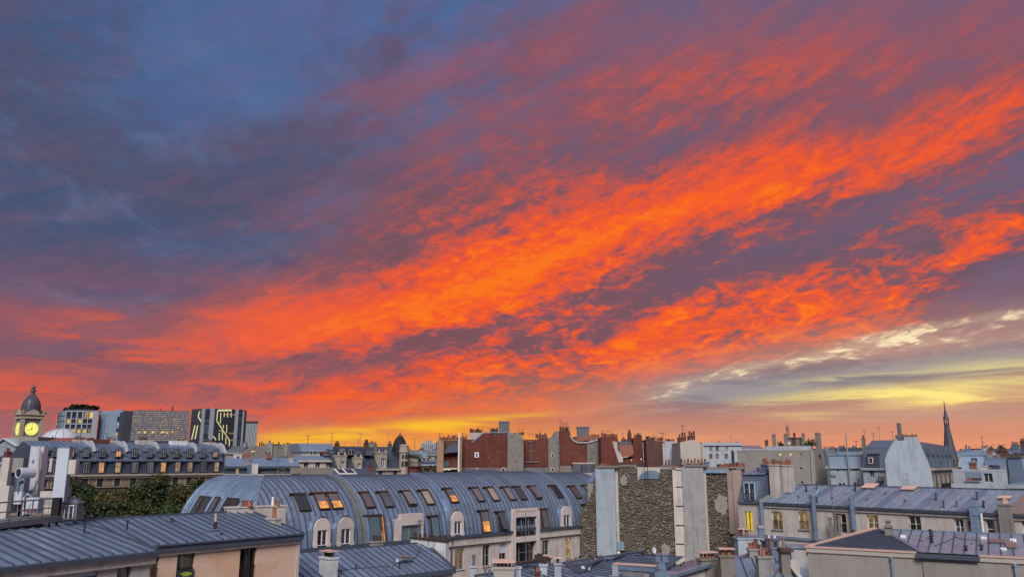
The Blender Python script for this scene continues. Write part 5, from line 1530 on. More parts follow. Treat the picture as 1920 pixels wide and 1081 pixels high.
# ------------------------------------------------------------------ 8: dun walled building at the lower right corner
def right_corner_building():
    ze = -5.06; zr = -4.35
    A, B = pz(1513, 1023, ze), pz(1920, 1044, ze)
    d = (B - A).normalized(); B2 = B + d * 5
    b = Bld('apartment_building', 'dun rendered building with pink lit copings at the lower right corner', 'building', A, B2)
    Z, ZR = EYE + ze, EYE + zr; L = b.L; D = 5.6
    shell(b, 0, L, 0, Z - 0.12, D + 4, [], 'plaster_dun')
    x1, x2 = b.f(1731, 1060)[0], b.f(1838, 1060)[0]
    m = MB(); m.box(x1, -0.12, 0, x2, -0.002, Z - 0.5); m.build('projecting_bay', 'plaster_dun', b.root)
    m = MB(); m.box(-0.15, -0.14, Z - 0.08, x1 - 0.3, 0.35, Z + 0.0); m.box(x2, -0.14, Z - 0.08, L, 0.35, Z + 0.0); m.build('coping', 'terracotta_skyglow', b.root)
    m = MB(); m.box(-0.05, -0.09, Z - 0.34, x1 - 0.32, 0, Z - 0.082); m.box(x2 + 0.02, -0.09, Z - 0.34, L, 0, Z - 0.082); m.build('moulding', 'plaster_sand', b.root)
    m = MB(); m.box(x1 - 0.3, -0.35, Z - 0.30, x2 + 0.0, 0.1, Z - 0.08); m.build('gutter', 'zinc_edge', b.root)
    apex = b.hit(1630, 992, (0, D, 0), (0, 1, 0)); xh = b.f(1722, 1030)[0]
    rf = put('roof', None, b.root)
    xa = 3.6
    # hip end: sheets laid across the slope
    seam_roof(rf, [(0.1, 0.36, Z - 0.04), (xh, 0.36, Z - 0.04), (xa, D, ZR), (xa - 0.35, D, ZR)], 0.26, 'zinc_old', 0.05, along=(0.35, 1.0, 0.0))
    seam_roof(rf, [(xh, 0.36, Z - 0.04), (L, 0.36, Z - 0.04), (L, D, ZR), (xa, D, ZR)], 0.62, 'zinc_pale', 0.06)
    seam_roof(rf, [(xa - 0.4, D, ZR), (L, D, ZR), (L, D + 4, Z), (xa - 0.4, D + 4, Z)], 0.62, 'zinc', 0.05)
    m = MB(); beam(m, (xh, 0.4, Z + 0.02), (xa, D, ZR + 0.06), 0.28, 0.12); beam(m, (xa, D, ZR + 0.05), (L, D, ZR + 0.05), 0.22, 0.12); m.build('ridge_cap', 'zinc', rf)
    m = MB(); e = b.hit(1640, 987, (xa - 0.3, D + 0.2, 0), (1, 0, 0)); beam(m, (0.0, 0.1, Z - 0.02), (xa - 0.35, D + 0.1, ZR + 0.10), 0.26, 0.13); m.build('coping', 'terracotta_skyglow', b.root)
    m = MB(); m.prism([(0.0, 0.12, Z - 0.6), (0.0, 0.12, Z - 0.12), (xa - 0.35, D + 0.1, ZR + 0.02), (xa - 0.35, D + 0.1, Z - 0.6)], (-0.12, 0.05, 0)); m.build('raking_wall', 'plaster_dun', b.root)
    nrm = (0, -(ZR - Z + 0.04), D - 0.36)
    on = lambda px, py: b.hit(px, py, (0, 0.36, Z - 0.04), nrm)
    p = on(1667, 1003)
    m = MB(); m.taper(0, 0, -0.3, 0.50, 0.46, 0.46, 0.40, 0.40); m.box(-0.29, -0.29, 0.50, 0.29, 0.29, 0.56); m.taper(0, 0, 0.56, 0.86, 0.34, 0.34, 0.24, 0.24); m.box(-0.20, -0.20, 0.86, 0.20, 0.20, 0.92); m.build('chimney', 'stone_dark', b.root, p)
    for px, py, h in ((1746, 1012, 0.5), (1748, 1018, 0.35), (1812, 1033, 0.2), (1841, 1032, 0.22), (1728, 1014, 0.06), (1822, 1020, 0.06), (1770, 1001, 0.06)):
        vent(b.root, on(px, py), h, 0.075, 'iron', h > 0.15)
    for px, py in ((1694, 1007), (1845, 1010), (1882, 1031), (1900, 1014)):
        p = on(px, py); m = MB(); m.box(-0.16, -0.1, 0.0, 0.16, 0.1, 0.16); m.build('roof_lug', 'white_paint', b.root, p)
    for px, py, w, h in ((1870, 1018, 0.75, 0.7), (1897, 1026, 0.45, 1.0)):
        p = on(px, py); m = MB(); m.box(-w / 2, -h / 2, 0, w / 2, h / 2, 0.14); o = m.build('roof_hatch', 'zinc_old', b.root, p); o.rotation_euler = (math.atan2(ZR - Z, D), 0, 0)
        MB().box(-w / 2 - 0.04, -h / 2 - 0.04, 0.14, w / 2 + 0.04, h / 2 + 0.04, 0.18).build('hatch_lid', 'zinc_rusty', o)
    pts = [on(x_, y_) + Vector((0, 0, 0.06)) for x_, y_ in ((1752, 1024), (1772, 1018), (1792, 1008), (1806, 1012), (1838, 1014), (1834, 1026))]
    MB().tube(pts, 0.018, 4).build('cable', 'iron', b.root)
    for px in (1672, 1902):
        x = b.f(px, 1050)[0]; m = MB(); m.tube([(x, -0.14, Z - 0.36), (x, -0.14, 1.0)], 0.065, 8); m.tube([(x, -0.14, Z - 0.34), (x, -0.14, Z - 0.5)], 0.10, 8); m.build('downpipe', 'zinc_new', b.root)
right_corner_building()
# ------------------------------------------------------------------ 5: jumble of low roofs and chimney stacks along the bottom
def stack(b, px, y0, y1, Y, w, d, mat, pots=2, ph=0.35, pm='terracotta', caps=None, rot=None, taper=1.0, cowl=False, pr=None, extra=0.5):
    p1, p0 = b.loc(at(px, y0, Y)), b.loc(at(px, y1, Y))
    return chimney(b.root, p0.x, p0.y, p0.z - extra, p1.z, w, d, mat, pots, ph, pm, 0.12, caps, (-b.rot if rot is None else rot), taper, cowl, pr)

def cluster_left():
    zr, ze = -6.7, -7.7
    R0, R1 = pz(985, 1066, zr), pz(1190, 1036, zr)
    d = (R1 - R0).normalized(); n = Vector((d.y, -d.x, 0)); w = 6.0
    A, B = R0 + n * w - d * 4.5, R1 + n * w
    b = Bld('low_building', 'low zinc roof with white flue stacks in front of the pinkish facade', 'building', A, B)
    L = b.L; Z, ZR = EYE + ze, EYE + zr
    shell(b, 0, L, 0, Z - 0.2, w + 0.4, [], 'plaster_sand')
    rf = put('roof', None, b.root)
    seam_roof(rf, [(0, -0.2, Z), (L, -0.2, Z), (L, w, ZR), (0, w, ZR)], 0.62, 'zinc', 0.06)
    m = MB(); beam(m, (0, w, ZR + 0.03), (L, w, ZR + 0.03), 0.24, 0.14); m.build('ridge_cap', 'zinc_edge', rf)
    on = lambda px, py: b.hit(px, py, (0, -0.2, Z), (0, -(ZR - Z), w + 0.2))
    # grey parapet with dark coping behind the stacks
    p0, p1 = b.loc(at(968, 1062, 49)), b.loc(at(1033, 1056, 51.5)); zt = b.loc(at(1000, 1053, 50)).z
    m = MB(); dv = p1 - p0; dv.z = 0; nv = Vector((-dv.y, dv.x, 0)).normalized() * 0.35
    q0, q1 = Vector((p0.x, p0.y, zt - 1.6)), Vector((p1.x, p1.y, zt - 1.6)); up = Vector((0, 0, 1.6))
    m.hexa([q0, q1, q1 + nv, q0 + nv, q0 + up, q1 + up, q1 + nv + up, q0 + nv + up]); pw = m.build('parapet', 'zinc', b.root)
    m = MB(); h = Vector((0, 0, 0.09)); k = nv.normalized() * 0.08; a = [q0 + up - k, q1 + up - k, q1 + up + nv + k, q0 + up + nv + k]; m.hexa(a + [c + h for c in a]); m.build('coping', 'wood_dark', pw)
    for t, hh in ((0.62, 0.30), (0.70, 0.36), (0.78, 0.30)):
        c = q0.lerp(q1, t) + up + nv * 0.5; pot(pw, c.x, c.y, c.z + 0.09, hh, 0.13, 'wood_dark')
    stack(b, 888, 1059, 1084, 47.5, 0.40, 0.36, 'plaster_white', 1, 0.40, 'zinc_old', cowl=True, pr=0.10)
    stack(b, 945, 1061, 1086, 45.0, 0.95, 0.50, 'plaster_sand', 4, 0.26, 'wood_dark', caps='terracotta_skyglow', taper=1.3)
    stack(b, 937, 1057, 1082, 46.5, 0.85, 0.5, 'zinc', 3, 0.24, 'wood_dark', caps='terracotta_skyglow')
    stack(b, 971, 1061, 1076, 45.5, 0.36, 0.36, 'plaster_white', 0)
    stack(b, 1019, 1056, 1071, 48.5, 0.46, 0.40, 'plaster_white', 2, 0.24, 'wood_dark')
    stack(b, 1046, 1054, 1077, 48.0, 0.42, 0.40, 'plaster_white', 1, 0.30, 'wood_dark', caps='terracotta_skyglow', pr=0.10)
    stack(b, 1024, 1049, 1056, 52.0, 0.5, 0.4, 'stone_dark', 2, 0.3, 'wood_dark', caps='terracotta_skyglow')
    stack(b, 1008, 1070, 1080, 46.5, 0.34, 0.3, 'brick_dark', 1, 0.26, 'terracotta', pr=0.1)
    stack(b, 1120, 1046, 1056, 53.5, 0.32, 0.30, 'plaster_grey', 1, 0.28, 'iron', pr=0.07)
    stack(b, 1088, 1045, 1050, 60.0, 0.8, 0.7, 'stone_dark', 1, 0.2, 'iron', pr=0.12)
    p = on(910, 1079); vent(b.root, p, 0.3, 0.06, 'zinc_old'); p = on(918, 1079); vent(b.root, p, 0.25, 0.06, 'zinc_old')
    p = on(1098, 1068); m = MB(); m.hexa([(-0.6, -0.3, 0), (0.35, -0.3, 0), (0.35, 0.35, 0.1), (-0.6, 0.35, 0.1), (-0.6, -0.3, 0.32), (0.35, -0.3, 0.42), (0.35, 0.35, 0.48), (-0.6, 0.35, 0.38)]); hb = m.build('roof_hatch', 'zinc_edge', b.root, p); hb.rotation_euler = (0, 0, -b.rot)
    m = MB(); m.box(-0.30, -0.325, 0.06, -0.06, -0.302, 0.30); m.box(0.06, -0.325, 0.05, 0.26, -0.302, 0.34); m.build('hatch_opening', 'white_paint', hb)
    pts = [on(x_, y_) + Vector((0, 0, 0.1)) for x_, y_ in ((975, 1067), (990, 1063), (1003, 1064), (1006, 1070))]
    MB().tube(pts, 0.06, 6).build('flue_pipe', 'iron', b.root)
    for px, py in ((996, 1075), (1053, 1070), (1021, 1055), (1010, 1052)):
        vent(b.root, on(px, py), 0.12, 0.07, 'iron', False)
    # long lean-to of dark glazing bars
    p = [on(1060, 1062), on(1084, 1078), on(1100, 1073), on(1076, 1058)]
    for k in range(3):
        t0, t1 = k / 3 + 0.03, (k + 1) / 3 - 0.03
        a, c, e, f = p[0].lerp(p[3], t0), p[1].lerp(p[2], t0), p[1].lerp(p[2], t1), p[0].lerp(p[3], t1)
        m = MB(); up = Vector((0, 0, 0.16)); m.hexa([a, c, e, f, a + up, c + up, e + up, f + up]); m.build('dark_panel', 'zinc_edge', b.root)
    q = b.loc(at(1043, 975, 56)); 
    q = b.loc(at(986, 1055, 52.0)); antenna(b.root, q.x, q.y, q.z - 0.3, 3.6, 3, r=0.03)
cluster_left()

def cluster_middle():
    """small zinc shed with a pink topped beam, hung with tarpaulins"""
    z0 = -6.35
    A, B = pz(1148, 1056, z0), pz(1228, 1061, z0)
    b = Bld('rooftop_shed', 'rooftop shed with pink topped beam and hanging grey tarpaulins below the rubble wall', 'shed', A, B)
    Z = EYE + z0; L = b.L; D = 3.4
    m = MB(); m.box(0.35, 0.10, Z - 4, L - 0.4, D, Z - 0.32); m.build('wall', 'plaster_grey', b.root)
    m = MB(); m.box(0.42, -0.02, Z - 0.34, L, 0.30, Z - 0.02); m.build('beam', 'zinc', b.root)
    m = MB(); m.box(0.10, -0.08, Z - 0.02, L + 0.08, 0.42, Z + 0.06); m.build('coping', 'terracotta_skyglow', b.root)
    m = MB(); m.box(0.0, -0.03, Z - 2.5, 0.40, 0.36, Z - 0.022); m.build('corner_post', 'panel_pale', b.root)
    for x0, x1 in ((0.5, 1.45), (1.5, 2.1)):
        m = MB(); n = 6
        for k in range(n):
            a, c = x0 + (x1 - x0) * k / n, x0 + (x1 - x0) * (k + 1) / n
            m.poly([(a, 0.03 + 0.05 * (k % 2), Z - 2.0), (c, 0.03 + 0.05 * ((k + 1) % 2), Z - 2.0), (c, 0.05, Z - 0.36), (a, 0.05, Z - 0.36)])
        m.build('tarpaulin', 'tarp', b.root)
    m = MB(); m.box(L - 0.38, 0.0, Z - 0.9, L - 0.02, D, Z - 0.36); m.build('gutter', 'zinc_edge', b.root)
    rf = put('roof', None, b.root)
    seam_roof(rf, [(-3.6, -1.2, Z - 1.02), (L - 0.1, 0.45, Z - 0.50), (L - 0.1, 7.0, Z - 0.10), (-3.6, 7.0, Z - 0.36)], 0.55, 'zinc_new', 0.07, along=(0.45, 1, 0))
    m = MB(); m.tube([b.loc(at(px, py, Y)) for px, py, Y in ((1098, 1060, 50), (1128, 1047, 54), (1150, 1045, 54), (1175, 1036, 56), (1210, 1032, 57))], 0.12, 6); m.build('roll_edge', 'zinc_edge', b.root)
    m = MB(); m.box(L - 0.02, 0.0, Z - 0.75, L + 1.7, 1.2, Z - 0.35); m.build('box_gutter', 'zinc_new', b.root)
    m = MB(); m.box(-3.5, -1.0, Z - 5, -0.05, 7.0, Z - 1.06); m.box(-0.05, 0.9, Z - 4, L - 0.2, 7.0, Z - 0.80); m.box(L - 0.2, 2.4, Z - 3, L + 4, 9.0, Z - 0.52); m.build('rear_block', 'zinc_old', b.root)
    # twin cube flue
    p0, p1 = b.loc(at(1243, 1072, 49.5)), b.loc(at(1243, 1052, 49.5))
    m = MB(); m.box(-0.22, -0.2, 0, 0.22, 0.2, p1.z - p0.z); o = m.build('flue_stack', 'zinc_new', b.root, p0); h = p1.z - p0.z
    m = MB(); m.box(-0.38, -0.2, h + 0.06, -0.06, 0.2, h + 0.36); m.box(0.04, -0.2, h + 0.06, 0.40, 0.2, h + 0.42); m.box(-0.42, -0.24, h, 0.44, 0.24, h + 0.058); m.box(-0.45, -0.25, h + 0.42, 0.45, 0.25, h + 0.48); m.build('flue_hood', 'zinc_new', o)
    # ironwork odds and ends behind
    for px, py, Y in ((1257, 1066, 52), (1264, 1060, 53), (1276, 1064, 52), (1290, 1062, 54), (1205, 1040, 57), (1190, 1044, 56)):
        p = b.loc(at(px, py, Y)); m = MB(); m.tube([(0, 0, -0.4), (0, 0, 0.25), (0.3, 0, 0.42)], 0.06, 5); m.build('vent_pipe', random.choice(['iron', 'zinc_edge', 'zinc_rusty']), b.root, p)
cluster_middle()

def cluster_right():
    zr, ze = -5.9, -7.3
    # roof falling to the viewer between raking parapets
    R0, R1 = pz(1352, 1046, zr), pz(1468, 1048, zr)
    A0, B0 = Vector((R0.x - 0.6, R0.y - 5.2, 0)), Vector((R1.x - 0.6, R1.y - 5.2, 0))
    b = Bld('low_building', 'blue zinc roof crowded with tall chimney stacks and terracotta pots near the dun building', 'building', A0, B0)
    L = b.L; Z, ZR = EYE + ze, EYE + zr; D = 5.2
    shell(b, -4.2, L + 0.6, 0, Z - 0.2, D + 3, [], 'plaster_sand')
    rf = put('roof', None, b.root)
    seam_roof(rf, [(0.3, -0.2, Z), (L, -0.2, Z), (L, D, ZR), (0.3, D, ZR)], 0.75, 'zinc_new', 0.08)
    # left raking parapet (zinc capped, pink plaster face)
    p0, p1 = b.loc(at(1262, 1078, 45)), b.loc(at(1358, 1050, 48.5))
    m = MB(); beam(m, p0, p1, 0.4, 0.18); m.build('coping', 'zinc', b.root)
    m = MB(); m.prism([p0 + Vector((0, 0.05, -0.09)), p1 + Vector((0, 0.05, -0.09)), p1 + Vector((0, 0.05, -3)), p0 + Vector((0, 0.05, -3))], (0, 0.25, 0)); m.build('parapet', 'plaster_rose', b.root)
    p0, p1 = b.loc(at(1370, 1050, 48.5)), b.loc(at(1408, 1038, 51))
    m = MB(); beam(m, p0, p1, 0.3, 0.2); m.build('coping', 'zinc', b.root)
    p0, p1 = b.loc(at(1440, 1088, 43.5)), b.loc(at(1466, 1046, 47))
    m = MB(); beam(m, p0, p1, 0.34, 0.16); m.build('coping', 'zinc_new', b.root)
    m = MB(); q = Vector((0.12, 0.0, -0.1)); m.prism([p0 + q, p1 + q, p1 + q + Vector((0.9, 0, 0)), p1 + q + Vector((0.9, 0, -3)), p0 + q + Vector((0, 0, -2.2))], (0, 0.3, 0)); m.build('gable', 'plaster_cream', b.root)
    p0, p1 = b.loc(at(1482, 1060, 46)), b.loc(at(1502, 1084, 44)); m = MB(); beam(m, p0, p1, 0.22, 0.14); m.build('coping', 'plaster_cream', b.root)
    # stacks: px, top, bottom, depth, width, thickness, material, pots...
    stack(b, 1327, 1045, 1070, 47.5, 1.15, 0.55, 'stone_dark', 4, 0.34, 'terracotta', caps='terracotta_skyglow', rot=-b.rot + 0.35)
    stack(b, 1364, 1039, 1090, 46.0, 0.78, 0.55, 'stone_dark', 2, 0.36, 'terracotta', caps='terracotta_skyglow', taper=1.10)
    stack(b, 1435, 1041, 1092, 44.5, 0.86, 0.62, 'plaster_grey', 1, 0.42, 'terracotta', pr=0.17, taper=0.92)
    o = stack(b, 1474, 1030, 1092, 45.5, 0.52, 0.5, 'stone_dark', 1, 0.75, 'stone_dark', pr=0.12)
    m = MB(); H = 2.0; m.box(-0.40, -0.34, 0, 0.40, 0.34, 0.10); m.box(-0.36, -0.30, 0.10, 0.36, 0.30, 0.2); p = b.loc(at(1472, 1033, 45.4)); q = m.build('cap_slab', 'brick_dark', b.root, p); q.rotation_euler = (0, 0, -b.rot)
    stack(b, 1405, 1006, 1040, 56.0, 1.85, 1.1, 'plaster_blue', 0, taper=1.0)
    p = b.loc(at(1405, 1006, 56.0)); m = MB(); m.box(-1.0, -0.62, 0, 1.0, 0.62, 0.10); q = m.build('slab', 'zinc', b.root, p); q.rotation_euler = (0, 0, -b.rot)
    for px, h, w, mt in ((1390, 0.42, 0.14, 'brick_dark'), (1400, 0.40, 0.15, 'terracotta')):
        p = b.loc(at(px, 1005, 55.8)); pot(b.root, p.x, p.y, p.z + 0.06, h, w, mt)
        MB().box(-0.24, -0.24, 0, 0.24, 0.24, 0.08).build('cap_slab', 'terracotta_skyglow', b.root, (p.x, p.y, p.z + 0.06 + h * 1.05))
    stack(b, 1426.5, 987, 1005, 57.0, 0.30, 0.3, 'zinc', 0); p = b.loc(at(1426.5, 987, 57)); MB().box(-0.22, -0.2, 0, 0.22, 0.2, 0.09).build('cap_slab', 'terracotta_skyglow', b.root, p)
    stack(b, 1412, 1027, 1044, 50.0, 0.55, 0.45, 'plaster_grey', 2, 0.42, 'terracotta', pr=0.16)
    stack(b, 1418, 1020, 1030, 52, 0.4, 0.4, 'brick_dark', 1, 0.3, 'brick_dark'); stack(b, 1443, 1034, 1044, 47, 0.22, 0.22, 'brick_dark', 1, 0.85, 'brick_dark', pr=0.09)
    stack(b, 1456, 1024, 1046, 48.5, 0.75, 0.6, 'zinc', 1, 0.34, 'iron', pr=0.11); stack(b, 1452, 1028, 1040, 50.0, 1.2, 0.7, 'zinc_old', 0)
    stack(b, 1432, 1012, 1030, 53, 0.2, 0.2, 'iron', 1, 0.2, 'terracotta_skyglow', pr=0.1); stack(b, 1448, 1008, 1020, 55, 0.9, 0.5, 'zinc_old', 2, 0.2, 'white_paint', pr=0.09)
    # pebble-dashed block and another scrap of blue roof beyond
    p0, p1 = b.loc(at(1484, 1040, 53)), b.loc(at(1516, 1040, 52)); zt = b.loc(at(1500, 1030, 52)).z; zb = b.loc(at(1500, 1066, 52)).z
    m = MB(); m.box(p0.x, p0.y, zb - 3, p1.x + 1.0, p0.y + 1.5, zt); o = m.build('rear_wall', 'concrete', b.root)
    m = MB(); m.box(p0.x - 0.3, p0.y - 0.12, zt, p1.x + 1.0, p0.y + 1.5, zt + 0.16); m.build('coping', 'zinc', o)
    m = MB(); m.hexa([(p0.x - 0.8, p0.y - 4, zb - 1.1), (p1.x + 1, p0.y - 4, zb - 1.3), (p1.x + 1, p0.y - 0.02, zb - 0.3), (p0.x - 0.8, p0.y - 0.02, zb - 0.1), (p0.x - 0.8, p0.y - 4, zb - 0.9), (p1.x + 1, p0.y - 4, zb - 1.1), (p1.x + 1, p0.y - 0.02, zb - 0.1), (p0.x - 0.8, p0.y - 0.02, zb + 0.1)]); m.build('lower_roof', 'zinc_new', o)
cluster_right()
# ------------------------------------------------------------------ the town behind
rf_ = random.Random(11)
def block(label, px0, Y0, px1, Y1, eave, ridge, wallm='plaster_cream', roofm='zinc', rows=(), dormers=(), depth=10.0, setb=1.6, stacks=(), name='apartment_building',
          cat='building', kind='mansard', group=None, cornice=True, rd=0.3, frame='plaster_sand', ants=(), zbase=0.0):
    A, B = at(px0, 865, Y0), at(px1, 865, Y1)
    b = Bld(name, label, cat, A, B, group)
    mid = (px0 + px1) / 2; L = b.L
    fz = lambda y, yy=0.0: b.f(mid, y, yy)[1]
    ze = fz(eave); zr = fz(ridge, setb)
    holes = []; specs = []
    for (yt, yb, pxs, wpx, styles) in rows:
        z1, z0 = fz(yt), fz(yb)
        for i, px in enumerate(pxs):
            x = b.f(px, (yt + yb) / 2)[0]; w = abs(b.f(px + wpx / 2, yt)[0] - b.f(px - wpx / 2, yt)[0])
            if x - w / 2 < 0.05 or x + w / 2 > L - 0.05: continue
            holes.append((x - w / 2, z0, x + w / 2, z1)); specs.append(styles[i % len(styles)] if isinstance(styles, (list, tuple)) else styles)
    shell(b, 0, L, zbase, ze, depth, holes, wallm, rd=rd)
    for (x0, z0, x1, z1), st in zip(holes, specs):
        window(b.root, x0, rd * 0.7, z0, x1 - x0, z1 - z0, style=st, room=st.startswith('lit'), frame=frame, leaves=2 if x1 - x0 > 0.7 else 1, ft=0.07)
    if cornice:
        m = MB(); m.box(-0.2, -0.35, ze - 0.35, L + 0.2, -0.002, ze + 0.05); m.build('cornice', wallm, b.root)
    if kind == 'mansard':
        m = MB(); zk = ze + (zr - ze) * 0.72
        m.prism([(0, 0, ze), (0, setb, zk), (0, setb + 2.8, zr), (0, depth - setb - 2.8, zr), (0, depth - setb, zk), (0, depth, ze)], (L, 0, 0))
        m.build('roof', roofm, b.root)
        m = MB(); m.box(-0.02, setb - 0.12, zk - 0.12, L + 0.02, setb + 0.02, zk + 0.12); m.build('roof_flashing', 'zinc', b.root)
    elif kind == 'slope':
        m = MB(); m.prism([(0, -0.2, ze), (0, setb * 3, zr), (0, depth, ze)], (L, 0, 0)); m.build('roof', roofm, b.root)
    elif kind == 'flat':
        m = MB(); m.box(0.02, 0.02, ze - 0.3, L - 0.02, depth - 0.02, ze - 0.1); m.build('roof', roofm, b.root)
        m = MB(); m.box(-0.03, -0.03, ze, L + 0.03, 0.25, fz(ridge)); m.box(-0.03, 0.25, ze, 0.22, depth, fz(ridge)); m.box(L - 0.22, 0.25, ze, L + 0.03, depth, fz(ridge)); m.build('parapet', wallm, b.root)
    for (px, yt, yb, wpx, st) in dormers:
        x = b.f(px, yb)[0]; w = abs(b.f(px + wpx / 2, yt)[0] - b.f(px - wpx / 2, yt)[0]); z1, z0 = fz(yt), fz(yb)
        m = MB(); r = w / 2 + 0.16
        m.box(-r, 0.15, z0 - 0.1, r, 1.8, z1); m.prism([(-r - 0.08, 0.05, z1), (r + 0.08, 0.05, z1), (0, 0.05, z1 + r * 0.8)], (0, 1.9, 0))
        d = m.build('dormer', roofm, b.root, (x, 0, 0))
        window(d, -w / 2, 0.07, z0, w, z1 - z0 - 0.05, style=st, room=False, leaves=2, ft=0.08)
    for s in stacks:
        px, yt, wpx, mat, pots = s[:5]; dy = s[5] if len(s) > 5 else setb + 1.5; yb = s[6] if len(s) > 6 else None
        x, zt = b.f(px, yt, dy); w = abs(b.f(px + wpx / 2, yt, dy)[0] - b.f(px - wpx / 2, yt, dy)[0])
        z0 = b.f(px, yb, dy)[1] if yb else min(ze, zt - 1.5)
        chimney(b.root, x, dy, z0 - 0.5, zt, w, max(0.6, min(1.6, w * 0.7)), mat, pots, 0.55, rf_.choice(['terracotta', 'brick_dark', 'wood_dark']), 0.18, pr=0.17)
    for px, yt, yb in ants:
        x, z1 = b.f(px, yt, 3.0); z0 = b.f(px, yb, 3.0)[1]
        antenna(b.root, x, 3.0, z0, z1 - z0, rf_.choice([3, 4, 5]), rf_.uniform(0, 3), 0.045)
    if kind in ('mansard', 'slope') and L > 3 and cat == 'building':      # the small change of any roof: pots, pipes, aerials
        for k in range(max(2, int(L / 3.2))):
            x = rf_.uniform(0.4, L - 0.4); y = setb + rf_.uniform(1.2, 3.0)
            t = rf_.random()
            if t < 0.45:
                chimney(b.root, x, y, zr - 1.2, zr + rf_.uniform(0.25, 0.9), rf_.uniform(0.5, 1.5), 0.5, rf_.choice(['brick_dark', 'stone_dark', 'plaster_grey', wallm]), rf_.randint(1, 4), rf_.uniform(0.3, 0.6), rf_.choice(['brick_dark', 'wood_dark', 'tile_red']), 0.1, pr=0.13)
            elif t < 0.8:
                antenna(b.root, x, y, zr - 0.6, rf_.uniform(1.8, 3.4), rf_.choice([2, 3, 4, 5]), rf_.uniform(0, 3), 0.035)
            else:
                vent(b.root, (x, y, zr - 0.5), rf_.uniform(0.7, 1.4), 0.1, 'zinc_edge')
    b.fz = fz; b.ze, b.zr, b.mid = ze, zr, mid
    return b

D_ = ['dark', 'dark', 'sky', 'dark']
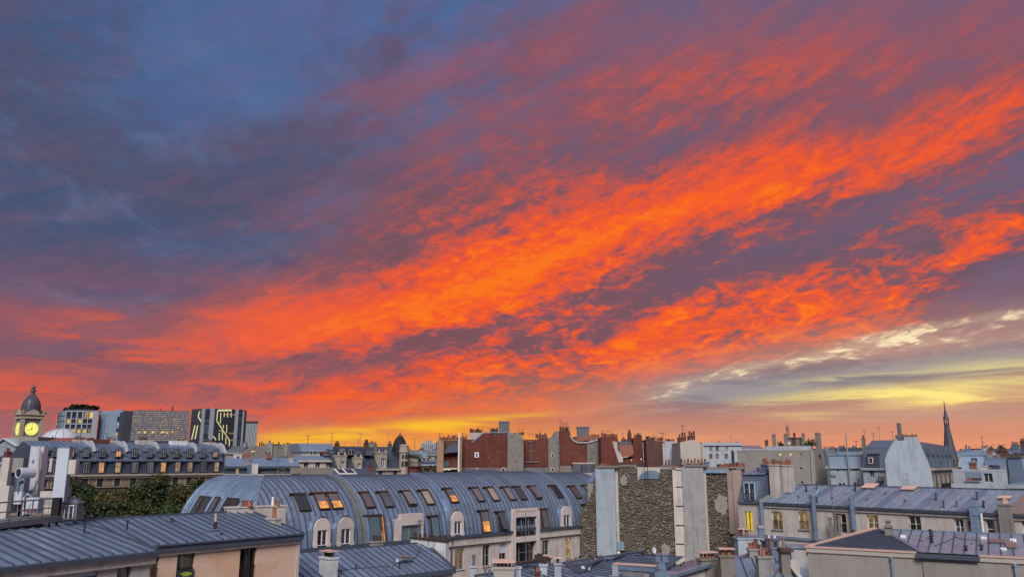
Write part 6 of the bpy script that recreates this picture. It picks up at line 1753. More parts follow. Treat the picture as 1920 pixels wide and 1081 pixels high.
# ---- long mansarded building behind the trees (left)
def long_mansard():
    A, B = at(64, 865, 113), at(421, 865, 135)
    b = Bld('apartment_building', 'long buff brick building with two tiers of mansard windows behind the trees', 'building', A, B)
    L = b.L; fz = lambda y, yy=0.0: b.f(230, y, yy)[1]
    zc = fz(888); z2 = fz(863.5, 0.7); z1 = fz(838, 2.4); zr = fz(829, 5.0)
    low_x = (82, 105, 161, 189, 220, 252, 281, 305, 332, 355, 381, 405)
    w_x = (82, 105, 132, 159, 188, 220, 250, 280, 305, 329, 354, 379, 405)
    holes = []
    for px in w_x:
        x = b.f(px, 900)[0]; holes.append((x - 0.5, fz(911), x + 0.5, fz(892.5)))
    for px in w_x:
        x = b.f(px, 925)[0]; holes.append((x - 0.5, fz(936), x + 0.5, fz(921)))
    shell(b, 0, L, 0, zc - 0.3, 13, holes, 'brick_buff')
    for i, (x0, z0, x1, z1_) in enumerate(holes):
        window(b.root, x0, 0.2, z0, 1.0, z1_ - z0, style=['dark', 'dark', 'sky', 'dark', 'dark'][i % 5], room=False, leaves=2, ft=0.07, frame='plaster_grey', rail=i < 13)
        m = MB(); m.box(x0 - 0.22, -0.07, z0, x0 - 0.002, -0.002, z1_ + 0.3); m.box(x1 + 0.002, -0.07, z0, x1 + 0.22, -0.002, z1_ + 0.3); m.box(x0, -0.07, z1_ + 0.002, x1, -0.002, z1_ + 0.3); m.build('window_surround', 'stone', b.root)
    m = MB(); m.box(-0.1, -0.5, zc - 0.3, L + 0.1, 0.3, zc); m.box(-0.05, -0.28, zc - 0.62, L, 0, zc - 0.3); m.box(0, -0.7, fz(912), L, 0, fz(911)); m.box(0, -0.2, fz(919), L, 0, fz(914.5)); m.build('cornice', 'stone', b.root)
    railing(b.root, Vector((0, -0.62, fz(911))), Vector((L, -0.62, fz(911))), 0.95, 0.30, 'iron', 0.022, name='balcony_railing')
    m = MB(); m.prism([(0, 0.15, zc), (0, 0.7, z2 - 0.15), (0, 12, z2 - 0.15), (0, 12.5, zc)], (L, 0, 0)); low = m.build('lower_mansard', 'slate', b.root)
    rf = put('roof', None, b.root)
    nrm_front = [(0, 0.5, z2), (L, 0.5, z2), (L, 2.4, z1), (0, 2.4, z1)]
    seam_roof(rf, nrm_front, 0.85, 'slate_pale', 0.07)
    seam_roof(rf, [(0, 2.4, z1), (L, 2.4, z1), (L, 6.0, zr), (0, 6.0, zr)], 0.85, 'zinc', 0.07)
    m = MB(); m.box(-0.1, 0.35, z2 - 0.15, L + 0.1, 12, z2 - 0.002); m.prism([(0.01, 0.6, z2), (0.01, 2.4, z1 - 0.02), (0.01, 6, zr - 0.02), (0.01, 12, z2)], (L - 0.02, 0, 0)); m.build('roof_deck', 'zinc_edge', rf)
    for px in low_x:
        x = b.f(px, 875, 0.3)[0]; st = {189: 'lit_orange', 220: 'lit_warm', 305: 'lit_orange', 332: 'lit_dim', 355: 'lit_dim', 405: 'lit_warm', 252: 'sky', 281: 'sky'}.get(px, 'dark')
        z0, zt = fz(885, 0.3), fz(866, 0.3)
        m = MB(); m.box(x - 0.62, 0.10, z0 - 0.1, x + 0.62, 0.7, zt + 0.1); m.box(x - 0.8, 0.0, zt + 0.1, x + 0.8, 0.8, zt + 0.25); d = m.build('dormer', 'slate', low)
        window(d, x - 0.40, 0.03, z0, 0.80, zt - z0, style=st, room=False, leaves=2, ft=0.07, frame='plaster_grey')
    for px in (82, 105, 133, 161, 192, 222, 252, 281, 306, 331, 355, 380, 404):
        x = b.f(px, 850, 0.5)[0]; st = {133: 'lit_warm', 222: 'lit_orange', 161: 'sky', 281: 'sky', 404: 'lit_dim'}.get(px, 'dark')
        z0, zt = fz(855.5, 0.5), fz(844.5, 0.5)
        m = MB(); m.box(-0.55, 0.55, z0 - 0.1, 0.55, 2.0, zt); n = 8
        m.prism([(-0.72 * math.cos(t), 0.42, zt - 0.1 + 0.62 * math.sin(t)) for t in np.linspace(0, math.pi, 9)], (0, 2.0, 0)); d = m.build('dormer', 'slate_pale', b.root, (x, 0, 0))
        window(d, -0.40, 0.40, z0, 0.80, zt - z0 + 0.05, style=st, room=False, leaves=2, ft=0.07, frame='plaster_grey')
    for px in (176, 237, 297, 368, 421):
        x = b.f(px, 835, 2.0)[0]
        m = MB(); m.prism([(x - 0.25, 1.3, fz(846)), (x - 0.25, 2.4, z1 + 0.5), (x - 0.25, 3.4, zr + 0.2), (x - 0.25, 9, zr + 0.2), (x - 0.25, 9, zr - 2.5), (x - 0.25, 4.0, z1 - 1.0)], (0.5, 0, 0)); o = m.build('party_wall', 'plaster_white', b.root)
        m = MB(); m.box(x - 1.5, 5.5, zr - 1, x + 0.2, 7.0, zr + 0.35); m.build('chimney', 'plaster_cream', o)
        for k in range(4):
            pot(o, x - 1.3 + k * 0.36, 6.2, zr + 0.35, rf_.uniform(0.4, 0.7), 0.15, rf_.choice(['terracotta', 'brick_dark', 'wood_dark']))
    for px, h in ((200, 1.6), (260, 2.4), (325, 3.0), (150, 2.0)):
        x = b.f(px, 830, 5)[0]; antenna(b.root, x, 5.2, zr, h, 4, px, 0.05)
    for px in (190, 275, 338):
        x = b.f(px, 829, 4.5)[0]; m = MB(); m.box(x - 1.4, 4.6, zr - 0.4, x + 1.4, 6.0, zr + 0.45); m.build('roof_house', rf_.choice(['brick_red', 'plaster_cream', 'white_paint']), b.root)
    return b
long_mansard()

# ---- clock tower
def clock_tower():
    Y = 330.0; c = at(45, 865, Y); s = Y / 1408.0
    zof = lambda y: at(55, y, Y).z
    root = thing('clock_tower', 'stone station clock tower with a glowing yellow dial and a slate dome', 'tower', (c.x, c.y, 0), R(49))
    W = 7.8; h = W / 2
    zt = zof(785)
    m = MB(); m.box(-h, -h, 0, h, h, zt)
    for sx in (-1, 1):
        for sy in (-1, 1):
            m.box(sx * h - 0.75, sy * h - 0.75, 0, sx * h + 0.75, sy * h + 0.75, zt - 0.3)
    m.build('tower_shaft', 'stone', root)
    m = MB(); m.box(-h - 0.9, -h - 0.9, zt, h + 0.9, h + 0.9, zt + 0.8); m.box(-h - 0.5, -h - 0.5, zt + 0.8, h + 0.5, h + 0.5, zt + 1.6); m.box(-h - 1.2, -h - 1.2, zt + 1.6, h + 1.2, h + 1.2, zt + 2.1)
    for k in range(4):
        a = k * math.pi / 2
        for t in (-1, 1):
            x, y = (h + 0.3) * math.cos(a) - t * (h + 0.3) * math.sin(a), (h + 0.3) * math.sin(a) + t * (h + 0.3) * math.cos(a)
            m.lathe([(0.9, zt + 2.1), (1.0, zt + 2.8), (0.6, zt + 3.4), (0.2, zt + 3.9)], 8, (x, y, 0))
        m.prism([(-2.0 * (1 if k % 2 == 0 else 1), 0, 0)] and [(math.cos(a) * (h + 0.5) - math.sin(a) * u, math.sin(a) * (h + 0.5) + math.cos(a) * u, zt + 2.1 + v) for u, v in ((-2.2, 0), (2.2, 0), (1.6, 1.3), (0, 2.0), (-1.6, 1.3))], (math.cos(a) * 0.5, math.sin(a) * 0.5, 0))
    m.build('cornice', 'stone', root)
    zd = zof(772); zdt = zof(741); rd = 18.6 * s * 0.86
    m = MB(); m.lathe([(rd * 1.04, zt + 2.1), (rd * 1.04, zd - 0.3), (rd * 1.10, zd - 0.2), (rd * 1.10, zd)], 16); m.build('drum', 'stone', root)
    m = MB(); H = zdt - zd
    m.lathe([(rd, zd), (rd * 1.02, zd + H * 0.12), (rd * 1.00, zd + H * 0.3), (rd * 0.93, zd + H * 0.5), (rd * 0.76, zd + H * 0.72), (rd * 0.54, zd + H * 0.88), (rd * 0.36, zd + H)], 16)
    dm = m.build('dome', 'slate_mid', root)
    m = MB()
    for k in range(16):
        t = 2 * math.pi * k / 16
        m.tube([(r_ * math.cos(t), r_ * math.sin(t), z_) for r_, z_ in ((rd, zd), (rd * 1.02, zd + H * 0.12), (rd * 1.00, zd + H * 0.3), (rd * 0.93, zd + H * 0.5), (rd * 0.76, zd + H * 0.72), (rd * 0.54, zd + H * 0.88), (rd * 0.36, zd + H))], 0.12, 4)
    m.build('dome_rib', 'slate', dm)
    zl = zof(733); zf = zof(727); ze = zof(721)
    m = MB(); m.lathe([(rd * 0.38, zdt), (rd * 0.36, zdt + 0.3), (rd * 0.24, zdt + 0.5), (rd * 0.22, zl - 0.2), (rd * 0.36, zl), (rd * 0.33, zl + 0.5), (rd * 0.18, zl + 0.9), (rd * 0.16, zf - 0.3), (rd * 0.26, zf), (rd * 0.22, zf + 0.5), (rd * 0.08, zf + 1.0), (0.05, ze)], 10); m.build('lantern', 'slate_mid', root)
    zc = zof(804); r = 13.6 * s * 0.86
    for k in range(4):
        a = -math.pi / 2 + k * math.pi / 2
        nx, ny = math.cos(a), math.sin(a); tx, ty = -ny, nx
        def ring(rr, off): return [(nx * off + tx * rr * math.cos(q), ny * off + ty * rr * math.cos(q), zc + rr * math.sin(q)) for q in np.linspace(0, 2 * math.pi, 25)[:-1]]
        m = MB(); m.prism(ring(r * 1.12, h + 0.01), (nx * 0.25, ny * 0.25, 0)); o = m.build('clock_rim', 'stone', root)
        m = MB(); m.poly(ring(r, h + 0.29)); m.build('clock_dial', 'clock_face', o)
        m = MB()
        for q in range(12):
            t = q * math.pi / 6; off = h + 0.31
            for w in ((0.06,) if q % 3 else (0.12,)):
                p = lambda rr, ww: (nx * off + tx * (rr * math.cos(t) - ww * math.sin(t)), ny * off + ty * (rr * math.cos(t) - ww * math.sin(t)), zc + rr * math.sin(t) + ww * math.cos(t))
                m.poly([p(r * 0.72, -w), p(r * 0.92, -w), p(r * 0.92, w), p(r * 0.72, w)])
        for ang, ln, w in ((math.pi + 0.45, 0.62, 0.12), (math.pi / 2 - 0.15, 0.45, 0.14)):
            off = h + 0.33
            p = lambda rr, ww: (nx * off + tx * (rr * math.cos(ang) - ww * math.sin(ang)), ny * off + ty * (rr * math.cos(ang) - ww * math.sin(ang)), zc + rr * math.sin(ang) + ww * math.cos(ang))
            m.poly([p(-0.4, -w), p(r * ln, -w * 0.5), p(r * ln, w * 0.5), p(-0.4, w)])
        m.build('clock_hands', 'iron', o)
        m = MB(); zz = zof(786.5)
        P = lambda u, v, o_: (nx * (h + o_) + tx * u, ny * (h + o_) + ty * u, zz + v)
        m.prism([P(-2.7, -1.2, 0.01), P(2.7, -1.2, 0.01), P(2.7, 1.0, 0.01), P(-2.7, 1.0, 0.01)], (nx * 0.2, ny * 0.2, 0)); m.build('carved_panel', 'stone_dark', root)
clock_tower()

# ---- modern offices on the left horizon
def office_blocks():
    Y = 400
    b = Bld('office_building', 'grey office block with a framed window grid and roof garden next to the clock tower', 'building', at(84, 865, Y), at(174, 865, Y))
    z = lambda px, py: b.f(px, py)[1]; x = lambda px: b.f(px, 800)[0]
    zt = z(130, 769); x0 = x(118); cols = (126, 136.5, 147.5, 158, 167.5); rows = ((771.5, 783.5), (785, 793), (795, 803), (804, 811))
    holes = [(x(c - 4), z(145, r1), x(c + 4), z(145, r0)) for c in cols for r0, r1 in rows]
    mb = MB(); wall_front(mb, x0, b.L, 0, zt, holes, 0, 0.8); mb.poly([(b.L, 0, 0), (b.L - 10, 16, 0), (b.L - 10, 16, zt), (b.L, 0, zt)]); mb.poly([(x0, 0, zt), (b.L, 0, zt), (b.L - 10, 16, zt), (x0, 16, zt)]); mb.build('wall', 'panel_pale', b.root)
    lit = {(3, 0): 'lit_warm', (4, 0): 'lit_yellow', (0, 1): 'lit_yellow', (2, 1): 'lit_yellow', (1, 3): 'lit_yellow', (2, 3): 'lit_yellow', (3, 3): 'lit_yellow', (4, 3): 'lit_warm'}
    i = 0
    for ci in range(5):
        for ri in range(4):
            a, q, c, e = holes[i]; i += 1
            st = lit.get((ci, ri), 'dark')
            window(b.root, a, 0.6, q, c - a, e - q, style=st, room=False, leaves=1, bars=1, frame='panel_dark', ft=0.2) if st == 'dark' else window(b.root, a, 0.6, q, c - a, e - q, style=st, room=True, leaves=1, bars=1, frame='panel_dark', ft=0.2)
    # curved glazed flank
    pts = []
    for k in range(9):
        t = k / 8; pts.append((x0 - x0 * math.sin(t * 1.45), 0.05 + 12 * (1 - math.cos(t * 1.45))))
    ztl = z(84, 777)
    m = MB()
    for k, (p, q) in enumerate(zip(pts, pts[1:])):
        za, zb = zt + (ztl - zt) * k / 8, zt + (ztl - zt) * (k + 1) / 8
        m.poly([(p[0], p[1], 0), (p[0], p[1], za), (q[0], q[1], zb), (q[0], q[1], 0)], 0)
    m.build('curved_wall', 'panel_blue', b.root)
    m = MB()
    for k in range(9):
        m.tube([(pts[k][0], pts[k][1] - 0.1, 0), (pts[k][0], pts[k][1] - 0.1, zt + (ztl - zt) * k / 8)], 0.14, 4)
    for zz in (z(100, 779), z(100, 789), z(100, 806)):
        m.tube([(p[0], p[1] - 0.12, zz) for p in pts], 0.16, 4)
    m.build('wall_joints', 'panel_dark', b.root)
    MB().box(x(84) + 0.3, 9.9, z(86, 795), x(89), 10.4, z(86, 784)).build('lit_bay', 'lit_warm', b.root)
    # roof garden: hedges
    m = MB(); rnd = random.Random(3)
    for k in range(900):
        px = rnd.uniform(113, 172); top = 757.5 if 122 < px < 148 else (759.5 if px > 151 else 764)
        py = rnd.uniform(top, 770); p = Vector((x(px), rnd.uniform(1, 6), z(px, py))); a = Vector((rnd.uniform(-1, 1), rnd.uniform(-1, 1), rnd.uniform(-1, 1))).normalized() * 0.55; c = a.cross(Vector((rnd.uniform(-1, 1), rnd.uniform(-1, 1), 1))).normalized() * 0.55
        m.poly([p - a - c, p + a - c, p + a + c, p - a + c])
    m.build('roof_hedge', 'leaves_dark', b.root)
    m = MB(); m.box(x(114), 1, zt, b.L - 3, 4, zt + 0.9); m.build('roof_parapet', 'panel_dark', b.root)
    # smooth blue panel block
    b = Bld('office_building', 'smooth blue panelled office block between two window grids', 'building', at(176, 865, 405), at(240, 865, 405))
    z = lambda px, py: b.f(px, py)[1]; x = lambda px: b.f(px, 800)[0]; zt = z(200, 770)
    m = MB(); m.box(0, 0, 0, x(208), 3, zt - 0.6); m.box(x(208), -2.0, 0, x(231), 1.5, zt - 0.3); m.box(x(180), 1.6, zt - 1.6, x(228), 3.0, zt + 0.2); m.box(x(211), 2, zt + 0.2, x(222), 3, zt + 1.0); m.build('wall', 'panel_blue', b.root)
    m = MB(); m.box(x(233), -2.6, 0, x(242), -2.1, zt + 0.05); m.build('dark_stair_tower', 'panel_dark', b.root)
    m = MB(); m.tube([(x(196), -0.02, 10), (x(196), -0.02, zt - 3)], 0.1, 4); m.tube([(x(180), -0.02, zt - 2.4), (x(207), -0.02, zt - 2.4)], 0.12, 4); m.tube([(x(180), -0.02, 10), (x(180), -0.02, zt - 2.4)], 0.1, 4); m.build('panel_joint', 'panel_dark', b.root)
    for px, y0, y1, w, st in ((225, 781, 790, 7, 'dark'), (226, 794, 797, 5, 'lit_yellow'), (224, 803, 809, 5, 'dark'), (223, 811, 816, 4, 'lit_yellow'), (227, 806, 816, 2.5, 'lit_yellow')):
        o = window(b.root, x(px - w / 2), -2.12, z(px, y1), x(px + w / 2) - x(px - w / 2), z(px, y0) - z(px, y1), style=st, room=False, leaves=1, frame='panel_dark', ft=0.12)
    o = window(b.root, x(233.5), -3.12, z(235, 795), 1.5, z(235, 784) - z(235, 795), style='lit_warm', room=False, leaves=1, frame='panel_dark', ft=0.12)
    # broad curtain-wall block
    b = Bld('office_building', 'broad brown glass office block with a fine grid of panes', 'building', at(240, 865, 385), at(349, 865, 392))
    z = lambda px, py: b.f(px, py)[1]; x = lambda px: b.f(px, 800)[0]; zt = z(290, 769.5); L = b.L
    m = MB(); m.hexa([(0, 0.3, 0), (L, 0.3, 0), (L - 9.2, 22, 0), (-10.2, 22, 0), (0, 0.3, zt), (L, 0.3, zt), (L - 9.2, 22, zt), (-10.2, 22, zt)]); m.build('wall', 'panel_dark', b.root)
    nx_, nz = 27, 14; zb = z(290, 826); rnd = random.Random(8)
    m = MB()
    for i in range(nx_):
        for j in range(nz):
            x0, x1 = L * i / nx_ + 0.12, L * (i + 1) / nx_ - 0.12; z0, z1 = zb + (zt - zb) * j / nz + 0.12, zb + (zt - zb) * (j + 1) / nz - 0.12
            r_ = rnd.random(); m.box(x0, 0.08 if r_ < 0.5 else 0.14, z0, x1, 0.29, z1, 0 if r_ < 0.45 else (1 if r_ < 0.975 else 2))
    m.build('panes', ['glass_mauve', 'glass_brown', 'lit_dim'], b.root, kind='stuff')
    m = MB()
    for i in range(nx_ + 1): m.box(L * i / nx_ - 0.09, -0.05, 0, L * i / nx_ + 0.09, 0.28, zt)
    m.build('mullions', 'iron_grey', b.root)
    m = MB()
    for j in range(nz + 1): m.box(0, -0.10, zb + (zt - zb) * j / nz - 0.08, L, -0.052, zb + (zt - zb) * j / nz + 0.08)
    m.build('transoms', 'iron_grey', b.root)
    for px, py, r_ in ((261, 810, 1.7), (272, 810, 2.2), (287, 810, 2.0), (304, 810, 1.9), (309, 810, 1.3), (314, 811, 1.5), (324, 810, 1.7), (334, 802, 1.0), (305, 790, 0.8), (327, 786, 0.8)):
        p = b.f(px, py, -0.2); m = MB(); m.lathe([(0.1, -r_ * 0.26), (r_ * 0.28, -r_ * 0.1), (r_ * 0.28, r_ * 0.1), (0.1, r_ * 0.26)], 8); m.build('lamp', 'lit_yellow', b.root, (p[0], -0.35, p[1]))
    m = MB(); m.box(x(252), 4, zt, x(262), 10, zt + 0.5); m.tube([(x(319), 2, zt), (x(319), 2, zt + 2.0), (x(321), 2, zt + 2.6)], 0.35, 5); m.tube([(x(297), 2, zt), (x(297), 2, zt + 1.6)], 0.2, 5); m.build('roof_plant', 'iron', b.root)
    # glass tower with light strips
    b = Bld('office_tower', 'dark glass tower with pale piers and yellow light strips', 'building', at(374, 865, 455), at(456, 865, 470))
    z = lambda px, py: b.f(px, py)[1]; x = lambda px: b.f(px, 800)[0]; zt = z(415, 765.5); L = b.L
    m = MB(); m.hexa([(0, 0, 0), (L, 0, 0), (L - 16, 24, 0), (-6, 4, 0), (0, 0, zt - 0.4), (L, 0, zt - 0.4), (L - 16, 24, zt - 0.4), (-6, 4, zt - 0.8)]); m.build('wall', 'panel_dark', b.root)
    m = MB()
    for p0, p1, t in ((376, 382, 767), (391.5, 400, 765.5), (439, 445, 766.5), (453, 456, 768)):
        m.box(x(p0), -0.6, 0, x(p1), 0.3, z(415, t))
    m.build('pier', 'panel_pale', b.root)
    rnd = random.Random(4)
    for p0, p1 in ((382, 391.5), (445, 453), (400, 439)):
        n = 1 if p1 - p0 < 12 else 4
        for k in range(n):
            a, c = x(p0) + (x(p1) - x(p0)) * k / n, x(p0) + (x(p1) - x(p0)) * (k + 1) / n
            m = MB()
            for j in range(16):
                z0 = z(415, 836) + (zt - z(415, 836)) * j / 16; z1 = z(415, 836) + (zt - z(415, 836)) * (j + 1) / 16
                r_ = rnd.random(); m.box(a + 0.1, -0.15, z0 + 0.5, c - 0.1, -0.002, z1 - 0.1, 2 if r_ > 0.93 else (1 if n == 1 and r_ > 0.3 else 0))
            m.build('window_strip', ['glass_dark', 'glass_teal', 'lit_dim'], b.root)
    def led(pts, w=0.42, y=-0.42):
        m = MB()
        for (a, c), (d, e) in zip(pts, pts[1:]):
            p, q = b.f(a, c, y), b.f(d, e, y); beam(m, (p[0], y, p[1]), (q[0], y, q[1]), w, 0.2, up=(0, 1, 0))
        m.build('light_strip', 'led_strip', b.root)
    Zp = lambda *l: [(240 + a / 6.007, 740 + c / 6.007) for a, c in l]
    led(Zp((1012, 172), (1168, 172)), 1.0); led(Zp((1010, 175), (1000, 290), (1110, 460), (1142, 505), (1140, 575)), 0.5)
    for a, c, d in ((1045, 195, 320), (1085, 195, 247), (1123, 195, 250), (1163, 190, 250), (1075, 335, 375), (1113, 335, 425), (1065, 400, 505), (1028, 425, 510), (1103, 470, 555)):
        led(Zp((a, c), (a - (d - c) * 0.03, d)))
    led(Zp((945, 460), (972, 475), (990, 508)), 0.5)
    m = MB()
    for a, c, d, e in ((784, 180, 776, 240), (776, 240, 800, 300), (778, 340, 768, 495), (760, 340, 746, 500)):
        t0, t1 = (810 - a) / 80, (810 - d) / 80
        p = Vector((-6 * t0 - 0.1, 4 * t0 - 0.3, z(368, 740 + c / 6.007))); q = Vector((-6 * t1 - 0.1, 4 * t1 - 0.3, z(368, 740 + e / 6.007))); beam(m, p, q, 0.6, 0.3, up=(0.3, 1, 0))
    m.build('light_strip', 'led_strip', b.root)
    m = MB(); m.tube([(x(410), 4, zt), (x(410), 4, zt + 5)], 0.08, 4); m.tube([(x(405), 4, zt), (x(405), 4, zt + 3)], 0.08, 4); m.build('mast', 'iron_grey', b.root)
    b = Bld('office_tower', 'smaller grey ribbed tower at the right of the lit glass tower', 'building', at(454, 865, 520), at(478.5, 865, 520))
    zt = b.f(466, 790)[1]; L = b.L
    m = MB(); m.hexa([(0, 0, 0), (L, 0, 0), (L - 4.6, 14, 0), (-4.6, 14, 0), (0, 0, zt), (L, 0, zt), (L - 4.6, 14, zt), (-4.6, 14, zt)]); m.build('wall', 'panel_dark', b.root)
    m = MB()
    for k in range(9): m.box(L * k / 9 + 0.15, -0.3, 0, L * (k + 1) / 9 - 0.15, -0.002, zt - 1.2)
    m.build('ribs', 'panel_pale', b.root, kind='stuff'); MB().box(-0.1, -0.4, zt - 1.0, L + 0.1, 0.6, zt + 0.3).build('roof_edge', 'panel_dark', b.root)
office_blocks()

# ---- left edge bits: blue gabled house, red-roofed house, station sheds, canopy
def left_edge():
    b = block('small pale blue gabled house at the left edge beyond the terrace', -25, 205, 30, 195, 836, 822.5, 'plaster_blue', 'zinc_new', depth=9, kind='flat', cornice=False)
    L = b.L; zr = b.f(10, 822.5)[1]; ze = b.f(30, 835)[1]
    xr = b.f(10, 830)[0]
    m = MB(); m.prism([(0, 0.01, ze - 0.8), (L, 0.01, ze - 0.2), (xr, 0.01, zr)], (0, 8.9, 0)); m.build('gable', 'plaster_blue', b.root)
    m = MB(); beam(m, (xr, 4, zr + 0.1), (L + 0.3, 4, ze - 0.1), 9.4, 0.25); beam(m, (xr, 4, zr + 0.1), (-0.3, 4, ze - 0.8), 9.4, 0.25); m.build('roof', 'tent_white', b.root)
    block('dun block standing under the clock tower behind a red tiled roof', 34, 190, 66, 190, 821, 818, 'plaster_dun', 'zinc_old', depth=9, kind='flat', cornice=False)
    block('house with a low red tiled roof in front of the dun block', 30, 160, 54, 160, 850, 842, 'plaster_sand', 'tile_red', depth=7, kind='slope', setb=1.0)
    block('grey slate roofed house behind the ventilation ducts', 18, 130, 50, 128, 868, 853, 'plaster_cream', 'slate', rows=[(871, 880, (27, 40), 5, 'dark')], depth=8, kind='slope', setb=1.5)
    block('low house with a red chimney beyond the cream duct', -30, 125, 19, 122, 866, 847, 'plaster_blue', 'slate', depth=8, kind='slope', setb=1.5, stacks=((15, 846, 7, 'brick_red', 2, 2.5),))
    # white membrane canopy
    Y = 250; c = at(108, 865, Y); root = thing('station_canopy', 'white domed canopy in front of the grey office block', 'canopy', (c.x, c.y, 0), R(25))
    zt = at(108, 803, Y).z; zb = at(108, 826, Y).z; r = 42 * Y / 1408 * 0.84
    m = MB(); m.lathe([(r, zb - 6), (r, zb), (r * 0.9, zb + (zt - zb) * 0.30), (r * 0.7, zb + (zt - zb) * 0.62), (r * 0.42, zb + (zt - zb) * 0.88), (r * 0.15, zt), (0.1, zt + 0.1)], 28); m.build('membrane', 'tent_white', root, smooth=True)
    m = MB()
    for k in range(14):
        t = 2 * math.pi * k / 14; m.tube([(r * q * math.cos(t), r * q * math.sin(t), zb + (zt - zb) * w + 0.05) for q, w in ((1, 0), (0.9, 0.30), (0.7, 0.62), (0.42, 0.88), (0.15, 1.0))], 0.12, 4)
    m.build('seams', 'panel_pale', root); m = MB(); m.lathe([(r * 0.98, 0), (r * 0.98, zb - 5.9)], 20); m.build('wall', 'plaster_cream', root)
    block('long brown roofed shed below the white canopy', 62, 170, 128, 168, 833, 819, 'plaster_cream', 'tile_red', depth=10, kind='slope', setb=2.2)
left_edge()

# ---- between the long mansard and the domed corner: roughcast gable, zinc roof, white house
def middle_left():
    Y = 172
    b = Bld('apartment_building', 'bare roughcast party wall with a tall flue left of centre on the skyline', 'building', at(446, 865, Y), at(548, 865, Y))
    prof = [(447, 849), (473, 835.5), (497, 835), (498, 831), (509, 831), (510, 835), (528, 834.5), (530, 832.5), (543, 832.5), (545, 846), (548, 864)]
    pts = [b.f(x, y) for x, y in prof]
    m = MB(); m.prism([(p[0], 0, p[1]) for p in pts] + [(pts[-1][0], 0, 0), (pts[0][0], 0, 0)], (0, 10, 0)); m.build('party_wall', 'roughcast', b.root)
    m = MB(); x0, z0 = b.f(500, 862); m.box(x0, -0.5, 0, x0 + 1.3, 0, b.f(500, 829)[1]); x1 = b.f(533, 850)[0]; m.box(x1, -0.35, 0, x1 + 0.8, 0, b.f(533, 834)[1]); m.build('flue_strip', 'plaster_grey', b.root)
    for px in (484, 488, 492, 520, 530, 536, 540, 503):
        p = b.f(px, 834.5 if px != 503 else 830); pot(b.root, p[0], 1, p[1], rf_.uniform(0.5, 1.0), 0.22, 'wood_dark')
    p = b.f(474, 846); m = MB(); m.lathe([(0.05, -0.15), (0.2, 0), (0.05, 0.15)], 7); m.tube([(0, 0, 0), (0.7, 0.3, 0.05)], 0.05, 4); m.build('lamp', 'lit_white', b.root, (p[0], -0.5, p[1]))
    block('pale roofed low house left of the roughcast party wall', 421, 176, 450, 176, 848, 835, 'plaster_grey', 'zinc_old', rows=[(850, 854, (436,), 5, 'dark')], depth=9, kind='slope', setb=1.6)
    block('pink and white rooftop cabin beside the long mansard', 437, 150, 453, 150, 853, 851, 'plaster_rose', 'zinc', rows=[(854, 859, (446,), 5, ['dark'])], depth=5, kind='flat', cornice=False)
    b = block('low house with a blue zinc roof and slate walls before the roughcast wall', 424, 126, 562, 130, 874, 858, 'slate', 'zinc', rows=[(874.5, 887, (445,), 7, 'lit_warm'), (874.5, 885, (492, 500), 6, 'dark'), (873, 886, (528, 533), 4.5, 'lit_dim')], depth=9, kind='slope', setb=1.3,
              stacks=((463, 857, 13, 'stone_dark', 4, 2.0, 868), (504, 858, 9, 'brick_dark', 3, 3.2, 866), (546, 858, 8, 'plaster_sand', 3, 2.4, 868)))
    x0, z0, x1, z1 = b.frect(463, 870, 472, 887, -0.4); m = MB(); m.box(x0, -1.5, z0, x1, 0.3, z1 - 0.1); m.build('dormer', 'slate_pale', b.root)
    x0, z0, x1, z1 = b.frect(471.5, 869, 483, 887.5, -0.4); m = MB(); m.box(x0, -1.6, z0, x1, -0.4, z1); m.build('dormer_cheek', 'plaster_cream', b.root)
    block('pale terrace parapet with railings behind the barrel roof', 421, 112, 547, 112, 889.5, 887.5, 'concrete', 'zinc', depth=5, kind='flat', cornice=False, name='terrace_wall', cat='wall')
    b = block('blue white house with a flared zinc skirt and twin attic windows', 548, 136, 632, 140, 862, 853, 'plaster_cream', 'zinc_new', rows=[(863.5, 876, (574, 596, 616), 9, 'dark')], depth=10, kind='mansard', setb=1.2)
    x0, z0 = b.f(566, 853, 1.6); x1, zt = b.f(601, 835.5, 1.6)
    m = MB(); m.box(x0, 1.6, z0 - 1, x1, 9, zt - 1.1); u = m.build('upper_storey', 'plaster_sand', b.root)
    for px in (584, 590): 
        a = b.f(px, 846, 1.6)[0]; window(u, a - 0.22, 1.52, b.f(px, 852, 1.6)[1], 0.45, b.f(px, 843, 1.6)[1] - b.f(px, 852, 1.6)[1], style='dark', room=False, leaves=1)
    m = MB(); x2 = b.f(630, 845, 1.6)[0]; m.prism([(x0 - 0.3, 1.3, zt - 1.1), (x0 - 0.3, 3.5, zt + 0.5), (x0 - 0.3, 9, zt + 0.5), (x0 - 0.3, 9, zt - 1.1)], (x2 - x0, 0, 0)); m.prism([(x1 + 0.4, 0.6, z0), (x1 + 0.4, 3.3, zt - 0.3), (x1 + 0.4, 9, zt - 0.3), (x1 + 0.4, 9, z0)], (x2 - x1 - 0.5, 0, 0)); m.build('upper_roof', 'zinc_new', b.root)
    p = b.f(607, 849, 1.0); m = MB(); m.box(p[0] - 0.2, 0.9, p[1] - 0.4, p[0] + 1.2, 2.4, p[1] + 0.35); m.build('roof_box', 'brick_red', b.root)
    q = b.f(577, 828, 5); antenna(b.root, q[0], 5, zt + 0.4, 1.6, 2, 0, 0.07)
    block('weathered stone parapet wall in front of the blue white house', 545, 118, 627, 119, 878, 876, 'stone_dark', 'zinc', depth=3, kind='flat', cornice=False, name='parapet_wall', cat='wall')
    b = block('dark low roof with white framed rooflights behind the barrel roof', 624, 112, 706, 113, 893, 878, 'wood_dark', 'zinc_edge', depth=9, kind='slope', setb=1.6)
    nrm = (0, -(b.zr - b.ze), 5.0)
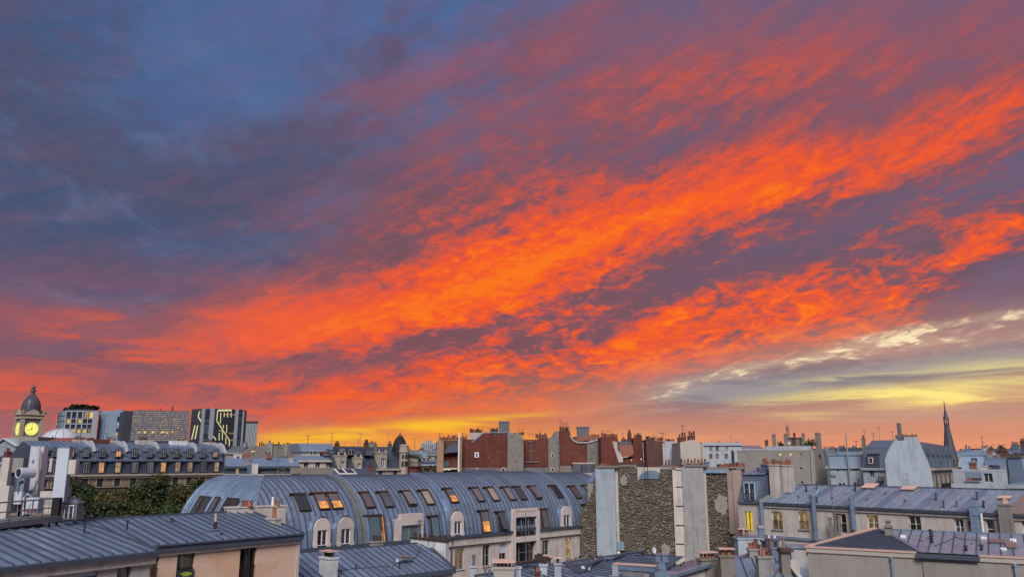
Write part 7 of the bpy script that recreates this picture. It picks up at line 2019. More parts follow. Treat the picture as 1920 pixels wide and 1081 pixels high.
    for px in (640, 655):
        p = b.hit(px, 884, (0, -0.2, b.ze), nrm); m = MB(); m.box(-0.8, -1.5, 0, 0.8, 1.5, 0.14); o = m.build('rooflight', 'white_paint', b.root, p); th = math.atan2(b.zr - b.ze, 5.0); o.rotation_euler = (th, 0, 0.3); MB().box(-0.6, -1.3, 0.141, 0.6, 1.3, 0.16).build('pane', 'glass_dark', o)
middle_left()

# ---- corner building with the dome
def domed_corner():
    b = block('stone fronted corner building with a steep slate roof and a pointed dark dome', 629, 138, 762, 147, 878, 836, 'stone', 'slate', rows=[(881, 893, (692, 713.5, 741), 8, 'dark')], depth=12, kind='mansard', setb=2.6,
              stacks=((632, 831, 7, 'brick_dark', 2, 4), (687, 830, 7, 'brick_dark', 3, 2.6, 858), (704, 832, 3.5, 'stone_dark', 1, 3), (731, 831.5, 5, 'slate_pale', 2, 2.4, 850)), ants=((672, 822, 836), (623, 818, 836), (778, 820, 840)))
    fz, L = b.fz, b.L
    # tall stone dormers on the front
    for px, yt, w, st in ((641, 855, 15, 'dark'), (672, 859, 13, 'dark'), (717, 849, 16, 'sky')):
        x = b.f(px, 870)[0]; ww = w * 139 / 1408 * 1.0; z1 = fz(yt); z0 = fz(877)
        m = MB(); m.box(x - ww / 2, -0.3, z0 - 0.4, x - ww * 0.28, 2.2, z1); m.box(x + ww * 0.28, -0.3, z0 - 0.4, x + ww / 2, 2.2, z1); m.box(x - ww * 0.28, -0.3, z1 - 0.9, x + ww * 0.28, 2.2, z1); m.box(x - ww * 0.56, -0.4, z1 + 0.001, x + ww * 0.56, 2.3, z1 + 0.25)
        m.taper(x - ww * 0.46, 0.2, z1 + 0.25, z1 + 0.8, 0.35, 0.35, 0.1, 0.1); m.taper(x + ww * 0.46, 0.2, z1 + 0.25, z1 + 0.8, 0.35, 0.35, 0.1, 0.1)
        d = m.build('stone_dormer', 'stone', b.root); window(d, x - ww * 0.28, -0.05, z0, ww * 0.56, z1 - 0.9 - z0, style=st, room=False, leaves=2, ft=0.1)
    for px, y0, y1 in ((660, 842, 852), (694, 844, 852.5), (643, 841, 849)):
        x = b.f(px, 848, 0.6)[0]; z1, z0 = fz(y0, 0.9), fz(y1, 0.9); m = MB(); m.box(x - 0.85, 0.9, z0 - 0.1, x + 0.85, 3, z1 + 0.2); d = m.build('dormer', 'slate', b.root); window(d, x - 0.6, 0.82, z0, 1.2, z1 - z0, style='sky' if px != 660 else 'dark', room=False, leaves=2, ft=0.08, frame='plaster_grey')
    seam = MB(); zk = b.ze + (b.zr - b.ze) * 0.72
    x, _ = b.f(750, 850); r = 2.0; zc = fz(832)
    m = MB(); m.lathe([(0.9, 0), (0.9, fz(848)), (1.1, fz(847)), (1.1, fz(845)), (0.9, fz(844.5)), (0.9, fz(835)), (1.0, fz(834.5)), (0.9, fz(833)), (0.5, fz(831.5))], 14, (L - 0.5, 0.2, 0)); tw = m.build('corner_turret', 'stone', b.root)
    zc = fz(838, 2.5); H = fz(813.5, 2.5) - zc; dx = b.f(749.5, 836, 2.5)[0]
    m = MB(); m.lathe([(1.42, zc - 3), (1.42, zc), (1.38, zc + H * 0.2), (1.2, zc + H * 0.45), (0.88, zc + H * 0.7), (0.46, zc + H * 0.9), (0.08, zc + H)], 14, (dx, 2.5, 0)); dm = m.build('dome', 'slate_black', b.root, smooth=False)
    m = MB(); m.lathe([(0.08, zc + H), (0.17, zc + H + 0.2), (0.06, zc + H + 0.4), (0.04, zc + H + 0.7)], 6, (dx, 2.5, 0)); m.build('finial', 'iron', dm)
    for k in range(3):
        a = -math.pi / 2 - 0.75 + k * 0.7; m = MB(); m.box(-0.24, -0.06, fz(874), 0.24, 0.2, fz(864)); m.box(-0.22, -0.06, fz(859), 0.22, 0.2, fz(851)); o = m.build('window', 'glass_dark', tw, (L - 0.5 + 0.88 * math.cos(a), 0.2 + 0.88 * math.sin(a), 0)); o.rotation_euler = (0, 0, a + math.pi / 2)
    # side wing round the corner
    m = MB(); m.box(L + 0.2, 1.5, 0, L + 3.6, 11, fz(853)); w = m.build('side_wing', 'stone', b.root)
    m = MB(); m.prism([(L + 0.2, 1.3, fz(853)), (L + 3.8, 1.3, fz(858)), (L + 3.8, 11, fz(858)), (L + 0.2, 11, fz(853))], (0, 0, 0.4)); m.build('roof', 'slate', w)
    m = MB(); m.lathe([(1.9, 0), (1.9, fz(876)), (2.2, fz(875.5)), (2.2, fz(874.5))], 12, (L + 2.0, 1.2, 0)); m.build('bow_front', 'brick_red', b.root)
    railing(b.root, Vector((L + 0.3, -0.8, fz(874.5))), Vector((L + 3.8, -0.4, fz(874.5))), 0.9, 0.3, 'iron', 0.03)
    Y = 175; c = at(770, 865, Y); root = block('house with a small rounded slate dome right of the pointed one', 758, 172, 790, 178, 856, 850, 'plaster_grey', 'slate', depth=8, kind='flat', rows=[(860, 868, (768, 779), 5, 'dark')])
    m = MB(); zb, zt = root.fz(852), root.fz(834); H = zt - zb; x = root.f(771, 850)[0]
    m.lathe([(2.2, zb - 0.5), (2.1, zb + H * 0.3), (1.6, zb + H * 0.65), (0.8, zb + H * 0.9), (0.1, zb + H)], 12, (x, 3, 0)); m.build('dome', 'slate', root.root)
    antenna(root.root, x + 0.8, 3, zt - 0.6, 3.0, 4, 1, 0.06)
    b = Bld('apartment_tower', 'distant pale high rise left of the red brick walls', 'building', at(789, 865, 880), at(817, 865, 880)); zt = b.f(800, 828.5)[1]; L = b.L
    m = MB(); m.box(0, 0, 0, L, 15, zt); m.build('wall', 'plaster_white', b.root); m = MB()
    for k in range(7): m.box(L * (k + 0.2) / 7, -0.25, 5, L * (k + 0.6) / 7, -0.002, zt - 2)
    m.build('window_strips', 'glass_sky', b.root, kind='stuff'); m = MB(); m.box(L * 0.3, 3, zt, L * 0.62, 9, zt + 2.4); m.build('roof_plant', 'plaster_grey', b.root)
    block('white house with grey shutters below the distant high rise', 780, 300, 820, 300, 856, 846, 'plaster_white', 'zinc', rows=[(858, 865, (786, 795, 803, 811), 5, ['sky', 'dark']), (868, 875, (786, 795, 803, 811), 5, ['dark', 'sky'])], depth=12, setb=2.0, stacks=((790, 844, 6, 'plaster_grey', 3), (812, 845, 6, 'brick_dark', 3)))
    block('lower white house with blue shadowed balconies behind the barrel roof', 776, 230, 822, 230, 870, 862, 'plaster_white', 'slate', rows=[(873, 880, (784, 794, 805, 815), 6, ['dark', 'sky'])], depth=10, setb=1.5)
domed_corner()

# ---- red brick party walls, centre of the skyline
def brick_row():
    def walls(label, Y, pieces, name='apartment_building'):
        allx = [p[0] for q in pieces for p in q[1]]
        b = Bld(name, label, 'building', at(min(allx), 865, Y), at(max(allx), 865, Y))
        for mat, prof, yb, yoff, nm in pieces:
            pts = [b.f(x, y, yoff) for x, y in prof]; zb = b.f(prof[0][0], yb, yoff)[1] if yb else 0
            m = MB(); m.prism([(p[0], yoff, p[1]) for p in pts] + [(pts[-1][0], yoff, zb), (pts[0][0], yoff, zb)], (0, 8.0 - yoff, 0)); m.build(nm, mat, b.root)
        return b
    def anchors(b, l):
        for px, py in l:
            x, z = b.f(px, py); m = MB(); m.box(x - 0.09, -0.05, z - 0.09, x + 0.09, -0.003, z + 0.09); m.build('wall_anchor', rf_.choice(['plaster_dun', 'iron', 'brick_buff']), b.root)
    def pots(b, px0, px1, y, n, yo=1.0, h=(0.5, 1.1), mats=('brick_dark', 'wood_dark', 'terracotta')):
        for k in range(n):
            px = px0 + (px1 - px0) * (k + 0.5) / n; p = b.f(px, y, yo); pot(b.root, p[0], yo, p[1] - 0.05, rf_.uniform(*h), 0.2, rf_.choice(mats))
    b = walls('red brick party walls with a wide roughcast strip and a grey steel flue box', 150, [
        ('brick_red', [(866, 823), (887, 823), (888, 828.5), (905, 811.5), (951.4, 811.5)], 876, 0.0, 'brick_wall'),
        ('roughcast', [(951.6, 811), (970, 811), (976, 814), (981.5, 821)], 0, 0.0, 'roughcast_wall'),
        ('stone_dark', [(866, 876.2), (951.4, 876.2)], 0, 0.0, 'base_wall')])
    m = MB(); x0, z0 = b.f(885, 829, -0.1); x1, z1 = b.f(906, 811, -0.1); beam(m, (x0, -0.05, z0), (x1, -0.05, z1), 0.3, 0.25); x2 = b.f(951, 811)[0]; beam(m, (x1, -0.05, z1 + 0.1), (x2, -0.05, z1 + 0.1), 0.3, 0.2); m.build('coping', 'zinc', b.root)
    x, z = b.f(894, 852); m = MB(); m.box(x - 0.42, -0.12, z - 0.5, x + 0.42, -0.002, z + 0.5); o = m.build('window', 'white_paint', b.root); MB().box(x - 0.16, -0.14, z - 0.34, x + 0.16, -0.121, z + 0.32).build('pane', 'glass_dark', o)
    for px, py in ((894, 881), (944, 880)):
        x, z = b.f(px, py); m = MB(); m.prism([(x + 0.42 * math.cos(t), -0.1, z + 0.5 * math.sin(t)) for t in np.linspace(0, 2 * math.pi, 13)[:-1]], (0, 0.098, 0)); o = m.build('oval_window', 'plaster_cream', b.root); m = MB(); m.poly([(x + 0.26 * math.cos(t), -0.11, z + 0.34 * math.sin(t)) for t in np.linspace(0, -2 * math.pi, 13)[:-1]][::-1]); m.build('pane', 'glass_dark', o)
    x0, z0 = b.f(935.5, 811, 2); x1, z1 = b.f(955, 789.5, 2); m = MB(); m.box(x0, 2, z0 - 0.5, x1, 3.8, z1); m.box(x0 - 0.08, 1.92, z1 - 0.25, x1 + 0.08, 3.88, z1 + 0.05); m.build('flue_box', 'iron_grey', b.root)
    m = MB(); x0, z0 = b.f(879, 823, 3); x1, z1 = b.f(903, 810.5, 3); m.box(x0, 3, z0 - 2, x1, 6, z1); m.build('chimney', 'plaster_sand', b.root)
    pots(b, 881, 903, 810.5, 8, 4); pots(b, 919, 934, 811, 5, 2); pots(b, 972, 982, 815, 5, 2, (0.4, 0.7))
    for px, yt in ((905, 800), (972, 804), (979, 804), (920, 802)): p = b.f(px, 811, 3); antenna(b.root, p[0], 3, p[1], (811 - yt) * 0.107, 3, px, 0.04)
    anchors(b, [(925, 839), (939, 847), (932, 847), (916, 858), (880, 870), (903, 866), (926, 872), (944, 832)])
    b = walls('red brick return with a sunken roof terrace, buff pier and white flue pole', 148, [
        ('brick_buff', [(820, 824), (832, 824)], 0, -1.5, 'pier'), ('brick_buff', [(858.5, 823), (866.5, 823)], 0, -0.5, 'pier'), ('brick_dark', [(832.2, 824.5), (858.3, 824.5)], 0, 1.5, 'brick_wall'),
        ('brick_red', [(829, 850), (858.2, 850)], 876, 0.6, 'brick_wall')])
    m = MB(); x0, z0 = b.f(828, 849, -0.8); x1, z1 = b.f(848, 832, -0.8); m.prism([(x0, -0.8, z0), (b.f(860, 848)[0], -0.8, z0 + 0.2), (b.f(860, 833)[0], 1.4, z1), (x1, 1.4, z1)], (0, 0, 0.15)); m.build('roof', 'zinc_edge', b.root)
    m = MB(); x0, z0 = b.f(823, 876.5, -1.0); m.box(x0, -1.3, z0 - 0.3, b.f(858, 876)[0], 1.4, z0); m.build('balcony_slab', 'plaster_cream', b.root)
    x0, z0, x1, z1 = b.frect(827, 864, 842, 875, -0.4); m = MB(); m.box(x0, -0.6, z0, x1, -0.5, z1); m.build('balcony_screen', 'glass_teal', b.root)
    x, z = b.f(860, 887, -0.9); zt = b.f(859.5, 811, -0.9)[1]; m = MB(); m.tube([(x, -0.9, 0), (x, -0.9, zt)], 0.16, 7); m.build('flue_pole', 'white_paint', b.root)
    m = MB(); x, z = b.f(838, 882, -0.6); m.tube([(x - 0.6, -0.7, z + 0.2), (x, -0.9, z + 0.35), (x + 0.6, -0.7, z + 0.2)], 0.12, 5); m.build('terrace_lamp', 'lit_white', b.root)
    pots(b, 823, 876, 823.5, 16, 3, (0.4, 1.1))
    for px, yt in ((824, 812), (868, 812)): p = b.f(px, 824, 3); antenna(b.root, p[0], 3, p[1], 1.4, 4, 0.4, 0.04)
    b = walls('low red brick wall with a grey pipe beside a tall roughcast strip with oval windows', 153, [
        ('brick_red', [(982.2, 823.5), (1010, 823.5), (1010.2, 820.5), (1027.6, 820.5)], 875, 0.0, 'brick_wall'),
        ('roughcast', [(1027.8, 820), (1033, 819), (1038, 815), (1042, 808), (1049.6, 808)], 0, 0.0, 'roughcast_wall'), ('stone_dark', [(982.2, 875.2), (1027.6, 875.2)], 0, 0.1, 'base_wall')])
    x, z = b.f(996, 866); zt = b.f(996, 828)[1]; m = MB(); m.tube([(x, -0.15, z), (x, -0.15, zt)], 0.12, 6); m.tube([(x - 1.2, -0.15, z), (x + 1.6, -0.15, z)], 0.12, 6); m.tube([(x - 0.6, -0.15, zt), (x + 0.6, -0.15, zt)], 0.12, 6); m.build('pipe', 'iron_grey', b.root)
    for px, py in ((1036, 853), (1036, 880)):
        x, z = b.f(px, py); m = MB(); m.prism([(x + 0.36 * math.cos(t), -0.1, z + 0.48 * math.sin(t)) for t in np.linspace(0, 2 * math.pi, 13)[:-1]], (0, 0.098, 0)); o = m.build('oval_window', 'plaster_cream', b.root); m = MB(); m.poly([(x + 0.2 * math.cos(t), -0.11, z + 0.32 * math.sin(t)) for t in np.linspace(0, 2 * math.pi, 13)[:-1]]); m.build('pane', 'glass_dark', o)
    x0, z0, x1, z1 = b.frect(1000, 877, 1023, 886); MB().box(x0, -0.2, z0, x1, -0.002, z1).build('window', 'glass_mauve', b.root)
    pots(b, 1004, 1026, 820.5, 9, 1.5); 
    for px, yt in ((993, 812), (999, 812), (1013, 806)): p = b.f(px, 822, 3); antenna(b.root, p[0], 3, p[1], (822 - yt) * 0.107, 3, px, 0.04)
    anchors(b, [(993, 845), (1000.5, 845), (1008, 845), (1019, 845), (1015, 858), (988, 866)])
    b = walls('tallest red brick party wall, topped by chimney pots and a forest of aerials', 151, [
        ('brick_red', [(1049.8, 807.5), (1068.5, 807.5), (1070, 816), (1075, 824), (1082, 828), (1100.5, 828)], 872, 0.0, 'brick_wall'),
        ('roughcast', [(1100.7, 828), (1112, 826), (1126, 821)], 0, 0.0, 'roughcast_wall'), ('stone_dark', [(1049.8, 872.2), (1100.5, 872.2)], 0, 0.0, 'base_wall')])
    m = MB(); P = [b.f(x, y, -0.1) for x, y in ((1069, 817), (1076, 826), (1083, 829), (1100, 829), (1113, 826.5), (1126, 821.5))]
    for p, q in zip(P, P[1:]): beam(m, (p[0], 0, p[1]), (q[0], 0, q[1]), 0.5, 0.25)
    m.build('coping', 'plaster_white', b.root)
    m = MB(); a = b.f(1070, 820, 2); c = b.f(1120, 818, 2); m.prism([(b.f(1070, 828)[0], 0.5, b.f(1070, 828)[1]), (b.f(1122, 824)[0], 0.5, b.f(1122, 824)[1]), (c[0], 3, c[1]), (a[0], 3, a[1])], (0, 0, 0.2)); m.build('roof', 'tile_red', b.root)
    x0, z0 = b.f(1083, 820, 3); x1, z1 = b.f(1104.5, 800, 3); m = MB(); m.box(x0, 3, z0 - 0.2, x1, 4.8, z1); m.box(x0 - 0.08, 2.92, z1 - 0.2, x1 + 0.08, 4.88, z1 + 0.1); m.box(x0 - 0.1, 2.9, z0 - 2.2, x1 + 0.1, 4.9, z0 - 0.201); m.build('flue_box', 'iron_grey', b.root)
    pots(b, 1049, 1066, 807.5, 6, 1.5, (0.4, 1.0)); pots(b, 1072, 1082, 824, 3, 1.5, (0.3, 0.6)); pots(b, 1106, 1124, 819, 5, 3, (0.4, 0.9))
    for px, yt in ((1050.5, 785), (1055, 791), (1059, 793), (1063.5, 789), (1067, 798)): p = b.f(px, 807, 2); antenna(b.root, p[0], 2, p[1], (807 - yt) * 0.107, 3, px, 0.045)
    x0, z0, x1, z1 = b.frect(1074, 869, 1113, 886, -0.3); m = MB(); m.box(x0 - 0.2, -1.5, z0 - 3, x1 + 0.2, -0.05, z0); m.box(x0 - 0.2, -1.5, z1, x1 + 0.2, -0.05, z1 + 0.25); lo = m.build('glazed_gallery', 'plaster_cream', b.root)
    for k in range(2):
        window(lo, x0 + (x1 - x0) * k / 2, -1.4, z0, (x1 - x0) / 2, z1 - z0, style='sky', room=False, leaves=3, frame='iron_grey', ft=0.08)
    anchors(b, [(1070, 848), (1083, 848), (1094, 848), (1084, 838), (1060, 836), (1074, 858), (1092, 860)])
    b = walls('red brick gable with a white plaster flue mark beside dark red tiled roofs', 146, [
        ('brick_red', [(1126.5, 819), (1158, 819), (1160, 832), (1160, 846), (1163, 862)], 0, 0.0, 'brick_wall')])
    m = MB(); P = [b.f(x, y, -0.05) for x, y in ((1148, 827), (1157, 827), (1158.5, 845), (1168, 858), (1168, 866), (1160, 866))]; m.prism([(p[0], -0.05, p[1]) for p in P], (0, 0.048, 0)); m.build('flue_mark', 'plaster_cream', b.root)
    pots(b, 1127, 1158, 818.5, 11, 1.5, (0.4, 0.9))
    for px, yt in ((1130, 806), (1138, 807), (1145, 808), (1152, 815)): p = b.f(px, 818, 2); antenna(b.root, p[0], 2, p[1], (818 - yt) * 0.107, 3, px, 0.04)
    b = walls('dark red tiled roofs and a red chimney between two brick gables', 152, [
        ('brick_red', [(1163, 858), (1188, 856), (1188.2, 824), (1189, 820), (1203.5, 820), (1204, 826)], 0, 0.0, 'brick_wall'), ('plaster_cream', [(1205, 828), (1210.5, 828)], 0, 0.1, 'flue_strip')])
    m = MB(); P = [(1160, 834, 1), (1190, 834, 1), (1187, 854, -0.6), (1166, 856, -0.6)]; Q = [Vector((b.f(x, y, d)[0], d, b.f(x, y, d)[1])) for x, y, d in P]; m.prism(Q, (0, 0.3, 0.1)); m.build('roof', 'tile_red', b.root)
    m = MB(); x0, z0 = b.f(1160, 834, 3); x1, z1 = b.f(1191, 827, 3); m.box(x0, 3, z0 - 1, x1, 6, z1); m.build('roof_house', 'slate_pale', b.root)
    x0, z0 = b.f(1178, 828, 4); x1, z1 = b.f(1184, 812, 4); m = MB(); m.box(x0, 4, z0 - 1, x1, 5, z1); m.lathe([(0.35, z1), (0.25, z1 + 0.6), (0.05, z1 + 0.9)], 6, ((x0 + x1) / 2, 4.5, 0)); m.build('chimney', 'brick_dark', b.root)
    pots(b, 1165, 1186, 826.5, 8, 4, (0.4, 0.9)); pots(b, 1189, 1203, 819.5, 6, 1, (0.4, 0.9))
    for px in (1194, 1201, 1168): p = b.f(px, 820, 2); antenna(b.root, p[0], 2, p[1], 1.1, 3, px, 0.04)
    m = MB(); P = [b.f(x, y, -0.7) for x, y in ((1125, 866), (1260, 866))]; m.box(P[0][0], -1.6, P[0][1] - 6, P[1][0], -0.7, P[0][1]); m.build('low_wall', 'brick_dark', b.root)
    for px, py in ((1184, 862), (1202, 860), (1227, 862)): p = b.f(px, py, -1.7); m = MB(); m.lathe([(0.03, -0.14), (0.14, 0), (0.03, 0.14)], 7); m.build('lamp', 'lit_white', b.root, (p[0], -1.75, p[1]))
    b = walls('dark brick wall with a tall white painted panel right of the red chimney', 149, [
        ('brick_dark', [(1211, 823.5), (1228, 823.5), (1229, 826), (1242, 826)], 0, 0.0, 'brick_wall'), ('plaster_cream', [(1242.2, 830), (1246, 830)], 0, -0.1, 'flue_strip'),
        ('plaster_white', [(1246.2, 826.5), (1266, 826.5)], 0, -0.25, 'painted_panel'), ('brick_dark', [(1266.2, 831), (1275, 831)], 0, 0.0, 'brick_wall')])
    pots(b, 1211, 1229, 823, 8, 1, (0.4, 0.9)); pots(b, 1231, 1243, 825, 4, 1, (0.4, 0.8)); pots(b, 1247, 1265, 826, 6, 1, (0.3, 0.6)); pots(b, 1246, 1275, 866, 5, -0.6, (0.5, 0.8), ('terracotta', 'terracotta'))
    for px, yt in ((1241, 810), (1244.5, 812), (1233, 817), (1226, 815)): p = b.f(px, 826, 2); antenna(b.root, p[0], 2, p[1], (826 - yt) * 0.107, 3, px, 0.04)
    b = walls('cream gable with two chimney stacks at the right end of the brick row', 140, [
        ('plaster_sand', [(1275, 829), (1297, 824), (1304, 824), (1309, 829), (1318, 834), (1323, 846), (1328, 862)], 0, 0.0, 'gable_wall')])
    for x0, x1, yt in ((1272, 1286.5, 821), (1291, 1303, 818)):
        a, z1 = b.f(x0, yt, 1.5); c = b.f(x1, yt, 1.5)[0]; m = MB(); m.box(a, 1.5, z1 - 3, c, 2.6, z1); m.box(a - 0.08, 1.42, z1, c + 0.08, 2.68, z1 + 0.15); m.build('chimney', 'brick_dark', b.root); pots(b, x0, x1, yt - 0.8, 3, 2, (0.6, 1.1))
    p = b.f(1281, 824, 2); antenna(b.root, p[0], 2, p[1], 2.8, 3, 0.5, 0.06)
    m = MB(); x, z = b.f(1316, 850, -0.1); m.tube([(x, -0.1, 4), (x, -0.1, z + 1.5)], 0.1, 5); m.build('downpipe', 'plaster_grey', b.root)
    pots(b, 1275, 1325, 866, 8, -0.8, (0.5, 0.9), ('terracotta', 'terracotta', 'brick_dark'))
brick_row()

# ---- right half of the skyline
def right_side():
    b = block('white house with two lit windows at the foot of a tall aerial pole', 1318, 185, 1392, 185, 832, 829, 'plaster_white', 'zinc', rows=[(836, 846, (1333, 1345, 1362), 6, ['lit_warm', 'dark', 'lit_warm']), (850, 860, (1333, 1345, 1362), 6, ['dark', 'sky'])], depth=10, kind='flat', ants=((1370, 815, 832), (1348, 826, 832)))
    x, z = b.f(1373, 862, -3); zt = b.f(1373, 843, -3)[1]; m = MB(); m.tube([(0, 0, 0), (0, 0, zt)], 0.16, 6); m.build('pole', 'iron', b.root, (x, -3, 0))
    block('low white sheds with a sawtooth roof line behind the beige house', 1382, 210, 1436, 210, 841, 834, 'plaster_white', 'zinc_new', rows=[(843, 847, (1396, 1406, 1416, 1426), 4, 'dark')], depth=10, kind='slope', setb=2)
    # beige house with roof terrace
    b = block('plain beige house with three small lit windows under a roof terrace', 1383, 143, 1528, 138, 845.5, 843.5, 'plaster_dun', 'zinc', rows=[(848, 854, (1463, 1482, 1500), 5.5, ['lit_yellow', 'lit_yellow', 'lit_warm']), (875, 879.5, (1485, 1502), 5, 'dark'), (901, 906, (1487, 1504), 5, 'dark')], depth=12, kind='flat', cornice=False)
    L = b.L; Zt = b.f(1480, 844)[1]
    m = MB(); x0, x1 = b.f(1436, 840, 1)[0], b.f(1543, 840, 1)[0]; m.box(x0, 0.8, Zt, L - 0.5, 8, b.f(1480, 835.5, 0.8)[1]); tr = m.build('terrace_wall', 'plaster_white', b.root)
    for px, yt, w, mat in ((1437, 826, 6, 'brick_dark'), (1450.5, 815.5, 7, 'stone_dark'), (1472.5, 815, 6.5, 'stone_dark'), (1489, 812.5, 4, 'brick_dark'), (1505.5, 813.5, 6, 'stone_dark'), (1533, 812.5, 11, 'stone_dark')):
        x, zt = b.f(px, yt, 3); ww = w * 140 / 1408 * 0.95; z0 = b.f(px, 836, 3)[1]; chimney(b.root, x, 3, z0 - 1.5, zt, ww, ww * 0.8, mat, 2 if w > 5 else 1, 0.25, 'wood_dark', 0.12)
    x0, z0 = b.f(1476, 835.5, 4); x1, z1 = b.f(1506, 820.5, 4); m = MB(); m.box(x0, 4, z0 - 0.5, x1, 7, z1); m.box(x0 - 0.15, 3.8, z1, x1 + 0.15, 7.2, z1 + 0.12); rh = m.build('roof_house', 'stone_dark', b.root); 
    p = b.f(1479, 830, 3.9); window(rh, p[0] - 0.2, 3.93, p[1] - 0.25, 0.5, 0.5, style='lit_warm', room=False, leaves=1)
    m = MB(); rnd = random.Random(2)
    for k in range(420):
        px = rnd.choice([rnd.gauss(1518, 5), rnd.gauss(1464, 2.0)]); py = 835 - abs(rnd.gauss(0, 5.0 if px > 1490 else 2.5)); x, z = b.f(px, py, 2.2); p = Vector((x, 2.2 + rnd.uniform(-0.5, 0.5), z)); a = Vector((rnd.uniform(-1, 1), rnd.uniform(-1, 1), rnd.uniform(-1, 1))).normalized() * 0.13; c = a.cross(Vector((0.3, 1, rnd.uniform(-1, 1)))).normalized() * 0.09
        m.poly([p - a - c, p + a - c, p + a + c, p - a + c])
    m.build('potted_shrubs', 'leaves_dark', b.root, kind='stuff')
    p = b.f(1513, 829, 2.6); m = MB(); m.lathe([(0.04, -0.16), (0.26, 0), (0.04, 0.16)], 8); m.build('lamp', 'lit_yellow', b.root, (p[0], 2.4, p[1]))
    x, z = b.f(1526, 905, -0.2); zt = b.f(1527, 843, -0.2)[1]; x = min(x, L - 0.2); m = MB(); m.tube([(x - 0.2, -0.2, 0), (x - 0.1, -0.2, zt * 0.9), (x, -0.2, zt)], 0.2, 7); m.build('downpipe', 'panel_pale', b.root)
    b2 = Bld('apartment_building', 'windowless beige flank of the terrace house with a white drainpipe', 'building', at(1528.3, 865, 138), at(1556, 865, 146)); zt = b2.f(1540, 843)[1]
    m = MB(); m.prism([(0, 0.01, 0), (0, 0.01, zt), (b2.f(1545, 843)[0], 0.01, zt), (b2.L, 0.01, b2.f(1556, 905)[1]), (b2.L, 0.01, 0)], (0, 9, 0)); m.build('gable_wall', 'plaster_dun', b2.root)
    m = MB(); p, q = b2.f(1546.5, 843, -0.2), b2.f(1556, 905, -0.2); m.tube([(p[0], -0.2, p[1]), (q[0], -0.2, q[1])], 0.24, 6); m.build('drainpipe', 'zinc_new', b2.root)
    # blue-white house
    b = block('pale blue house with a tall white pipe mast and a grey upper storey', 1550, 134, 1617, 131, 874, 845, 'plaster_blue', 'panel_blue', rows=[(876, 882.5, (1571,), 3, 'dark'), (877, 880, (1581,), 3, 'dark'), (876.5, 881, (1604,), 9, 'dark'), (905, 910, (1575, 1582, 1604), 5, 'dark')], depth=10, kind='mansard', setb=0.5, frame='plaster_blue')
    m = MB(); x, z = b.f(1594, 905, -0.6); x2, z2 = b.f(1586, 812, -0.6); m.tube([(x, -0.6, 0), (x, -0.6, z2)], [0.22, 0.12], 7); m.build('pipe_mast', 'panel_pale', b.root)
    m = MB(); x, z = b.f(1574, 838, 2); m.tube([(x, 0.6, b.ze), (x, 0.6, z)], 0.16, 6); x, z = b.f(1555, 843, 1); m.tube([(x, -0.3, 0), (x, -0.3, z)], 0.14, 6); m.tube([(x, -0.3, b.fz(889)), (b.f(1568, 889)[0], -0.3, b.fz(891))], 0.1, 5); m.build('pipe', 'zinc_new', b.root)
    m = MB(); x0, z0 = b.f(1558, 845, 3); x1, z1 = b.f(1612, 838.5, 3); m.box(x0, 3, z0 - 1, x1, 7, z1); m.build('roof_house', 'zinc_edge', b.root); p = b.f(1593, 838, 3); antenna(b.root, p[0] + 1, 4, p[1], 1.2, 5, 0, 0.05)
    # dark mansard + white front
    b = block('tall house with a dark slate mansard, lit dormer and white front', 1616, 127, 1664, 124, 877, 824, 'plaster_blue', 'slate_pale', rows=[(881, 894, (1634.5,), 8, 'dark')], depth=11, kind='mansard', setb=1.8, stacks=((1618.5, 821, 4.5, 'stone_dark', 1, 3.0),), ants=((1620, 806, 822), (1637, 811, 826)))
    x0, z0, x1, z1 = b.frect(1622, 851, 1647, 877, -0.1); m = MB(); m.hexa([(x0 - 0.1, -0.35, z0), (x1 + 0.1, -0.35, z0), (x1 + 0.1, 2, z0), (x0 - 0.1, 2, z0), (x0 + 0.35, 0.05, z1), (x1 - 0.35, 0.05, z1), (x1 - 0.35, 2, z1), (x0 + 0.35, 2, z1)]); m.box(x0 + 0.2, -0.1, z1, x1 - 0.2, 2, z1 + 0.12); d = m.build('dormer', 'slate', b.root)
    p = b.f(1633, 862, -0.2); window(d, p[0] - 0.36, -0.30, p[1] - 0.55, 0.72, 1.0, style='lit_warm', room=True, leaves=1, ft=0.1)
    x0, z0, x1, z1 = b.frect(1649, 880, 1657, 901, -0.2); m = MB(); m.box(x0, -0.9, z0, x1, -0.05, z0 + 0.8); m.build('balcony', 'stone_dark', b.root)
    # white gable with the mansard going back from it
    A, B = at(1659, 865, 114), at(1750, 865, 113); dv = Vector((0.60, 0.80, 0)); 
    b = Bld('apartment_building', 'smooth pale blue gable wall with one tall flue, its slate mansard running back', 'building', A, B); L = b.L
    dl = b.I3 @ dv; S = 26.0
    prof = [(1659, 862), (1663, 850), (1669, 838), (1677, 826), (1683, 818.5), (1720, 818.5), (1724, 828), (1733, 848), (1740, 864), (1745, 879), (1750, 905)]
    pts = [b.f(x, y) for x, y in prof]; base = [(p[0], 0, p[1]) for p in pts] + [(pts[-1][0], 0, 0), (pts[0][0], 0, 0)]
    m = MB(); m.prism(base, (0, 0.5, 0)); m.build('gable_wall', 'plaster_blue', b.root)
    zc = b.f(1747, 879)[1]; xk = pts[7][0]; xe = b.f(1747, 879)[0]; off = Vector((0, 0.5, 0))
    m = MB(); sweep = dl * S
    P = lambda x, z: Vector((x, 0.5, z))
    ztop = pts[5][1] - 0.3
    q0, q1, q2 = P(xe, zc), P(pts[6][0] + 0.1, pts[6][1] - 0.2), P(pts[3][0], ztop)
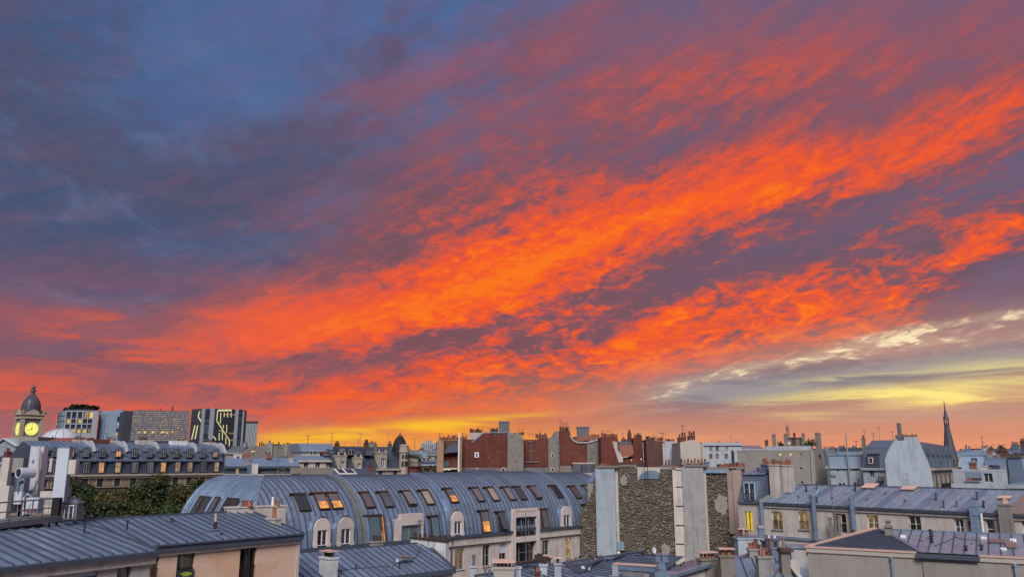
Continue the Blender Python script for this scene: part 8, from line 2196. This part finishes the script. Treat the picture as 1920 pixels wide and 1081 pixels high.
    m.poly([q0, q0 + sweep, q1 + sweep, q1]); m.poly([q1, q1 + sweep, q2 + sweep, q2]); m.poly([q0, q1, q2, P(pts[3][0], 0)][::-1]); m.poly([q0 + sweep, q1 + sweep, q2 + sweep]); rfm = m.build('mansard', 'slate_pale', b.root)
    m = MB(); w0, w1 = P(xe + 0.25, 0), P(xe + 0.25, zc); m.poly([w0, w0 + sweep, w1 + sweep, w1]); m.build('street_front', 'stone', b.root)
    m = MB(); cq = P(xe, zc); side = Vector((dl.y, -dl.x, 0)).normalized(); beam(m, cq + side * 0.3, cq + side * 0.3 + sweep, 0.7, 0.35); m.build('cornice', 'stone', b.root)
    for k in range(6):
        t = (k + 0.6) / 6.3; c = q0.lerp(q0 + sweep, t); u = dl.normalized()
        for (lo, hi, wd, nm) in ((0.06, 0.42, 1.2, 'dormer'), (0.58, 0.82, 0.9, 'roof_window')):
            s0, s1 = q0.lerp(q1, lo) + u * (t * S) + side * 0.35, q0.lerp(q1, hi) + u * (t * S) + side * 0.35
            h = s1.z - s0.z; base = s0 + side * 0.2
            m = MB(); a = base - u * wd / 2; e = base + u * wd / 2; inn = -side * 1.6; up = Vector((0, 0, h)); m.hexa([a, e, e + inn, a + inn, a + up, e + up, e + inn + up, a + inn + up]); d = m.build(nm, 'slate_pale', b.root)
            m = MB(); a = base - u * wd * 0.34 + side * 0.03; e = base + u * wd * 0.34 + side * 0.03; m.poly([a + up * 0.1, e + up * 0.1, e + up * 0.88, a + up * 0.88]); m.build('pane', 'glass_dark' if nm == 'dormer' else 'glass_sky', d)
        wb = P(xe + 0.25, zc - 3.0) + u * (t * S) + side * 0.03; m = MB(); a, e, up = wb - u * 0.5, wb + u * 0.5, Vector((0, 0, 2.2)); m.prism([a, e, e + up, a + up], -side * 0.02); m.build('window', 'glass_dark', b.root)
    railing(b.root, P(xe + 0.25, zc - 3.2) + side * 0.7 + dl * 2, P(xe + 0.25, zc - 3.2) + side * 0.7 + dl * 22, 1.0, 0.25, 'iron', 0.03, name='balcony_railing')
    x, z0 = b.f(1688, 819, 0.2); zt = b.f(1686, 792.5, 0.2)[1]; m = MB(); m.box(x - 0.25, 0.05, z0 - 0.5, x + 0.25, 0.45, zt); m.box(x - 0.6, 0.0, z0 - 0.5, x + 0.5, 0.5, b.f(1688, 815, 0.2)[1]); m.build('flue', 'iron_grey', b.root)
    for k in range(11):
        px = 1692 + k * 2.6; p = b.f(px, 818.5, 0.3); pot(b.root, p[0], 0.25, p[1], rf_.uniform(0.25, 0.5), 0.09, 'wood_dark')
    q = b.f(1702, 912, -1.0); zt = b.f(1699, 887, -1.0)[1]; m = MB(); m.tube([(q[0], -1, 2), (q[0], -1, zt)], 0.035, 4); m.tube([(q[0] - 0.45, -1, zt - 0.05), (q[0] + 0.1, -1, zt - 0.05)], 0.03, 4); m.tube([(q[0] - 0.25, -1, zt - 0.9), (q[0] + 0.2, -1, zt - 0.9)], 0.03, 4); m.build('aerial_pole', 'iron_grey', b.root)
    # church spire
    Y = 262; c = at(1783, 865, Y); s = Y / 1408 * 0.97; zo = lambda y: at(1780, y, Y).z
    root = thing('church_spire', 'slender slate church spire with an open belfry rising on the right', 'church', (c.x, c.y, 0), R(-30))
    m = MB(); m.lathe([(11.5 * s, 0), (11.5 * s, zo(864))], 8); t = m.build('tower', 'stone', root)
    for k in range(8):
        a = k * math.pi / 4 + math.pi / 8; m = MB(); m.box(-0.45, -0.1, zo(876), 0.45, 0.1, zo(867)); o = m.build('louvre', 'dark_void', t, (11.5 * s * 0.925 * math.cos(a), 11.5 * s * 0.925 * math.sin(a), 0)); o.rotation_euler = (0, 0, a + math.pi / 2)
    m = MB(); m.lathe([(14.2 * s, zo(864) - 0.1), (14.2 * s, zo(864)), (12.0 * s, zo(853)), (8.2 * s, zo(828)), (4.6 * s, zo(800)), (4.3 * s, zo(797))], 8); m.build('spire', 'slate_mid', root)
    m = MB()
    for k in range(8):
        a = k * math.pi / 4; m.tube([(3.9 * s * math.cos(a), 3.9 * s * math.sin(a), zo(797.2)), (3.9 * s * math.cos(a), 3.9 * s * math.sin(a), zo(785))], 0.14, 5)
    m.lathe([(4.5 * s, zo(796.8)), (4.5 * s, zo(794))], 8); m.build('belfry', 'slate', root)
    m = MB(); m.lathe([(5.6 * s, zo(785)), (4.9 * s, zo(783.5)), (2.6 * s, zo(776)), (1.1 * s, zo(766)), (0.15, zo(758))], 8); m.tube([(0, 0, zo(758.5)), (0, 0, zo(750))], 0.07, 4); m.tube([(-0.3, 0, zo(756)), (0.5, 0, zo(756))], 0.09, 4); m.build('spire_tip', 'slate', root)
    m = MB(); m.box(6, 6, 0, 18, 30, zo(880)); m.prism([(5.5, 5.5, zo(880)), (18.5, 5.5, zo(880)), (12, 5.5, zo(856))], (0, 25, 0)); m.build('nave', 'slate_pale', root)
    # rooftops at the right edge
    b = block('white house with a blue shuttered shopfront panel and dark windows below the spire', 1784, 108, 1884, 104, 883, 879, 'plaster_white', 'zinc_new', rows=[(886, 903, (1796, 1853), 16, 'dark')], depth=5, kind='flat', cornice=False)
    x0, z0, x1, z1 = b.frect(1811, 884, 1841, 897, -0.05); m = MB(); m.box(x0, -0.06, z0, x1, -0.002, z1); m.build('panel', 'panel_blue', b.root)
    for k in range(5): p = b.f(1814 + k * 6, 900, -0.6); pot(b.root, p[0], -0.6, p[1], 0.35, 0.22, rf_.choice(['terracotta', 'wood_dark']))
    m = MB(); p, q = b.f(1784, 905, -1), b.f(1890, 907, -1); m.box(p[0], -1.4, p[1] - 2, q[0], -0.8, p[1]); m.build('balcony', 'plaster_white', b.root)
    for px, yt, w, st in ((1822, 870, 10, 'tile_red'), (1843, 874, 12, 'plaster_cream'), (1866, 873, 9, 'zinc_edge')):
        p = b.f(px, yt, 2); m = MB(); m.box(p[0] - w * 0.037, 2, b.ze - 0.3, p[0] + w * 0.037, 3.2, p[1]); m.box(p[0] - w * 0.042, 1.9, p[1], p[0] + w * 0.042, 3.3, p[1] + 0.12); m.build('chimney', st, b.root)
    b = block('pale blue zinc roofs folded over attic rooms right of the spire', 1801, 128, 1850, 126, 880, 843, 'zinc_new', 'zinc_new', depth=9, kind='mansard', setb=1.5, cornice=False, rows=[(858, 866, (1826,), 12, 'sky')])
    block('grey blue zinc mansard with rusty chimneys at far right', 1845, 124, 1892, 122, 880, 853, 'slate_pale', 'zinc', depth=9, kind='mansard', setb=1.6, stacks=((1872, 850, 8, 'stone_dark', 3),), rows=[(871, 877, (1858,), 8, 'dark')])
    block('house with a brown tiled roof on the skyline right of the spire', 1846, 190, 1876, 190, 850, 842, 'plaster_sand', 'stone_dark', depth=9, kind='slope', setb=1.5, stacks=((1858, 839, 6, 'brick_dark', 2),))
    block('wide zinc roofed house with aerials at the right edge of the skyline', 1872, 170, 1930, 165, 862, 841, 'plaster_blue', 'zinc_new', depth=11, kind='mansard', setb=2.4, stacks=((1877, 838, 7, 'brick_dark', 3), (1904, 833, 12, 'zinc_new', 3)), ants=((1897, 826, 840), (1884, 832, 841)))
    # slanted flue wall
    A, B = at(1886, 865, 92), at(1919, 865, 90); b = Bld('chimney_wall', 'broad grey blue chimney wall with a row of pots at far right', 'chimney', A, B); L = b.L
    zt = b.f(1902, 857)[1]; zm = b.f(1902, 891)[1]
    m = MB(); m.hexa([(0.25, 0.0, zm), (L - 0.02, 0.0, zm), (L - 0.02, 1.2, zm), (0.25, 1.2, zm), (0.10, 0.15, zt), (L - 0.35, 0.15, zt), (L - 0.35, 1.2, zt), (0.10, 1.2, zt)]); m.box(0.2, -0.05, 0, L, 1.25, zm - 0.002); m.build('stack', 'panel_blue', b.root)
    m = MB(); m.hexa([(-0.5, 0.1, 0), (0.08, 0.1, 0), (0.08, 1.2, 0), (-0.5, 1.2, 0), (-0.15, 0.2, zt - 0.2), (0.05, 0.2, zt - 0.2), (0.05, 1.2, zt - 0.2), (-0.15, 1.2, zt - 0.2)]); m.build('flank', 'stone_dark', b.root)
    m = MB(); m.box(-0.1, 0.0, zt, L - 0.2, 1.3, zt + 0.2); m.build('cap', 'stone_dark', b.root)
    for k in range(7): pot(b.root, 0.1 + k * 0.3, 0.6, zt + 0.2, rf_.uniform(0.2, 0.4), 0.13, rf_.choice(['brick_dark', 'wood_dark', 'iron_grey']))
    block('dark gabled stack cut by the right edge of the picture', 1911, 140, 1945, 138, 868, 828, 'plaster_grey', 'slate', depth=8, kind='slope', setb=1.0, stacks=((1917, 826, 9, 'brick_dark', 2),))
    b = block('zinc lean to and low white sheds behind the rust tinged roof', 1880, 88, 1935, 86, 909, 905, 'plaster_white', 'zinc_new', depth=5, kind='slope', setb=1.2)
    # far iron lattice tower
    Y = 5200; c = at(1481, 865, Y); root = thing('lattice_tower', 'tip of a very distant iron lattice tower above the roof terrace stacks', 'tower', (c.x, c.y, 0), R(20)); zo = lambda y: at(1481, y, Y).z
    prof = [(62, 0), (36, 55), (20, 110), (11, 180), (8.0, zo(818)), (6.2, zo(806))]
    m = MB()
    for sx in (-1, 1):
        for sy in (-1, 1):
            m.tube([(sx * r_, sy * r_, z_) for r_, z_ in prof], [9, 6, 5, 4, 3.4, 3.0], 4)
    m.build('leg', 'tower_iron', root)
    m = MB()
    for k in range(26):
        t = k / 26; z0 = zo(806) * t; z1 = zo(806) * (t + 1 / 26)
        ra, rb = np.interp([z0, z1], [p[1] for p in prof], [p[0] for p in prof])
        for a in range(4):
            ca, sa = math.cos(a * math.pi / 2), math.sin(a * math.pi / 2)
            f = lambda r_, u: (r_ * ca - u * sa, r_ * sa + u * ca)
            m.tube([(*f(ra, -ra), z0), (*f(rb, rb), z1)], 1.3, 4); m.tube([(*f(ra, ra), z0), (*f(rb, -rb), z1)], 1.3, 4)
    m.build('bracing', 'tower_iron', root)
    m = MB(); m.taper(0, 0, zo(806), zo(803), 14, 14, 19, 19); m.taper(0, 0, zo(803), zo(799), 19, 19, 16, 16); m.lathe([(6, zo(799)), (5, zo(797)), (1.5, zo(795.5)), (1.0, zo(788))], 8); m.box(-22, -22, 110, 22, 22, 116); m.box(-36, -36, 55, 36, 36, 61); m.build('platform', 'tower_iron', root)
right_side()

# ---- trees behind the left roofs
def tree(px, py_top, py_bot, Y, rx, leaf, label, seed, group=None, n=5200, size=0.235):
    rnd = random.Random(seed); c = at(px, 865, Y); zt = at(px, py_top, Y).z; zb = max(2.0, at(px, py_bot, Y).z)
    root = thing('tree', label, 'tree', (c.x, c.y, 0), 0, group)
    m = MB(); h0 = zb + (zt - zb) * 0.3
    m.tube([(0, 0, 0), (0.1, 0.05, zb * 0.6), (0.0, 0.1, h0), (0.1, 0, zt - 1.2)], [0.42, 0.32, 0.22, 0.05], 7)
    clumps = []
    for k in range(30):
        a = rnd.uniform(0, 2 * math.pi); q = rnd.random() ** 0.6; zz = rnd.uniform(-1, 1)
        rr = rx * math.sqrt(max(0.05, 1 - zz * zz * 0.92)) * q
        clumps.append((Vector((rr * math.cos(a), rr * math.sin(a), (zt + zb) / 2 + zz * (zt - zb) / 2 * 0.86)), rx * rnd.uniform(0.20, 0.40)))
    for cc, r_ in clumps[:12]:
        z0 = zb * 0.7 + (zt - zb) * rnd.uniform(0, 0.4); m.tube([(0.0, 0.05, z0), cc * 0.5 + Vector((0, 0, (z0 + cc.z * 0) * 0.5)), cc], [0.14, 0.09, 0.03], 4, cap=False)
    m.build('trunk', 'bark', root)
    m = MB()
    for k in range(n):
        cc, r_ = clumps[rnd.randrange(len(clumps))]
        d = Vector((rnd.gauss(0, 1), rnd.gauss(0, 1), rnd.gauss(0, 0.8))).normalized(); p = cc + d * r_ * rnd.random() ** 0.4
        a = Vector((rnd.gauss(0, 1), rnd.gauss(0, 1), rnd.gauss(0, 0.6))).normalized() * size * rnd.uniform(0.6, 1.3); c2 = a.cross(Vector((rnd.gauss(0, 1), rnd.gauss(0, 1), rnd.gauss(0, 1)))).normalized() * size * 0.5
        m.poly([p - a, p + c2, p + a, p - c2])
    m.build('crown', leaf, root)
TREES = [
    (150, 905, 975, 96, 3.2, 'leaves_dark', 'dark green tree at the left end of the row, next to the terrace penthouse'),
    (182, 922, 985, 93, 3.4, 'leaves', 'low rounded green tree in front of the arched windows'),
    (218, 934, 990, 90, 3.4, 'leaves_autumn', 'tree with orange brown leaves in the middle of the row'),
    (254, 918, 985, 94, 3.2, 'leaves', 'mid green tree standing left of the tallest tree'),
    (292, 892, 985, 97, 3.6, 'leaves', 'tallest green tree covering part of the brick front'),
    (326, 914, 985, 95, 3.2, 'leaves_dark', 'dark bushy tree right of the tallest tree'),
    (356, 918, 985, 92, 3.0, 'leaves_autumn', 'yellowing tree left of the barrel roof'),
    (392, 903, 975, 100, 3.2, 'leaves', 'green tree rising behind the shoulder of the barrel roof'),
    (418, 908, 970, 103, 2.6, 'leaves_dark', 'last dark tree half hidden by the barrel roof'),
    (208, 948, 1000, 84, 3.0, 'leaves_dark', 'nearest dark tree just above the peach building roof ridge'),
    (310, 942, 1000, 84, 3.2, 'leaves', 'near green tree touching the foot of the barrel roof'),
]
for i, (px, yt, yb, Y, rx, lf, lb) in enumerate(TREES):
    tree(px, yt, yb, Y, rx, lf, lb, 40 + i, 'trees between the peach building and the long mansard')
tree(806, 873, 900, 160, 2.6, 'leaves_autumn', 'olive green shrub tree left of the red brick pier', 77, None, 1500)

# ---- further houses closing the gaps along the horizon
def gap_houses():
    W = ['plaster_cream', 'stone', 'plaster_white', 'plaster_sand', 'plaster_grey']
    spec = [
        (470, 545, 300, 842, 'zinc_edge', 'dark roofed house glimpsed behind the roughcast wall chimneys'),
        (540, 640, 330, 844, 'slate', 'far slate roof behind the blue white house'),
        (630, 720, 360, 840, 'slate', 'far dark roofs behind the stone fronted building'),
        (715, 800, 320, 843, 'zinc_old', 'far roofs between the pointed dome and the high rise'),
        (800, 880, 260, 842, 'zinc_old', 'distant house behind the buff pier'),
        (1120, 1230, 300, 835, 'zinc_edge', 'far roof ridge behind the red chimney'),
        (1290, 1400, 320, 838, 'zinc_old', 'far grey roofs behind the cream gable'),
        (1540, 1640, 300, 840, 'zinc', 'far zinc roofs behind the pale blue house'),
        (1776, 1850, 330, 845, 'zinc', 'far blue roofs at the foot of the spire'),
        (1840, 1935, 300, 840, 'slate', 'far slate roofs at the right edge'),
        (-40, 70, 420, 836, 'zinc', 'far roofs at the left edge behind the blue gabled house'),
    ]
    for i, (p0, p1, Y, top, rm, lb) in enumerate(spec):
        n = int((p1 - p0) / 11)
        pxs = [p0 + 6 + 11 * k for k in range(n)]
        block(lb, p0, Y, p1, Y, top + 10, top, W[i % 5], rm, group='far houses closing the skyline', rows=[(top + 13, top + 19, pxs, 4.5, D_), (top + 22, top + 28, pxs, 4.5, D_)], depth=14, setb=2.0,
              stacks=[(p0 + (p1 - p0) * t, top - rf_.uniform(1, 4), rf_.uniform(5, 10), rf_.choice(['brick_dark', 'stone_dark', 'plaster_grey']), 3) for t in (0.1, 0.36, 0.62, 0.88)], ants=[(p0 + (p1 - p0) * rf_.random(), top - 9, top) for _ in range(2)])
gap_houses()
